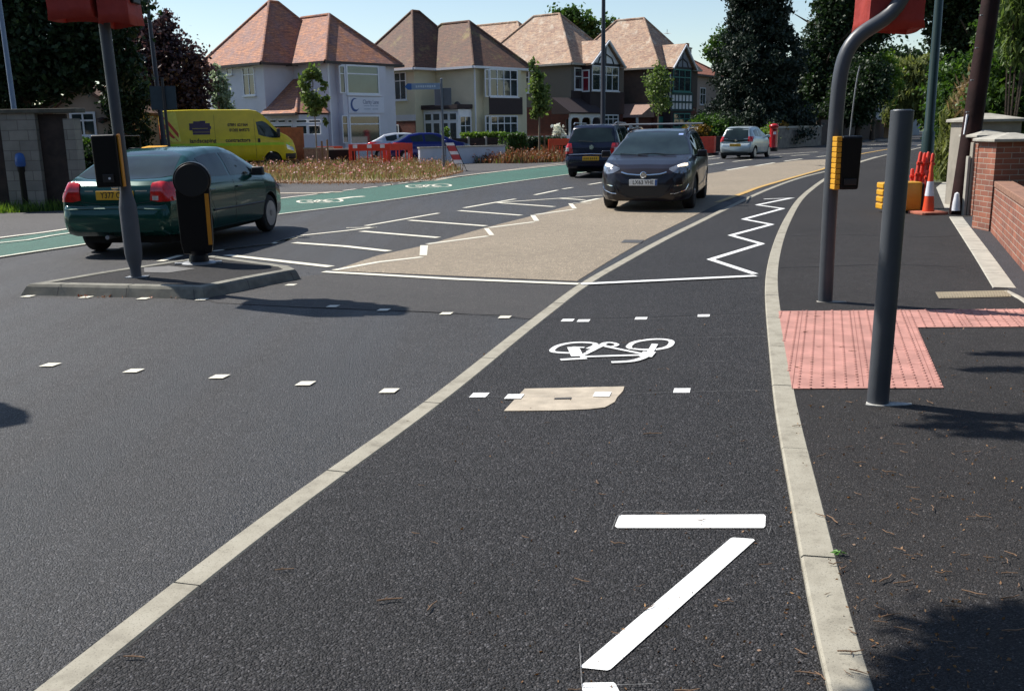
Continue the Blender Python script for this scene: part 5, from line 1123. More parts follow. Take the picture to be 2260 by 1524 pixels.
# ================================================================== HOUSES
class House:
    def __init__(s, name, label, cat, C, a, group=None):
        s.rot = R(90-a); s.C = Vector((C[0], C[1], 0)); s.root = thing(name, label, cat, s.C, s.rot, group); s.inv = Matrix.Rotation(-s.rot, 3, 'Z')
    def fp(s, px, py, axis, const):
        r = Vector(ray(px, py)); d = s.inv @ r; o = s.inv @ (Vector((0, 0, EYE)) - s.C); i = 0 if axis == 'x' else 1
        t = (const-o[i])/d[i]; p = o+d*t; return (p[1-i], p[2])
    def rect(s, x0, y0, x1, y1, axis, const):
        "facade rectangle (s0,s1,z0,z1) from the photo corners"
        a = s.fp(x0, (y0+y1)/2, axis, const); b = s.fp(x1, (y0+y1)/2, axis, const); xm = (x0+x1)/2
        t = s.fp(xm, y0, axis, const); u = s.fp(xm, y1, axis, const); return (min(a[0], b[0]), max(a[0], b[0]), min(t[1], u[1]), max(t[1], u[1]))
    def box(s, name, x0, x1, y0, y1, z0, z1, mat, bevel=0):
        g = MB(); g.bb(x0, x1, y0, y1, z0, z1); return g.build(name, mat, s.root, bevel=bevel)
    def window(s, axis, const, out, q, cols=(1,), rows=(1,), frame='upvc', pane='glass', fw=.06, sill=True, name='window', panes=None, mull=None):
        "out: direction (+1/-1) the wall faces along its axis. A frame with glazing bars standing 3 cm proud, each pane set behind it"
        s0, s1, z0, z1 = q; w, h = s1-s0, z1-z0; mb = MB(); mw = mull or fw*.75
        def B(m_, a0, a1, b0, b1, d0, d1, mi=0):
            if axis == 'x': m_.bb(const+out*d0, const+out*d1, a0, a1, b0, b1, mi)
            else: m_.bb(a0, a1, const+out*d0, const+out*d1, b0, b1, mi)
        B(mb, s0, s1, z0, z0+fw, -.02, .045); B(mb, s0, s1, z1-fw, z1, -.02, .045); B(mb, s0, s0+fw, z0+fw, z1-fw, -.02, .045); B(mb, s1-fw, s1, z0+fw, z1-fw, -.02, .045)
        cs = [0]; 
        for c in cols: cs.append(cs[-1]+c/sum(cols))
        rs = [0]
        for r_ in rows: rs.append(rs[-1]+r_/sum(rows))
        for c in cs[1:-1]: x = s0+fw+(w-2*fw)*c; B(mb, x-mw/2, x+mw/2, z0+fw, z1-fw, -.015, .038)
        for r_ in rs[1:-1]: z = z0+fw+(h-2*fw)*r_; B(mb, s0+fw, s1-fw, z-mw/2, z+mw/2, -.012, .034)
        if sill: B(mb, s0-.06, s1+.06, z0-.07, z0-.002, -.0, .12)
        fr = mb.build(name, M[frame] if isinstance(frame, str) else frame, s.root, recalc=True)
        pm = MB(); B(pm, s0+fw*.5, s1-fw*.5, z0+fw*.5, z1-fw*.5, .002, .012); pm.build('pane', M[pane], fr)
        return fr
def hip(h, x0, x1, y0, y1, ze, zr, mat, over=.35, gut='gutter', name='roof', th=.12):
    x0 -= over; x1 += over; y0 -= over; y1 += over; w, d = x1-x0, y1-y0; i = min(w, d)/2
    if w > d: r0, r1 = Vector((x0+i, (y0+y1)/2, zr)), Vector((x1-i, (y0+y1)/2, zr))
    else: r0, r1 = Vector(((x0+x1)/2, y0+i, zr)), Vector(((x0+x1)/2, y1-i, zr))
    if (r1-r0).length < .12: r1 = r0 + (Vector((.12, 0, 0)) if w > d else Vector((0, .12, 0)))
    e = [Vector((x0, y0, ze)), Vector((x1, y0, ze)), Vector((x1, y1, ze)), Vector((x0, y1, ze))]
    g = MB()
    if w > d: fs = [(0, 1, 5, 4), (1, 2, 5), (2, 3, 4, 5), (3, 0, 4)]
    else: fs = [(0, 1, 4), (1, 2, 5, 4), (2, 3, 5), (3, 0, 4, 5)]
    g.add(e+[r0, r1], fs+[(0, 3, 2, 1)])
    rf = g.build(name, mat, h.root)
    g = MB(); hips = [(e[0], r0), (e[1], r0 if w <= d else r1), (e[2], r1), (e[3], r1 if w <= d else r0), (r0, r1)]
    for a, b in hips: g.tube([a+Vector((0, 0, .02)), b+Vector((0, 0, .02))], .085, 7)
    g.build('ridge_tiles', mat, rf)
    g = MB(); t = .05
    g.bb(x0-t, x1+t, y0-t-.08, y0-.0, ze-th, ze+.015); g.bb(x0-t, x1+t, y1+.0, y1+t+.08, ze-th, ze+.015); g.bb(x0-t-.08, x0, y0+.002, y1-.002, ze-th, ze+.013); g.bb(x1, x1+t+.08, y0+.002, y1-.002, ze-th, ze+.013)
    g.build('gutter', M[gut], rf)
    g = MB(); g.bb(x0+.01, x1-.01, y0+.01, y1-.01, ze-.09, ze-.03); g.build('soffit', M['upvc'] if gut != 'gutter' else M['rwhite'], rf)
    return rf
def chimney(h, x, y, z0, z1, mat, pots=2):
    g = MB(); g.bb(x-.45, x+.45, y-.3, y+.3, z0, z1); g.bb(x-.52, x+.52, y-.37, y+.37, z1, z1+.12); o = g.build('chimney', mat, h.root)
    for k in range(pots):
        g = MB(); g.lathe([(.14, z1+.12), (.11, z1+.5), (.14, z1+.55)], (x-.22+.44*k, y, 0), 12); g.build('pot', M['roof5'], o)
def corner_point(px, py, z): return G(px, py, z)
# ---------------- house 1: white
a = 40; C1 = Vector(G(718, 134, 5.22)); u = Vector((math.sin(R(a)), math.cos(R(a)), 0)); v = Vector((-u.y, u.x, 0)); C1 = C1 + u*.32 + v*.32
def std_house(name, label, C, a, wallm, roofm, ze, zA, zB, v1, d, LA, wB, dB=7.5, gut='gutter', hwA=None):
    h = House(name, label, 'house', C, a); h.v1, h.d = v1, d
    g = MB(); g.bb(0, wB, 0, dB, 0, ze); g.build('wall', wallm, h.root)
    g = MB(); g.bb(-d, 3.2, v1, v1+LA, 0, ze-.003); g.build('wall', wallm, h.root)
    hip(h, 0, wB, 0, dB, ze, zB, roofm, gut=gut)
    hip(h, -d, -d+LA+.6, v1, v1+LA, ze+.002, zA, roofm, gut=gut)
    return h
h = std_house('white_house', 'white rendered house with orange tiled hipped roof and a crescent business sign', C1, a, M['rwhite'], M['roof1'], 5.2, 8.85, 8.0, 2.9, 2.0, 5.6, 5.0)
H1 = h; xA = -2.0
h.window('x', xA, -1, h.rect(537, 148, 563, 211, 'x', xA), (1, 1), (3, 1), pane='glass')
h.window('x', xA, -1, h.rect(500, 149, 513, 165, 'x', xA), (1,), (1,), frame='upvc')
bx0 = h.fp(744, 200, 'y', 0)[0]; bx1 = h.fp(853, 200, 'y', -.45)[0]
h.box('bay', bx0, bx1, -.45, .0, 0, 5.12, M['rwhite'], .0)
h.window('y', -.45, -1, h.rect(764, 144, 836, 209, 'y', -.45), (1,), (2.6, 1), pane='curtain', fw=.09)
h.window('y', -.45, -1, h.rect(749, 145, 761, 206, 'y', -.45), (1,), (2.6, 1), fw=.05, sill=False)
h.window('y', -.45, -1, h.rect(771, 254, 839, 319, 'y', -.45), (1,), (2.6, 1), pane='glass', fw=.09)
h.window('y', -.45, -1, h.rect(755, 255, 768, 316, 'y', -.45), (1,), (2.6, 1), fw=.05, sill=False)
q = h.rect(768, 214, 846, 250, 'y', -.45); sg_ = MB(); sg_.bb(q[0], q[1], -.51, -.452, q[2], q[3]); sg_ = sg_.build('sign_board', simple('sign_white', (.66, .67, .74), .5, var=.02), h.root, bevel=.01)
def on_sign(xc, zc): return Matrix.Translation((xc, -.515, zc)) @ Matrix.Rotation(R(90), 4, 'X')
w_ = q[1]-q[0]; hh_ = q[3]-q[2]; sgrey = simple('sign_grey_lettering', (.22, .24, .34), .6)
text_mesh('Clarity Lane', hh_*.37, sgrey, 'lettering', sg_, on_sign(q[0]+w_*.62, q[2]+hh_*.68), .002, .002, .62*w_/2.2)
g = MB()
for k, (cx_, wd) in enumerate(((.50, .16), (.66, .1), (.78, .1))): g.bb(q[0]+w_*(cx_-wd/2), q[0]+w_*(cx_+wd/2), -.514, -.511, q[2]+hh_*.42, q[2]+hh_*.48)
for k, (cx_, wd) in enumerate(((.52, .18), (.74, .16))): g.bb(q[0]+w_*(cx_-wd/2), q[0]+w_*(cx_+wd/2), -.514, -.511, q[2]+hh_*.22, q[2]+hh_*.29)
g.build('small_lettering', simple('sign_pale_lettering', (.42, .46, .55), .6), sg_)
pts = [(math.cos(t)*.42, math.sin(t)*.5) for t in np.linspace(R(70), R(330), 22)] + [(math.cos(t)*.36+.12, math.sin(t)*.40+.05) for t in np.linspace(R(330), R(70), 22)]
g = MB(); P = [(q[0]+w_*.17+x*hh_*.85, -.518, q[2]+hh_*.5+z*hh_*.82) for x, z in pts]
for i in range(21): g.add([P[i], P[i+1], P[-2-i], P[-1-i]], [(0, 1, 2, 3)])
g.build('crescent_logo', simple('crescent_blue', (.04, .09, .26), .5), sg_)
# porch in the angle with its own lean-to hipped roof
xp = -2.35; y0p = -.15
h.box('porch_wall', xp+.35, 0, y0p+.25, 2.88, 0, 2.42, M['rwhite'])
top0 = h.fp(633, 176, 'x', -.02); top1 = h.fp(659, 176, 'x', -.02); zt = top0[1]
g = MB(); e0 = Vector((xp, y0p, 2.5)); e1 = Vector((xp, 3.05, 2.5)); t0 = Vector((-.02, min(top0[0], top1[0]), zt)); t1 = Vector((-.02, 2.88, zt)); e2 = Vector((0, y0p, 2.5)); 
g.add([e0, e1, t1, t0, e2, Vector((0, 2.88, 2.5))], [(0, 1, 2, 3), (0, 3, 4), (0, 4, 5, 1), (4, 3, 2, 5), (1, 5, 2)]); pr = g.build('porch_roof', M['roof1'], h.root)
g = MB(); g.tube([e0, t0], .07, 7); g.build('ridge_tiles', M['roof1'], pr); g = MB(); g.bb(xp-.08, xp+.02, y0p-.05, 3.05, 2.38, 2.5); g.build('gutter', M['gutter'], pr)
for px0, px1 in ((596, 611), (614, 631), (636, 646), (654, 679), (682, 709)):
    h.window('x', xp+.35, -1, h.rect(px0, 264, px1, 271.5, 'x', xp+.35), fw=.04, sill=False); 
for px0, px1 in ((596, 646), (654, 679), (682, 709)):
    h.window('x', xp+.35, -1, h.rect(px0, 276, px1, 297, 'x', xp+.35), fw=.05, sill=False)
q = h.rect(614, 263, 631, 273, 'x', xp+.33); 
h.box('downpipe', .03, .11, -.09, -.01, .1, 5.1, M['upvc'])
# ---------------- house 2: cream
C2 = Vector(G(1045, 145, 5.22)); C2 = C2 + u*.32 + v*.32
h = std_house('cream_house', 'cream rendered house with brown hipped roof and white-framed bay windows', C2, a, M['rcream'], M['roof2'], 5.2, 8.95, 8.15, 3.2, 1.85, 5.6, 5.1, gut='upvc')
xA = -1.85
h.window('x', xA, -1, h.rect(871, 160, 897, 221, 'x', xA), (1, 1), (2.4, 1))
qb = (h.fp(1066, 200, 'y', 0)[0], h.fp(1150, 200, 'y', -.5)[0])
h.box('bay', qb[0], qb[1], -.5, 0, 0, 5.1, M['rcream'])
q = h.rect(1068, 214, 1148, 253, 'y', -.56); h.box('tile_hung_panel', qb[0]-.05, qb[1]+.05, -.57, -.502, q[2], q[3], M['hangtile'])
h.window('y', -.5, -1, h.rect(1080, 153, 1142, 214, 'y', -.5), (1, 1, 1, 1), (1.9, 1), fw=.08); h.window('y', -.5, -1, h.rect(1070, 153, 1079, 214, 'y', -.5), (1,), (1.9, 1), fw=.06, sill=False)
h.window('y', -.5, -1, h.rect(1082, 255, 1142, 300, 'y', -.5), (1, 1, 1, 1), (1.7, 1), fw=.08); h.window('y', -.5, -1, h.rect(1071, 255, 1080, 300, 'y', -.5), (1,), (1.7, 1), fw=.06, sill=False)
# porch
pq = h.rect(929, 247, 1012, 308, 'x', -1.2); yb0, yb1 = pq[0], min(pq[1], 3.15)
h.box('porch', -1.2, 0, yb0, yb1, 0, 2.7, M['upvc']); o = h.box('porch_roof', -1.4, 0, yb0-.1, yb1, 2.72, 2.98, M['hangtile'])
ys = np.linspace(yb0+.06, yb1-.06, 5)
for i in range(4): h.window('x', -1.2, -1, (ys[i]+.03, ys[i+1]-.03, .55 if i != 2 else .2, 1.95), fw=.06, sill=False); h.window('x', -1.2, -1, (ys[i]+.03, ys[i+1]-.03, 2.03, 2.5), fw=.05, sill=False)
h.window('y', yb0, -1, (-1.1, -.1, .6, 2.3), (1, 1), (2, 1), fw=.06, sill=False)
l = h.fp(1016, 235, 'x', 0); g = MB(); g.lathe([(.01, 0), (.18, .05), (.3, .14)], n=20, axis='x'); g.box((.26, 0, -.05), (.3, .03, .03)); dish = g.build('satellite_dish', simple('dark_dish', (.03, .03, .035), .6), h.root, smooth=True); dish.location = (-.42, l[0], l[1])
# garage-like recess and white lintel band
q = h.rect(861, 254, 912, 267, 'x', xA-.04); h.box('white_band', xA-.06, xA-.002, h.v1, h.v1+3.5, q[2], q[3], M['rwhite'])
q = h.rect(862, 268, 912, 305, 'x', xA-.02); h.box('dark_brick_wall', xA-.04, xA-.003, h.v1+.02, h.v1+3.4, .05, q[3], M['brickred'])
h.window('x', xA-.04, -1, h.rect(862, 275, 881, 300, 'x', xA-.04), fw=.07, name='window')
h.box('downpipe', .03, .1, -.09, -.01, .1, 5.1, M['upvc'])
# ---------------- house 3: pebbledash over brick
a3 = 38; u3 = Vector((math.sin(R(a3)), math.cos(R(a3)), 0)); v3 = Vector((-u3.y, u3.x, 0))
C3 = Vector(G(1262, 139, 5.8)); C3 = C3 + u3*.3 + v3*.3
h = House('pebbledash_house', 'brown pebbledash and red brick house with mottled roof, gabled bay and arched white porch', 'house', C3, a3); wB = 7.0
g = MB(); g.bb(0, wB, 0, 9, 2.95, 5.8); g.build('upper_wall', M['rpebble'], h.root); g = MB(); g.bb(.02, wB-.02, .02, 9, 0, 2.95); g.build('lower_wall', M['brickred'], h.root)
hip(h, 0, 6.2, 0, 8.5, 5.8, 9.5, M['roof3'], gut='capstone'); 
hip(h, .6, 7.5, 4.2, 16, 5.802, 9.35, M['roof3'], gut='capstone', over=.2)
h.box('wall', 1.0, 7.2, 9.0, 15.5, 0, 5.75, M['rpebble'])
h.window('x', 0, -1, h.rect(1155, 152, 1169, 205, 'x', 0), (1,), (1.9, 1), fw=.08)
q = h.rect(1266, 150, 1298, 199, 'y', 0); h.window('y', -.05, -1, q, (1, 1), (1.6, 1), fw=.08)
h.box('hung_tiles', .05, wB-.0, -.06, -.001, 2.4, max(3.0, q[2]-.05), M['hangtile'])
b0 = h.fp(1303, 170, 'y', -.8)[0]; b1 = h.fp(1368, 170, 'y', -.8)[0]
h.box('bay', b0, b1, -.8, 0, 0, 5.75, M['hangtile']); h.window('y', -.8, -1, h.rect(1306, 146, 1365, 201, 'y', -.8), (1.2, 1, 1, 1), (1.9, 1), fw=.08); h.window('x', b0, -1, (-.75, -.12, 3.9, 5.4), (1,), (1.9, 1), fw=.09, pane='curtainred', sill=False)
h.window('y', -.8, -1, h.rect(1330, 253, 1364, 277, 'y', -.8), (1, 1, 1), (1.6, 1), fw=.08)
def gable(h, x0, x1, yf, yb, ze, zr, roofm, facem, timber, over=.25):
    xm = (x0+x1)/2; g = MB(); A_, B_, Cc = Vector((x0-over, yf-over, ze)), Vector((x1+over, yf-over, ze)), Vector((xm, yf-over, zr)); dA, dB_, dC = [Vector((p.x, yb, p.z)) for p in (A_, B_, Cc)]
    t = Vector((0, 0, -.12)); g.add([A_, Cc, dC, dA, A_+t, Cc+t*1.3, dC+t*1.3, dA+t], [(0, 1, 2, 3), (4, 7, 6, 5), (0, 4, 5, 1)]); g.add([Cc, B_, dB_, dC, Cc+t*1.3, B_+t, dB_+t, dC+t*1.3], [(0, 1, 2, 3), (4, 7, 6, 5), (0, 4, 5, 1)]); rf = g.build('gable_roof', roofm, h.root)
    g = MB()
    for p in (A_, B_):
        d = (Cc-p).normalized(); g.tube([p+Vector((0, -.02, -.09)), Cc+Vector((0, -.02, -.11))], .085, 4)
    g.build('bargeboard', M['upvc'], rf)
    g = MB(); g.add([(x0, yf, ze-.05), (x1, yf, ze-.05), (xm, yf, zr-.2), (x0, yf+.1, ze-.05), (x1, yf+.1, ze-.05), (xm, yf+.1, zr-.2)], [(0, 1, 2), (5, 4, 3), (0, 3, 4, 1)]); g.build('gable_face', facem, rf)
    g = MB(); g.bb(x0, x1, yf-.03, yf-.003, ze-.08, ze+.08); g.bb(xm-.05, xm+.05, yf-.03, yf-.003, ze+.08, zr-.5)
    for s_ in (-1, 1):
        g.tube([(xm+s_*(x1-x0)*.27, yf-.02, ze+.05), (xm+s_*(x1-x0)*.2, yf-.02, ze+.45), (xm, yf-.02, ze+.7)], .05, 4)
    g.build('timbering', timber, rf)
black_t = simple('black_timber', (.015, .015, .017), .6)
gz = h.fp(1350, 88, 'y', -1.0)[1]
gable(h, b0, b1, -.82, 4, 5.8, gz, M['roof3'], M['upvc'], black_t)
# arched porch
p0 = h.fp(1256, 260, 'y', -1.3)[0]; p1 = h.fp(1326, 260, 'y', -1.3)[0]; zp = h.fp(1290, 248, 'y', -1.3)[1]
g = MB(); g.add([(p0-.2, -1.55, zp), (p1+.1, -1.55, zp), (p1+.1, -.0, zp+1.0), (p0-.2, -.0, zp+1.0), (p0-.2, -1.55, zp-.1), (p1+.1, -1.55, zp-.1), (p1+.1, 0, zp-.1), (p0-.2, 0, zp-.1)], [(0, 1, 2, 3), (4, 7, 6, 5), (0, 4, 5, 1), (1, 5, 6, 2), (3, 7, 4, 0)]); g.build('porch_roof', M['hangtile'], h.root)
pw = MB(); pw.bb(p0, p1, -1.42, -1.3, zp-.35, zp-.1)
n_ = 3; seg = (p1-p0)/n_
for k in range(n_+1): pw.bb(p0+k*seg-.07, p0+k*seg+.07, -1.42, -1.3, 0, zp-.35)
for k in range(n_):
    for s_ in (0, 1):
        xk = p0+k*seg+.07 if s_ == 0 else p0+(k+1)*seg-.07; dx = .28*(1 if s_ == 0 else -1)
        pw.add([(xk, -1.41, zp-.35), (xk+dx, -1.41, zp-.35), (xk+dx*.3, -1.41, zp-.45), (xk, -1.41, zp-.7), (xk, -1.31, zp-.35), (xk+dx, -1.31, zp-.35), (xk+dx*.3, -1.31, zp-.45), (xk, -1.31, zp-.7)], [(0, 1, 2, 3), (7, 6, 5, 4), (1, 5, 6, 2), (2, 6, 7, 3)])
pw.build('porch_arcade', M['upvc'], h.root); h.box('door', p0+seg*1.1, p0+seg*1.9, -.08, -.002, 0, 2.05, M['hangtile'])
# ---------------- house 4: timbered bay with teal woodwork
C4 = Vector(G(1455, 148, 5.8)); C4 = C4 + u3*.3 + v3*.3
h = House('teal_trimmed_house', 'brown house with mottled roof, teal-framed bay and half-timbered panels beyond the pebbledash house', 'house', C4, a3); wB = 6.5
h.box('upper_wall', 0, wB, 0, 9, 2.9, 5.8, simple('brown_render', (.075, .06, .05), .9, var=.15, vs=3)); h.box('lower_wall', .02, wB-.02, .02, 9, 0, 2.9, M['brickred'])
hip(h, 0, 6.0, 0, 8.5, 5.8, 9.75, M['roof3'], gut='capstone'); h.box('wall', -4.8, -.003, 4.6, 10, 0, 5.7, M['brickred']); hip(h, -4.6, 1.0, 4.4, 11, 5.79, 9.0, M['roof3'], gut='capstone', over=.2)
b0 = h.fp(1482, 170, 'y', -.7)[0]; b1 = h.fp(1528, 170, 'y', -.7)[0]
h.box('bay', b0, b1, -.7, 0, 0, 5.75, M['hangtile'])
h.window('y', -.7, -1, h.rect(1485, 153, 1524, 203, 'y', -.7), (1, 1, 1), (1.9, 1), frame='teal', fw=.09); h.window('x', b0, -1, (-.66, -.06, 3.6, 5.4), (1,), (1.9, 1), frame='upvc', fw=.07, sill=False)
q = h.rect(1484, 208, 1524, 243, 'y', -.7); h.box('timber_panel', b0-.02, b1+.02, -.74, -.703, q[2], q[3], M['upvc'])
g = MB()
for k in range(7): x = b0+(b1-b0)*k/6; g.bb(x-.05, x+.05, -.775, -.742, q[2], q[3])
for z in (q[2], (q[2]+q[3])/2, q[3]): g.bb(b0-.05, b1+.05, -.78, -.743, z-.07, z+.07)
g.build('timber_frame', simple('dark_teal_timber', (.01, .05, .05), .6), h.root)
h.window('y', -.7, -1, h.rect(1486, 250, 1522, 282, 'y', -.7), (1, 1, 1), (1.6, 1), frame='teal', fw=.08)
gz = h.fp(1519, 97, 'y', -.9)[1]; gable(h, b0, b1, -.72, 4, 5.8, gz, M['roof3'], simple('grey_gable', (.2, .22, .26), .7), black_t)
xq = h.fp(1366, 240, 'x', -1.6); g = MB(); ya, yb = 0.2, 5.0
g.add([(-2.4, ya, 2.15), (-2.4, yb, 2.15), (0, yb, 3.2), (0, ya+.0, 3.2), (0, ya, 2.15), (0, yb, 2.15)], [(0, 1, 2, 3), (0, 3, 4), (1, 5, 2), (0, 4, 5, 1)]); g.build('porch_roof', simple('pinkish_tiles', (.30, .19, .15), .85, var=.2, vs=7), h.root)
h.box('porch_wall', -2.1, -.01, ya+.2, yb-.2, 0, 2.14, M['brickred']); h.box('porch_post', -2.36, -2.22, ya+.1, ya+.24, 0, 2.13, M['upvc'])
q = h.rect(1420, 262, 1444, 282, 'x', -.05); h.box('door', .2, 1.5, -.06, -.004, 0, 2.2, M['teal'])
H4_ = h
# ---------------- house 5: rust roof behind
C5 = AT(1527, 200, 82); h = House('beige_house', 'beige rendered house with rust coloured roof, half hidden by the tall conifer', 'house', (C5[0], 82), 30)
ze = AT(1545, 165, 83)[2]; zr = AT(1535, 92, 86)[2]
h.box('wall', 0, 8, 0, 8, 0, ze, simple('beige_wall2', (.36, .28, .24), .9)); hip(h, -2, 8, 0, 9, ze, zr, M['roof5'], over=.4)
h.window('x', 0, -1, (1.2, 2.6, 3.2, 4.6), (1, 1), (1.6, 1)); h.window('y', 0, -1, (2, 3.4, 3.2, 4.6), (1, 1), (1.6, 1))
# chimneys seen over the roofs
for nm, px, py, Y, mt, lb in (('chimney_house', 1605, 85, 100, 'brickred', 'distant house with a pale chimney stack and red pots showing left of the conifer top'),):
    x, y, z = AT(px, 120, Y); h = House(nm, lb, 'house', (x-3, Y), 30); ze = 6.0; h.box('wall', 0, 6, 0, 7, 0, ze, M['rbeige']); hip(h, 0, 6, 0, 7, ze, 8.6, M['roof5']); chimney(h, 3.2, 2.2, 7.0, AT(px, 100, Y)[2], M['capstone'])
h = H4_; p_ = h.inv @ (Vector(AT(1472, 90, 76))-h.C); x, y = p_.x, p_.y; zr_ = AT(1472, 74, 76)[2]-1.85
g = MB(); g.tube([(x, y, 8.6), (x, y, zr_+1.9)], .02, 6); g.tube([(x-.35, y, zr_+1.85), (x+.35, y, zr_+1.85)], .015, 5)
for k in range(5): g.tube([(x-.3+.15*k, y-.2, zr_+1.85), (x-.3+.15*k, y+.2, zr_+1.85)], .01, 5)
g.build('aerial', M['galv'], h.root)
# far right gabled house
x, Y, z = AT(1960, 200, 108); h = House('far_gabled_house', 'distant grey-roofed gabled house between the round tree and the willow', 'house', (x-3.4, Y), 70); zr = AT(1950, 136, Y)[2]; ze = AT(1985, 180, Y)[2]
h.box('wall', 0, 9, 0, 7, 0, ze, simple('bluegrey_wall', (.28, .3, .32), .8)); g = MB(); g.add([(-.4, -.4, ze), (9.4, -.4, ze), (9.4, 7.4, ze), (-.4, 7.4, ze), (-.4, 3.5, zr), (9.4, 3.5, zr)], [(0, 1, 5, 4), (2, 3, 4, 5), (3, 0, 4), (1, 2, 5), (0, 3, 2, 1)]); g.build('roof', M['slate'], h.root)
h.window('x', 0, -1, (2.2, 3.6, 3.0, 4.4), (1, 1), (1.6, 1)); h.window('x', 0, -1, (2.2, 3.8, .8, 2.2), (1, 1), (1.6, 1))
# bungalow at left
Y = 40; x0 = AT(118, 260, Y)[0]; x1 = AT(262, 260, Y)[0]; h = House('beige_bungalow', 'beige bungalow gable with white four-light window beyond the stone wall', 'house', (x0, Y), 90)
w_ = x1-x0; ze = AT(180, 240, Y)[2]; zr = AT(180, 198, Y)[2]+.1
g = MB(); g.add([(0, 0, 0), (w_, 0, 0), (w_, 0, ze), (w_/2, 0, zr), (0, 0, ze), (0, 7, 0), (w_, 7, 0), (w_, 7, ze), (w_/2, 7, zr), (0, 7, ze)], [(0, 1, 2, 3, 4), (9, 8, 7, 6, 5), (0, 5, 6, 1), (1, 6, 7, 2), (0, 4, 9, 5)]); g.build('wall', M['rbeige'], h.root)
g = MB(); t = .12; g.add([(-.35, -.3, ze-.15), (w_/2, -.3, zr+.12), (w_/2, 7.3, zr+.12), (-.35, 7.3, ze-.15)], [(0, 1, 2, 3)]); g.add([(w_+.35, -.3, ze-.15), (w_/2, -.3, zr+.12), (w_/2, 7.3, zr+.12), (w_+.35, 7.3, ze-.15)], [(3, 2, 1, 0)]); o = g.build('roof', M['roof2'], h.root); s_ = o.modifiers.new('S', 'SOLIDIFY'); s_.thickness = .12
q = h.rect(156, 247, 213, 302, 'y', 0); h.window('y', 0, -1, q, (1, 1), (2.2, 1), fw=.09)
l = h.fp(225, 262, 'y', -.3); g = MB(); g.lathe([(.01, -.2), (.2, -.12), (.22, 0), (.05, .05)], n=14); o = g.build('hanging_basket', M['hangtile'], h.root); o.location = (l[0], -.3, l[1])
# ================================================================== GARDEN WALLS AND FENCES
def wall_line(name, label, cat, p, q_, h_, t, mat, cap=None, capm=None, posts=None):
    p, q_ = Vector((p[0], p[1], 0)), Vector((q_[0], q_[1], 0)); d = q_-p; o = thing(name, label, cat, p, math.atan2(d.y, d.x)); L = d.length
    g = MB(); g.bb(0, L, -t/2, t/2, 0, h_); g.build('wall' if 'fence' not in name else 'panel', mat, o)
    if cap: g = MB(); g.bb(-.03, L+.03, -t/2-.03, t/2+.03, h_, h_+cap); g.build('coping', capm, o)
    if posts:
        for k in range(posts+1): g = MB(); x = L*k/posts; g.bb(x-.05, x+.05, -t/2-.04, t/2+.04, 0, h_+.06); g.build('post', M['capstone'], o)
    return o
A2 = lambda px, Y, py=340: AT(px, py, Y)
wall_line('white_wall', 'low white rendered garden wall behind the folding sign', 'garden wall', A2(925, 43.5), A2(1113, 45.5), AT(1000, 326, 44.2)[2], .2, simple('bluewhite_wall', (.5, .53, .6), .8, var=.08, vs=2), .06, M['capstone'])
wall_line('panelled_fence', 'dark panel fence with pale concrete posts in front of the cream house', 'fence', A2(955, 49), A2(1110, 51), AT(1020, 305, 50)[2], .06, M['fencedark'], posts=4)
wall_line('black_wall', 'low black wall with pale coping left of the red barriers', 'garden wall', A2(722, 44), A2(785, 44.4), AT(750, 331, 44)[2], .2, M['black'], .06, M['capstone'])
wall_line('brick_wall', 'small brick wall behind the young tree stakes', 'garden wall', A2(672, 45.5), A2(735, 45.6), AT(700, 328, 45.5)[2], .2, simple('pale_brick', (.34, .2, .14), .85, var=.3, vs=14), .05, M['capstone'])
wall_line('timber_fence', 'orange-brown timber fence panel right of the yellow van', 'fence', A2(612, 45), A2(672, 46), AT(640, 281, 45.5)[2], .06, M['fencebrown'])
wall_line('white_rail', 'low white rail fence behind the navy people carrier', 'fence', A2(1155, 52), A2(1395, 56), AT(1200, 300, 53)[2], .08, M['upvc'])
wall_line('stone_wall', 'grey stone garden wall behind the pillar box', 'garden wall', A2(1690, 61.5), A2(1806, 69), 1.25, .3, simple('pale_stone_wall', (.17, .15, .13), .9, var=.3, vs=4), .12, M['capstone'])
wall_line('dark_fence', 'long dark timber fence running under the trees to the bend', 'fence', A2(1807, 69.2), A2(1948, 100), 1.75, .08, M['fencedark'])
wall_line('brown_fence', 'brown timber fence panel at the far end of the dark fence', 'fence', A2(1948, 96), A2(1990, 97), 1.75, .06, simple('brown_panel', (.24, .15, .09), .8, var=.1))
wall_line('stone_wall', 'dark garden wall behind the solid red barriers', 'garden wall', A2(1500, 57), A2(1685, 61), .8, .25, M['fencedark'], .06, M['hangtile'])
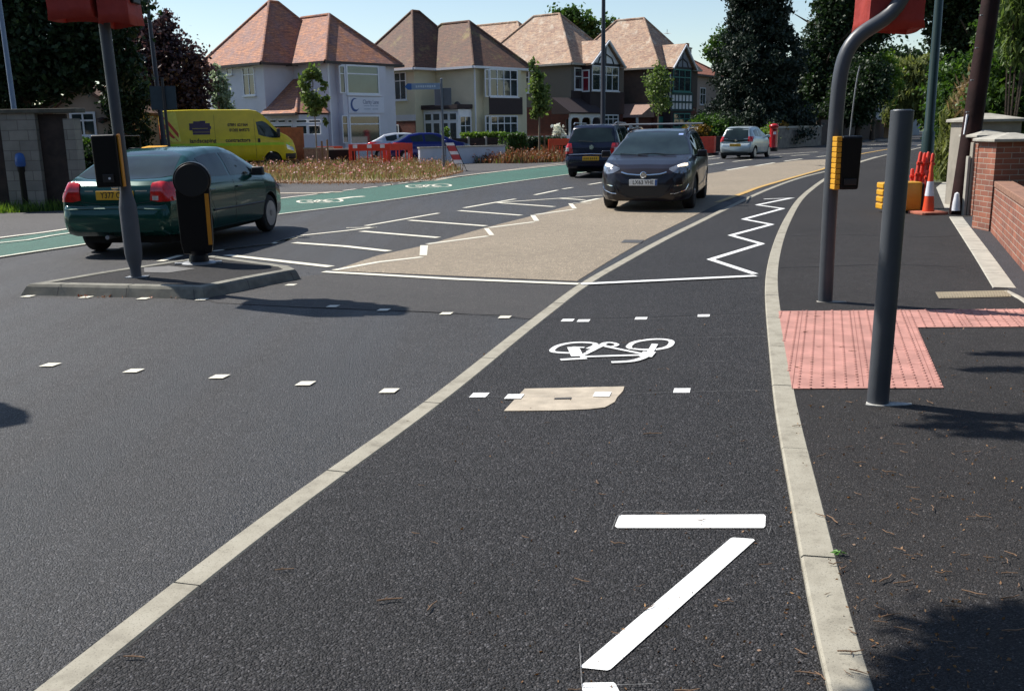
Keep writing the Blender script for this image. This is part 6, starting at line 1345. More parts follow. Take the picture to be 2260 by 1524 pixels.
# ================================================================== VEGETATION
def leaves(name, centers, size, mat, parent=None, flat=.0, elong=1.6, droop=0, seed=0, kind=None):
    rg = np.random.default_rng(seed+11); n = len(centers); c = np.asarray(centers, dtype=np.float64)
    nrm = rg.normal(size=(n, 3)); nrm[:, 2] = np.abs(nrm[:, 2])+flat; nrm /= np.linalg.norm(nrm, axis=1)[:, None]
    t = rg.normal(size=(n, 3)); 
    if droop: t = t*(1-droop)+np.array([0, 0, -1])*droop*2
    t -= (t*nrm).sum(1)[:, None]*nrm; t /= np.linalg.norm(t, axis=1)[:, None]+1e-9; b = np.cross(nrm, t)
    s = (size*rg.uniform(.6, 1.35, n))[:, None]; L = s*elong*.5; Wd = s*.5
    v = np.stack([c-t*L, c+b*Wd-t*L*.1, c+t*L, c-b*Wd-t*L*.1], 1).reshape(-1, 3)
    me = bpy.data.meshes.new(name); me.vertices.add(4*n); me.vertices.foreach_set('co', v.ravel().astype(np.float32)); me.loops.add(4*n); me.loops.foreach_set('vertex_index', np.arange(4*n, dtype=np.int32))
    me.polygons.add(n); me.polygons.foreach_set('loop_start', np.arange(0, 4*n, 4, dtype=np.int32)); me.polygons.foreach_set('loop_total', np.full(n, 4, dtype=np.int32)); me.materials.append(mat)
    me.update(calc_edges=True)
    at = me.attributes.new('var', 'FLOAT', 'FACE'); at.data.foreach_set('value', np.clip(rg.beta(1.6, 2.4, n), 0, 1).astype(np.float32))
    o = link(name, me, parent)
    if kind: tag(o, kind=kind)
    return o
def cloud(rg, blobs, n, sub=40, shell=.8, spread=.28):
    "leaf centres gathered in clumps around the surface of several ellipsoids"
    out = []; vol = np.array([b[3]*b[4]*b[5] for b in blobs])**.67; vol /= vol.sum()
    for b, f in zip(blobs, vol):
        k = max(4, int(sub*f*len(blobs))); d = rg.normal(size=(k, 3)); d /= np.linalg.norm(d, axis=1)[:, None]; rr = rg.uniform(shell*.55, 1.02, k)[:, None]
        cc = d*rr*np.array(b[3:6])+np.array(b[0:3]); sz = rg.uniform(.5, 1.3, k)
        m_ = int(n*f); idx = rg.integers(0, k, m_); off = rg.normal(size=(m_, 3))*spread*np.mean(b[3:6])*sz[idx][:, None]*.6
        out.append(cc[idx]+off*np.array([1, 1, .75]))
    p = np.concatenate(out); return p[p[:, 2] > .05]
def trunk(parent, h, r, lean=(0, 0), limbs=5, top=.55, mat='bark', seed=0, spread=.5, thin=.35):
    rnd = random.Random(seed); P = [Vector((lean[0]*t+rnd.uniform(-.05, .05)*h*.1, lean[1]*t, h*t)) for t in (0, .15, .35, .6, .85, 1)]
    g = MB(); g.tube(P, [r*1.25, r, r*.85, r*.65, r*.4, r*.15], 10)
    for k in range(limbs):
        t = rnd.uniform(.35, .85); b = P[0].lerp(P[-1], t); an = 2*PI*k/limbs+rnd.uniform(-.4, .4); L = h*spread*rnd.uniform(.6, 1)
        e = b+Vector((math.cos(an)*L, math.sin(an)*L, L*rnd.uniform(.3, .8))); mdl = b.lerp(e, .5)+Vector((0, 0, -.06*L)); g.tube([b, mdl, e], [r*thin, r*thin*.6, r*.08], 6)
    return g.build('trunk', M[mat], parent, smooth=True)
def tree(name, label, px, Y, h, blobs, n, size, mat, group=None, seed=1, trunk_h=None, r=.2, sub=60, bark='bark', spread=.28, limbs=6, droop=0, elong=1.6, cat='tree', lean=(0, 0), x=None):
    x = AT(px, 300, Y)[0] if x is None else x; o = thing(name, label, cat, (x, Y, 0), 0, group); rg = np.random.default_rng(seed)
    trunk(o, trunk_h or h*.8, r, lean, limbs, mat=bark, seed=seed, spread=.35)
    leaves('crown', cloud(rg, blobs, n, sub, spread=spread), size, M[mat], o, seed=seed, droop=droop, elong=elong); return o
# --- left: big dark tree over the stone wall and bungalow
Y = 31
def PX(px, Y, ref): return AT(px, 300, Y)[0]-ref
rx = AT(60, 300, Y)[0]; zz_ = lambda py, Y, px=300: AT(px, py, Y)[2]
tree('broadleaf_tree', 'large dark broadleaved tree overhanging the stone wall and bungalow at the left', 60, Y, 8, [(PX(150, Y, rx), 0, 4.6, 2.1, 2, 1.5), (PX(30, Y, rx), 0, 4.8, 2.6, 2.2, 2.1), (PX(-100, Y, rx), 0, 4.9, 2.6, 2.2, 2.2), (PX(225, Y, rx), .4, 4.6, 1.1, 1.4, 1.3), (PX(250, Y, rx), .5, 5.6, 1.3, 1.4, 1.1), (PX(60, Y, rx), 0, 6.5, 3.4, 2.5, 1.6), (PX(200, Y, rx), 0, 3.4, 1.0, 1.2, .55), (PX(110, Y, rx), 0, 3.2, 1.3, 1.2, .7), (PX(270, Y, rx), .3, 3.6, .8, 1.2, .8), (PX(20, Y, rx), 0, 3.0, 1.6, 1.2, .8)], 42000, .12, 'lf_dark', seed=3, r=.3, sub=240, spread=.22)
Y = 46; rx = AT(370, 300, Y)[0]
tree('purple_leaved_tree', 'purple-leaved tree between the dark tree and the white house', 370, Y, 7, [(PX(392, Y, rx), 0, zz_(160, Y), 1.75, 1.5, 1.9), (PX(345, Y, rx), 0, zz_(130, Y), 1.3, 1.3, 1.6), (PX(312, Y, rx), 0, zz_(180, Y), 1.3, 1.3, 2.2), (PX(425, Y, rx), 0, zz_(215, Y), .95, 1.1, 1.2), (PX(385, Y, rx), 0, zz_(255, Y), 1.7, 1.3, 1.0), (PX(388, Y, rx), 0, zz_(70, Y), .5, .6, 1.0), (PX(325, Y, rx), 0, zz_(70, Y), .8, .7, .9), (PX(360, Y, rx), 0, zz_(95, Y), 1.0, .9, 1.0), (PX(440, Y, rx), 0, zz_(150, Y), .5, .6, .5)], 26000, .12, 'lf_purple', seed=5, r=.18, sub=200, spread=.25)
tree('dark_shrub', 'tall dark shrub between the bungalow and the yellow van', 292, 40, 3.6, [(0, 0, 1.6, .85, .7, 1.6), (-.3, 0, 2.9, .8, .7, .9), (.35, 0, 3.2, .6, .7, .8), (-.2, 0, 3.9, .7, .7, .7)], 12000, .09, 'lf_dark', seed=8, r=.08, sub=90, cat='shrub')
# --- slender young street trees
def young(label, px, Y, top, blobs, mat='lf_young', stakes=2, seed=1, n=2600, sz=.115, tr=.03):
    x = AT(px, 300, Y)[0]; o = thing('young_tree', label, 'tree', (x, Y, 0), 0, 'young street trees'); zt = AT(px, top, Y)[2]
    g = MB(); g.tube([(0, 0, 0), (.01, 0, zt*.5), (-.02, 0, zt*.95)], [tr*1.1, tr*.8, tr*.2], 8)
    rnd = random.Random(seed)
    for b in blobs: g.tube([(0, 0, max(.9, b[1]-.5)), (b[0]*.6, 0, b[1])], [tr*.4, tr*.15], 5)
    g.build('trunk', M['barkpale'], o, smooth=True); rg = np.random.default_rng(seed)
    leaves('crown', cloud(rg, [(b[0], 0, b[1], b[2], b[2], b[3]) for b in blobs], n, 9*len(blobs), spread=.42), sz, M[mat], o, seed=seed)
    for k in range(stakes):
        g = MB(); xx = (.25, .48)[k]; g.tube([(xx, -.1, 0), (xx, -.1, 1.15+.05*k)], .04, 7); g.build('stake', M['stake'], o)
    return o
s_ = lambda dpx, Y: dpx*Y/2120
Y = 41; young('staked young tree with a sparse crown before the white house porch', 697, Y, 150, [(s_(-15, Y), zz_(185, Y), .25, .35), (s_(0, Y), zz_(165, Y), .2, .3), (s_(10, Y), zz_(172, Y), .2, .28), (s_(22, Y), zz_(195, Y), .16, .22), (s_(-8, Y), zz_(225, Y), .38, .35), (s_(0, Y), zz_(248, Y), .34, .28), (s_(14, Y), zz_(235, Y), .25, .25), (s_(28, Y), zz_(225, Y), .15, .12), (s_(22, Y), zz_(275, Y), .1, .2)], seed=2, n=1300)
Y = 49; young('narrow pale green young tree in front of the white house wall', 492, Y, 138, [(s_(-5, Y), zz_(160, Y), .2, .4), (s_(0, Y), zz_(190, Y), .42, .55), (s_(4, Y), zz_(222, Y), .45, .5), (s_(-10, Y), zz_(205, Y), .3, .4), (s_(8, Y), zz_(245, Y), .4, .4)], 'lf_grey', 0, seed=4, n=3200)
Y = 48; young('slim young tree with hanging foliage in front of the cream house corner', 1190, Y, 145, [(s_(-12, Y), zz_(160, Y), .16, .4), (s_(-4, Y), zz_(190, Y), .34, .5), (s_(2, Y), zz_(220, Y), .42, .5), (s_(5, Y), zz_(248, Y), .36, .45), (s_(-6, Y), zz_(265, Y), .22, .3)], 'lf_young', 1, seed=6, n=1900, tr=.05)
Y = 58; young('feathery young tree in front of the teal trimmed house', 1452, Y, 150, [(s_(4, Y), zz_(170, Y), .4, .5), (s_(-8, Y), zz_(195, Y), .7, .5), (s_(14, Y), zz_(200, Y), .5, .5), (s_(0, Y), zz_(225, Y), .75, .5), (s_(6, Y), zz_(250, Y), .6, .5)], 'lf_young', 0, seed=7, n=1500)
# --- behind the roofs
tree('background_tree', 'bushy green tree rising behind the mottled roofs', 1262, 92, 12, [(0, 0, AT(1262, 60, 92)[2], 2.4, 1.6, 1.8), (2.3, 0, AT(1262, 78, 92)[2], 2.2, 1.5, 1.4), (-1.2, 0, AT(1262, 50, 92)[2], 1.1, 1, 1.2)], 9000, .22, 'lf_mid', seed=9, r=.2)
tree('background_tree', 'pale green tree behind the chimney left of the conifer', 1592, 110, 9, [(0, 0, AT(1592, 105, 110)[2], 2.3, 1.6, 1.8), (1.0, 0, AT(1592, 125, 110)[2], 2.2, 1.5, 1.8)], 5000, .25, 'lf_mid', seed=10, r=.2)
# --- tall conifer
def conifer(label, px, Y, h, rbase, n, seed):
    x = AT(px, 300, Y)[0]; o = thing('conifer', label, 'tree', (x, Y, 0), 0); rg = np.random.default_rng(seed); trunk(o, h*.95, .3, (0, 0), 5, seed=seed, spread=.12)
    out = []; 
    for k in range(900):
        t = rg.uniform(0, 1)**1.2; z = .5+t*(h-.5); rad = rbase*(1-t)**.85*rg.uniform(.45, 1.08)*(1+.16*math.sin(t*23)); an = rg.uniform(0, 2*PI)
        c = np.array([rad*math.cos(an), rad*math.sin(an), z]); m_ = int(n/900); s = .3*(1-.4*t)
        out.append(c+rg.normal(size=(m_, 3))*np.array([s, s, s*.6])+np.array([0, 0, -.15]))
    leaves('crown', np.concatenate(out), .12, M['lf_deep'], o, seed=seed, elong=2.2, droop=.35); return o
conifer('tall dark conifer behind the garden wall left of the pillar box', 1664, 68, 16.5, 3.6, 90000, 12)
# --- low shrubs on the far side
def shrub(label, px, Y, blobs, mat, n, size, seed, name='shrub', cat='shrub', group=None, droop=0, elong=1.6):
    x = AT(px, 320, Y)[0]; o = thing(name, label, cat, (x, Y, 0), 0, group); rg = np.random.default_rng(seed)
    g = MB()
    for k in range(5): an = 2*PI*k/5; g.tube([(0, 0, 0), (blobs[0][3]*.5*math.cos(an), blobs[0][4]*.5*math.sin(an), blobs[0][2])], [.03, .01], 5)
    g.build('stems', M['bark'], o); leaves('foliage', cloud(rg, blobs, n, 50*len(blobs), spread=.3), size, M[mat], o, seed=seed, droop=droop, elong=elong); return o
shrub('orange tinged bush before the teal trimmed house', 1525, 60, [(0, 0, .9, .8, .7, .7), (.6, 0, 1.2, .5, .5, .4)], 'lf_amber', 2200, .11, 21)
shrub('round green bush left of the tall conifer, beside the orange bush', 1555, 61, [(0, 0, 1.1, 1.2, 1, 1.1), (.9, 0, .8, .9, .8, .8)], 'lf_mid', 7000, .11, 22)
shrub('darker green bush at the foot of the tall conifer', 1600, 62.5, [(0, 0, 1.0, 1.3, 1, 1.0), (-.7, 0, 1.6, .8, .7, .6)], 'lf_dark', 7000, .11, 23)
shrub('light green clipped bush between the silver hatchback and the pillar box', 1688, 60, [(0, 0, .75, .7, .6, .72)], 'lf_light', 3500, .09, 24)
shrub('small orange flowering bush on the stone wall right of the pillar box', 1722, 64, [(0, 0, 1.2, .4, .4, .45)], 'lf_amber', 700, .1, 25)
# --- right hand trees
T = lambda *a, **k: tree('broadleaf_tree', *a, **k)
Y = 84; T('big dark tree at the left of the right hand tree group, above the stone wall', 1812, Y, 14, [(0, 0, 6.8, 2.2, 2, 4.2), (.8, 0, 10.5, 2.0, 2, 2.6), (2.6, 0, 10.0, 3.0, 2.4, 3.4), (.8, 0, 4.2, 2.6, 2, 2.8), (1.4, 0, 13, 2.4, 2, 2.2), (4, 0, 12.5, 3, 2, 2.6)], 42000, .2, 'lf_dark', seed=31, r=.4, sub=260, spread=.22)
Y = 90; T('dark evergreen mass filling the gap beside the tall conifer', 1745, Y, 8, [(0, 0, 3.4, 3.4, 2, 3.6), (3.2, 0, 3, 3.2, 2, 3.0), (.4, 0, 5.2, 1.3, 1.4, 1.6)], 20000, .2, 'lf_deep', seed=32, r=.3, sub=160)
Y = 78; T('round dark green tree in front of the far gabled house', 1893, Y, 7.2, [(0, 0, 4.2, 2.2, 2, 2.6), (-.9, 0, 3, 2.1, 1.8, 2.0), (.9, 0, 5.2, 1.5, 1.4, 1.4)], 22000, .15, 'lf_dark', seed=33, r=.25, sub=160, spread=.22)
tree('broadleaf_tree', 'sunlit light green tree top behind the round dark tree', 1925, 86, 8, [(0, 0, 6.2, 1.7, 1.5, 1.5), (.8, 0, 4.6, 1.4, 1.2, 1.6)], 6000, .17, 'lf_light', seed=34, r=.2)
Y = 95; tree('willow_tree', 'drooping yellow-green willow at the bend beyond the grey post', 2003, Y, 9, [(0, 0, 4.3, 2.0, 1.6, 3.0), (1.2, 0, 5.2, 1.4, 1.2, 2.3), (-1.0, 0, 3.4, 1.5, 1.2, 2.3), (2.3, 0, 3.5, 1.4, 1.2, 2.4)], 18000, .2, 'lf_willow', seed=35, r=.3, sub=140, droop=.75, elong=3.2)
Y = 44; rx = AT(2150, 300, Y)[0]
T('tall dark tree with high boughs spreading across the top right', 2150, Y, 11, [(PX(2100, Y, rx), 0, 7.2, 1.9, 1.6, 1.3), (PX(2000, Y, rx), 0, 6.9, 1.9, 1.5, 1.0), (PX(1900, Y, rx), 0, 7.7, 1.6, 1.4, .9), (PX(1830, Y, rx), 0, 8.3, 1.6, 1.3, .8), (PX(2180, Y, rx), 0, 6.8, 2.2, 1.8, 2.2), (PX(1975, Y, rx), .5, 5.75, .5, .5, .3), (PX(2045, Y, rx), 0, 5.3, .5, .5, .4), (PX(2130, Y, rx), 0, 5.0, 1.2, 1.0, 1.2), (PX(2230, Y, rx), 0, 5.2, 1.5, 1.2, 1.6), (PX(2100, Y, rx), .8, 5.9, 1.4, .8, 1.1), (PX(2170, Y, rx), .8, 4.6, 1.4, .8, 1.1)], 52000, .13, 'lf_dark', seed=36, r=.35, sub=240, limbs=9, spread=.24)
Y = 33; shrub('mid green garden bushes behind the telegraph pole', 2105, Y, [(0, 0, 2.3, 1.0, 1, 1.5), (1.6, 0, 2.6, 1.2, 1, 1.7), (.2, 0, 1.1, .8, .8, 1.1), (2.6, 0, 3.4, 1.2, 1, 1.8), (1.4, 0, 4.3, 1.0, .9, 1.0)], 'lf_mid', 26000, .10, 37, 'garden_shrub')
Y = 25; shrub('pale feathery bamboo-like grass beside the telegraph pole', 2100, Y, [(0, 0, .9, .26, .3, .9), (.15, 0, 1.75, .26, .3, .4)], 'lf_willow', 4200, .05, 38, 'tall_grass', 'plant', droop=.8, elong=9)
Y = 22; shrub('dry arching ornamental grass above the pale gate pier', 2205, Y, [(-.2, 0, 2.4, .6, .5, .5), (-.5, 0, 2.0, .5, .5, .5)], 'lf_dry', 2600, .045, 39, 'tall_grass', 'plant', droop=.5, elong=9)
Y = 20.5; shrub('lush green shrub over the gate piers at the right edge', 2245, Y, [(0, 0, 2.4, .75, .6, .9), (-.5, 0, 1.9, .6, .5, .6), (.6, 0, 1.6, .7, .6, .8)], 'lf_mid', 12000, .07, 40)
Y = 19; rx = AT(2238, 200, Y)[0]; shrub('leafy hanging climber with long yellow-green leaves at the top right corner', 2225, Y, [(.12, 0, 4.3, .55, .4, .5), (-.15, 0, 3.7, .35, .35, .6), (.25, 0, 3.3, .4, .35, .8), (-.1, 0, 2.9, .2, .25, .45)], 'lf_young', 3000, .055, 41, 'climber', 'plant', droop=.7, elong=4)
Y = 21; shrub('dark ivy clad trunk behind the hanging climber', 2240, Y, [(.1, 0, 2.4, .4, .4, 1.6), (.2, 0, 4.2, .8, .6, 1.1), (.5, 0, 3.2, .8, .5, .9)], 'lf_dark', 12000, .08, 42, 'ivy_tree', 'tree')
if 0: shrub('variegated sprig growing over the brick gate pier', 2252, Y, [(.0, 0, 1.45, .14, .12, .22)], 'lf_light', 160, .06, 43, 'garden_plant', 'plant', elong=3)
# --- hedges
def hedge(label, p, q_, h_, t, mat, n, seed, size=.07):
    p, q_ = Vector((p[0], p[1], 0)), Vector((q_[0], q_[1], 0)); d = q_-p; L = d.length; o = thing('hedge', label, 'hedge', p, math.atan2(d.y, d.x)); rg = np.random.default_rng(seed)
    c = rg.uniform(size=(n, 3)); f = rg.integers(0, 4, n); c[f == 0, 2] = 1; c[f == 1, 1] = 0; c[f == 2, 1] = 1
    pts = c*np.array([L, t, h_])-np.array([0, t/2, 0])+rg.normal(size=(n, 3))*.045
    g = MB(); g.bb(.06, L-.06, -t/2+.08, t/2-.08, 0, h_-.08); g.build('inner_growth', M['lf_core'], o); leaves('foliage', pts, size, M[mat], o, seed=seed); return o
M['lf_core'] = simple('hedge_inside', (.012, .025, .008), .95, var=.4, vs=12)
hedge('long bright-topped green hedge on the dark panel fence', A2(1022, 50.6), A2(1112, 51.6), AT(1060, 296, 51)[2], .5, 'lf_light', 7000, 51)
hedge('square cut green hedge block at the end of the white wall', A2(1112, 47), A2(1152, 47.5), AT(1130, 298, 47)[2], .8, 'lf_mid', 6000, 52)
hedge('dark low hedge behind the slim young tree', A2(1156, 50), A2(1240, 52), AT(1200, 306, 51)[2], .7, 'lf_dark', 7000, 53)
shrub('white blossoming bush left of the navy people carrier', 1232, 50.5, [(0, 0, 1.45, .33, .3, .28), (.25, 0, 1.2, .2, .2, .16)], 'blossom', 110, .13, 54)
shrub('small rounded green plant by the bungalow window', 180, 38.5, [(0, 0, 1.15, .42, .4, .3)], 'lf_mid', 1600, .07, 55)
shrub('dark hedge plants under the bungalow window', 195, 38, [(0, 0, .5, .8, .4, .55), (.8, 0, .45, .5, .4, .5)], 'lf_dark', 5000, .07, 56)
# yellow flowered shrubs by the cream house porch
shrub('yellow flowered shrub in front of the cream house porch', 985, 51.5, [(0, 0, 1.35, .25, .2, .35), (-.95, 0, 1.1, .25, .2, .25)], 'lf_light', 500, .09, 57)
# --- flower bed and verges (stuff)
def bed(name, label, cat, poly_px, n, hmin, hmax, mats, seed, z=0, wid=.012):
    rg = np.random.default_rng(seed); P = [G(x, y) for x, y in poly_px]; xs = [p[0] for p in P]; ys = [p[1] for p in P]
    pts = []
    while len(pts) < n:
        x, y = rg.uniform(min(xs), max(xs)), rg.uniform(min(ys), max(ys))
        if inpoly((x, y), P): pts.append((x, y))
    pts = np.array(pts); return pts
def grass(name, label, cat, pts, hmin, hmax, mats, seed, w=.02, flowers=None, z=0):
    rg = np.random.default_rng(seed); n = len(pts); h_ = rg.uniform(hmin, hmax, n); patchy = .65+.5*np.sin(pts[:, 0]*2.1+1)*np.cos(pts[:, 1]*1.3); h_ *= np.clip(patchy, .45, 1.2)
    V = []; F = []; mi = []; vr = []
    base = np.column_stack([pts, np.full(n, z)]); lean = rg.normal(size=(n, 2))*.28*h_[:, None]; an = rg.uniform(0, PI, n)
    dx = np.column_stack([np.cos(an), np.sin(an), np.zeros(n)])*w; mid = base+np.column_stack([lean*.4, h_*.55]); top = base+np.column_stack([lean, h_])
    v = np.stack([base-dx, base+dx, mid+dx*.7, mid-dx*.7, top], 1).reshape(-1, 3); me = bpy.data.meshes.new(name)
    idx = []; 
    i5 = np.arange(n)*5; loops = np.stack([i5, i5+1, i5+2, i5+3, i5+3, i5+2, i5+4], 1).ravel()
    me.vertices.add(5*n); me.vertices.foreach_set('co', v.ravel().astype(np.float32)); me.loops.add(7*n); me.loops.foreach_set('vertex_index', loops.astype(np.int32)); me.polygons.add(2*n)
    st = np.stack([np.arange(n)*7, np.arange(n)*7+4], 1).ravel(); tt = np.tile([4, 3], n); me.polygons.foreach_set('loop_start', st.astype(np.int32)); me.polygons.foreach_set('loop_total', tt.astype(np.int32))
    for m_ in mats: me.materials.append(m_)
    me.polygons.foreach_set('material_index', np.repeat(rg.integers(0, len(mats), n), 2).astype(np.int32)); me.update(calc_edges=True)
    at = me.attributes.new('var', 'FLOAT', 'FACE'); at.data.foreach_set('value', np.repeat(rg.uniform(size=n), 2).astype(np.float32))
    o = link(name, me); tag(o, label, cat, kind='stuff')
    return top
bp = [(440, 396), (600, 402), (720, 402.5), (840, 401), (950, 394), (1022, 378), (985, 366), (900, 360), (750, 358), (600, 366), (520, 376), (455, 388)]
g = tri_sheet([G(x, y, .03) for x, y in bp]); struct('flower_bed_soil', g, M['soil'])
pts = bed('f', '', '', bp, 15000, 0, 0, 0, 61)
top = grass('flower_bed_planting', 'dry straw-coloured planting with pink flowers in the bed behind the green lane', 'flower bed', pts, .10, .42, [M['lf_dry'], M['lf_dry'], M['lf_willow'], M['lf_brown'], M['lf_young']], 62, .010, z=.03)
sel = top[RNG.integers(0, len(top), 700)]; rg_ = np.random.default_rng(60); ed = []
for a_, b_ in zip(bp[:5], bp[1:6]):
    for t_ in rg_.uniform(0, 1, 500): w_x = a_[0]+(b_[0]-a_[0])*t_; w_y = a_[1]+(b_[1]-a_[1])*t_+rg_.normal()*1.6; ed.append(G(w_x, w_y, .03+abs(rg_.normal())*.03))
o = leaves('bed_edge_leaves', np.array(ed), .03, M['lf_brown'], seed=59, elong=1.8); tag(o, 'fallen dead leaves along the front edge of the flower bed', 'leaves', kind='stuff')
sel = top[RNG.integers(0, len(top), 700)]; o = leaves('flower_heads', sel+np.array([0, 0, .02]), .07, M['petal'], seed=63, elong=1); tag(o, 'pink and white flower heads among the dry planting', 'flowers', kind='stuff')
sel = top[RNG.integers(0, len(top), 9000)]; o = leaves('seed_heads', sel+RNG.normal(size=sel.shape)*.05, .04, M['lf_brown'], seed=64, elong=1.6); tag(o, 'dry seed heads and leaves among the bed planting', 'seed heads', kind='stuff')
rp = [(1045, 361), (1150, 361), (1243, 358), (1243, 350), (1150, 350), (1060, 352)]; pts = bed('f', '', '', rp, 4500, 0, 0, 0, 65)
top = grass('red_planting', 'reddish and green low planting beside the people carrier', 'planting', pts, .25, .75, [M['lf_red'], M['lf_red'], M['lf_dry'], M['lf_mid']], 66, .02)
o = leaves('red_planting_leaves', top[RNG.integers(0, len(top), 3500)]+RNG.normal(size=(3500, 3))*.08-np.array([0, 0, .08]), .07, M['lf_red'], seed=67); tag(o, 'reddish leaves of the low planting by the people carrier', 'leaves', kind='stuff')
gp = [(-160, 480), (40, 470), (150, 465), (175, 455), (150, 448), (-160, 450)]; pts = bed('f', '', '', gp, 9000, 0, 0, 0, 68); grass('grass_verge_left', 'rough green grass at the foot of the stone wall', 'grass', pts, .08, .4, [M['lf_light'], M['lf_mid']], 69, .01)
gp = [(2052, 402), (2122, 402), (2122, 372), (2085, 360), (2050, 368)]; pts = bed('f', '', '', gp, 9000, 0, 0, 0, 70); grass('grass_verge_right', 'green grass verge beyond the telegraph pole', 'grass', pts, .06, .25, [M['lf_mid'], M['lf_light']], 71, .012, z=.05)
g = tri_sheet([G(x, y, ZF+.01) for x, y in gp]); struct('verge_soil', g, M['ground'])
# distant woodland closing the view beyond everything built individually
def belt(name, label, pts_xyh, n, size, mat, seed):
    rg = np.random.default_rng(seed); bl = [(x, y, h_*.5, 5, 3, h_*.55) for x, y, h_ in pts_xyh]; o = leaves(name, cloud(rg, bl, n, 40*len(bl), spread=.3), size, M[mat], seed=seed, kind='stuff'); tag(o, label, 'trees')
belt('distant_trees', 'distant dark belt of trees closing the road at the bend', [(x, 128+6*math.sin(x), h_) for x, h_ in ((38, 9), (45, 11), (52, 12), (59, 12), (66, 10), (73, 10), (80, 9))], 26000, .4, 'lf_dark', 81)
belt('distant_garden_trees', 'low distant greenery behind the houses', [(x, 100, 5) for x in (-50, -42, -34, -26, -18, -10, -2, 6, 14, 22, 30)], 12000, .35, 'lf_mid', 82)
belt('distant_left_greenery', 'green garden growth beyond the bungalow', [(x, 52, 4.2) for x in (-34, -29, -25)], 9000, .2, 'lf_dark', 83)
belt('added_trees_behind', 'unseen belt of dark trees added behind the viewpoint to darken reflections', [(x, -26+3*math.sin(x*.3), h_) for x, h_ in zip(range(-75, 70, 7), (12, 14, 11, 13, 15, 12)*4)], 26000, .75, 'lf_dark', 84)  # unseen trees added to darken reflections and cut the ambient light
belt('added_trees_beside', 'unseen dark trees added to the right beyond the brick wall to darken reflections', [(20, -10, 10), (21, -2, 11), (22, 6, 9), (19, 13, 8)], 9000, .5, 'lf_dark', 85)  # more unseen trees, added to darken what cars and poles reflect
# --- boughs of a big tree standing to the right, out of the picture, whose shadow falls on the footway
o = thing('pine_tree', 'pine standing just outside the right edge, its boughs shading the footway', 'tree', (5.6, -1.2, 0), 0)
g = MB(); g.tube([(0, 0, 0), (0, 0, 3), (.1, .1, 8)], [.28, .24, .1], 12); 
shS = [G(x_, y_)[:2] for x_, y_ in ((2270, 1500), (2235, 1545), (2290, 1440), (2190, 945), (2130, 965), (2240, 985), (2235, 835), (2250, 800), (2270, 1540), (2190, 1590))]
cl = []; rg = np.random.default_rng(91)
sunv = Vector((SUN_AZ[0]*math.cos(EL), SUN_AZ[1]*math.cos(EL), math.sin(EL))).normalized()
for i, (sx_, sy_) in enumerate(shS):
    z = 3.6; c_ = Vector((sx_, sy_, 0))+sunv*(z/sunv.z); cc = np.array(c_-Vector((5.6, -1.2, 0)))
    big = i in (0, 1, 2, 8, 9)
    spx = np.array([.17, .10, .08]) if big else np.array([.17, .025, .03]); m_ = 700 if big else 200
    cl.append(cc+rg.normal(size=(m_, 3))*spx*.62); g.tube([(0, 0, 3.3), Vector(cc)*.5+Vector((0, 0, 2.0)), Vector(cc)], [.08, .04, .01], 6)
g.build('trunk', M['bark'], o, smooth=True); leaves('crown', np.concatenate(cl), .04, M['lf_deep'], o, seed=92, elong=4)
# --- fallen twigs and leaves
base = []
for k in range(5):
    rnd = random.Random(k); g = MB(); L = .05+.012*k; P = [Vector((L*(t-.5), rnd.uniform(-.007, .007), .004+rnd.uniform(0, .004))) for t in (0, .3, .6, 1)]; g.tube(P, [.0028, .0034, .003, .0015], 6)
    if k % 2: g.tube([P[1], P[1]+Vector((.012, .014, .003))], [.002, .001], 5)
    base.append(g.mesh('twig', M['twig'], True))
rnd = random.Random(5); cnt = 0
def put(me, name, x, y, z, rz, s, label, cat, group):
    o = link(name, me); o.location = (x, y, z); o.rotation_euler = (0, 0, rz); o.scale = (s, s, s); tag(o, label, cat, group)
while cnt < 150:
    px = rnd.uniform(900, 2260); py = rnd.uniform(690, 1524)**1.0
    if px < 1250 and rnd.random() < .6: continue
    if cnt % 5 < 3 and px < 1760: px = rnd.uniform(1760, 2250)
    z = ZF+.008 if px > 1715+(py-690)*.0 + max(0, (py-900)*.26) else ZC+.006
    x, y, _ = G(px, py, z); s = rnd.uniform(.3, .8)
    lab = ('small dry brown twig lying on the footway asphalt', 'fallen twigs on the footway') if z > .05 else ('small dry brown twig lying on the cycle track asphalt', 'fallen twigs on the cycle track')
    put(base[rnd.randrange(5)], 'twig', x, y, z, rnd.uniform(-.7, .7)+(PI/2 if rnd.random() < .2 else 0), s, lab[0], 'twig', lab[1]); cnt += 1
for (px, py, s, rz) in ((298, 1450, .8, -.1), (628, 1257, .8, .15), (860, 1324, 1.0, .2), (952, 1338, .8, 1.2), (1440, 958, 1.1, .1), (1965, 1358, .8, .3)):
    z = ZF+.008 if px > 1700 else ZC+.006; x, y, _ = G(px, py, z); lab = ('small dry brown twig lying on the footway asphalt', 'fallen twigs on the footway') if z > .05 else ('small dry brown twig lying on the cycle track asphalt', 'fallen twigs on the cycle track'); put(base[3], 'twig', x, y, z, rz, s, lab[0], 'twig', lab[1])
rg = np.random.default_rng(77); fl = []
while len(fl) < 620:
    px, py = rg.uniform(1000, 2260), 690+834*rg.uniform()**.8
    if px < 1720 and rg.uniform() < .72: continue
    zq = ZF+.004 if px > 1730+max(0, (py-900)*.28) else ZC+.003; q_ = G(px, py, zq); fl.append(q_)
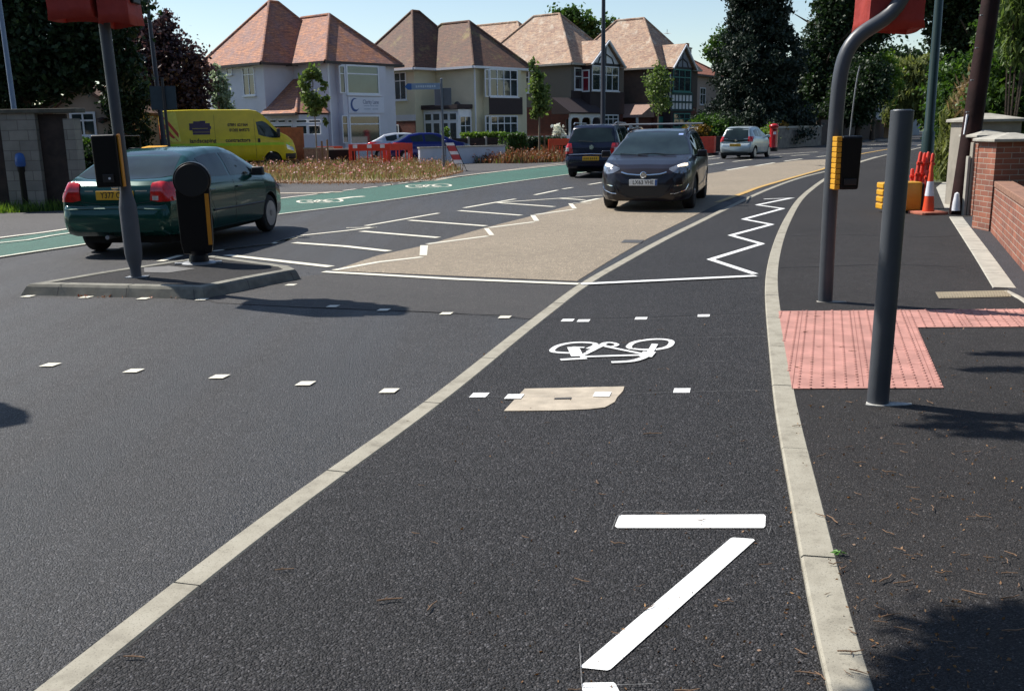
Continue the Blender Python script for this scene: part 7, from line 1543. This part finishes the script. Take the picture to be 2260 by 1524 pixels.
o = leaves('leaf_litter', np.array(fl), .0075, leafmat('litter', (.10, .04, .015), (.42, .24, .10), .1), seed=78, elong=1.8); tag(o, 'tiny brown and orange bits of leaf and bark scattered over the near asphalt', 'litter', kind='stuff')
fl = np.array([G(x_, y_, .012) for x_, y_ in zip(rg.uniform(170, 460, 160), rg.normal(651, 2.5, 160))]); o = leaves('island_litter', fl, .02, leafmat('litter2', (.25, .05, .02), (.5, .3, .16), .1), seed=79); tag(o, 'reddish petals and leaf bits gathered at the foot of the island kerb', 'litter', kind='stuff')
x, y, z = G(1852, 1221, ZF+.01); g = MB()
for k in range(7): an = k*.9; g.add([(0, 0, .002*k), (.016*math.cos(an), .016*math.sin(an), .010), (.034*math.cos(an+.3), .024*math.sin(an+.3), .004), (.015*math.cos(an+.6), .015*math.sin(an+.6), .002)], [(0, 1, 2, 3)])
o = g.build('leaf_sprig', M['leafgreen']); o.location = (x, y, z); tag(o, 'fresh green leaf sprig lying at the edge of the kerb in the foreground', 'leaf')
# ================================================================== LIGHT
sd_ = Vector((SUN_AZ[0]*math.cos(EL), SUN_AZ[1]*math.cos(EL), math.sin(EL))).normalized()
sl = bpy.data.lights.new('Sun', 'SUN'); sl.energy = 5.0; sl.angle = R(.55); sl.color = (1, .955, .88)
so = bpy.data.objects.new('Sun', sl); COL.objects.link(so); so.rotation_euler = sd_.to_track_quat('Z', 'Y').to_euler(); so.location = (0, 0, 30)
wn = world.node_tree; bg = wn.nodes['Background']; sky = wn.nodes.new('ShaderNodeTexSky'); sky.sky_type = 'NISHITA'; sky.sun_disc = False
sky.sun_elevation = EL; sky.sun_rotation = math.atan2(SUN_AZ[0], SUN_AZ[1]); sky.air_density = 1.0; sky.dust_density = .3; sky.ozone_density = 1.0; sky.altitude = 20
wn.links.new(sky.outputs[0], bg.inputs['Color']); bg.inputs['Strength'].default_value = .095
scene.view_settings.view_transform = 'Standard'; scene.view_settings.look = 'None'; scene.view_settings.exposure = .5; scene.view_settings.gamma = 1
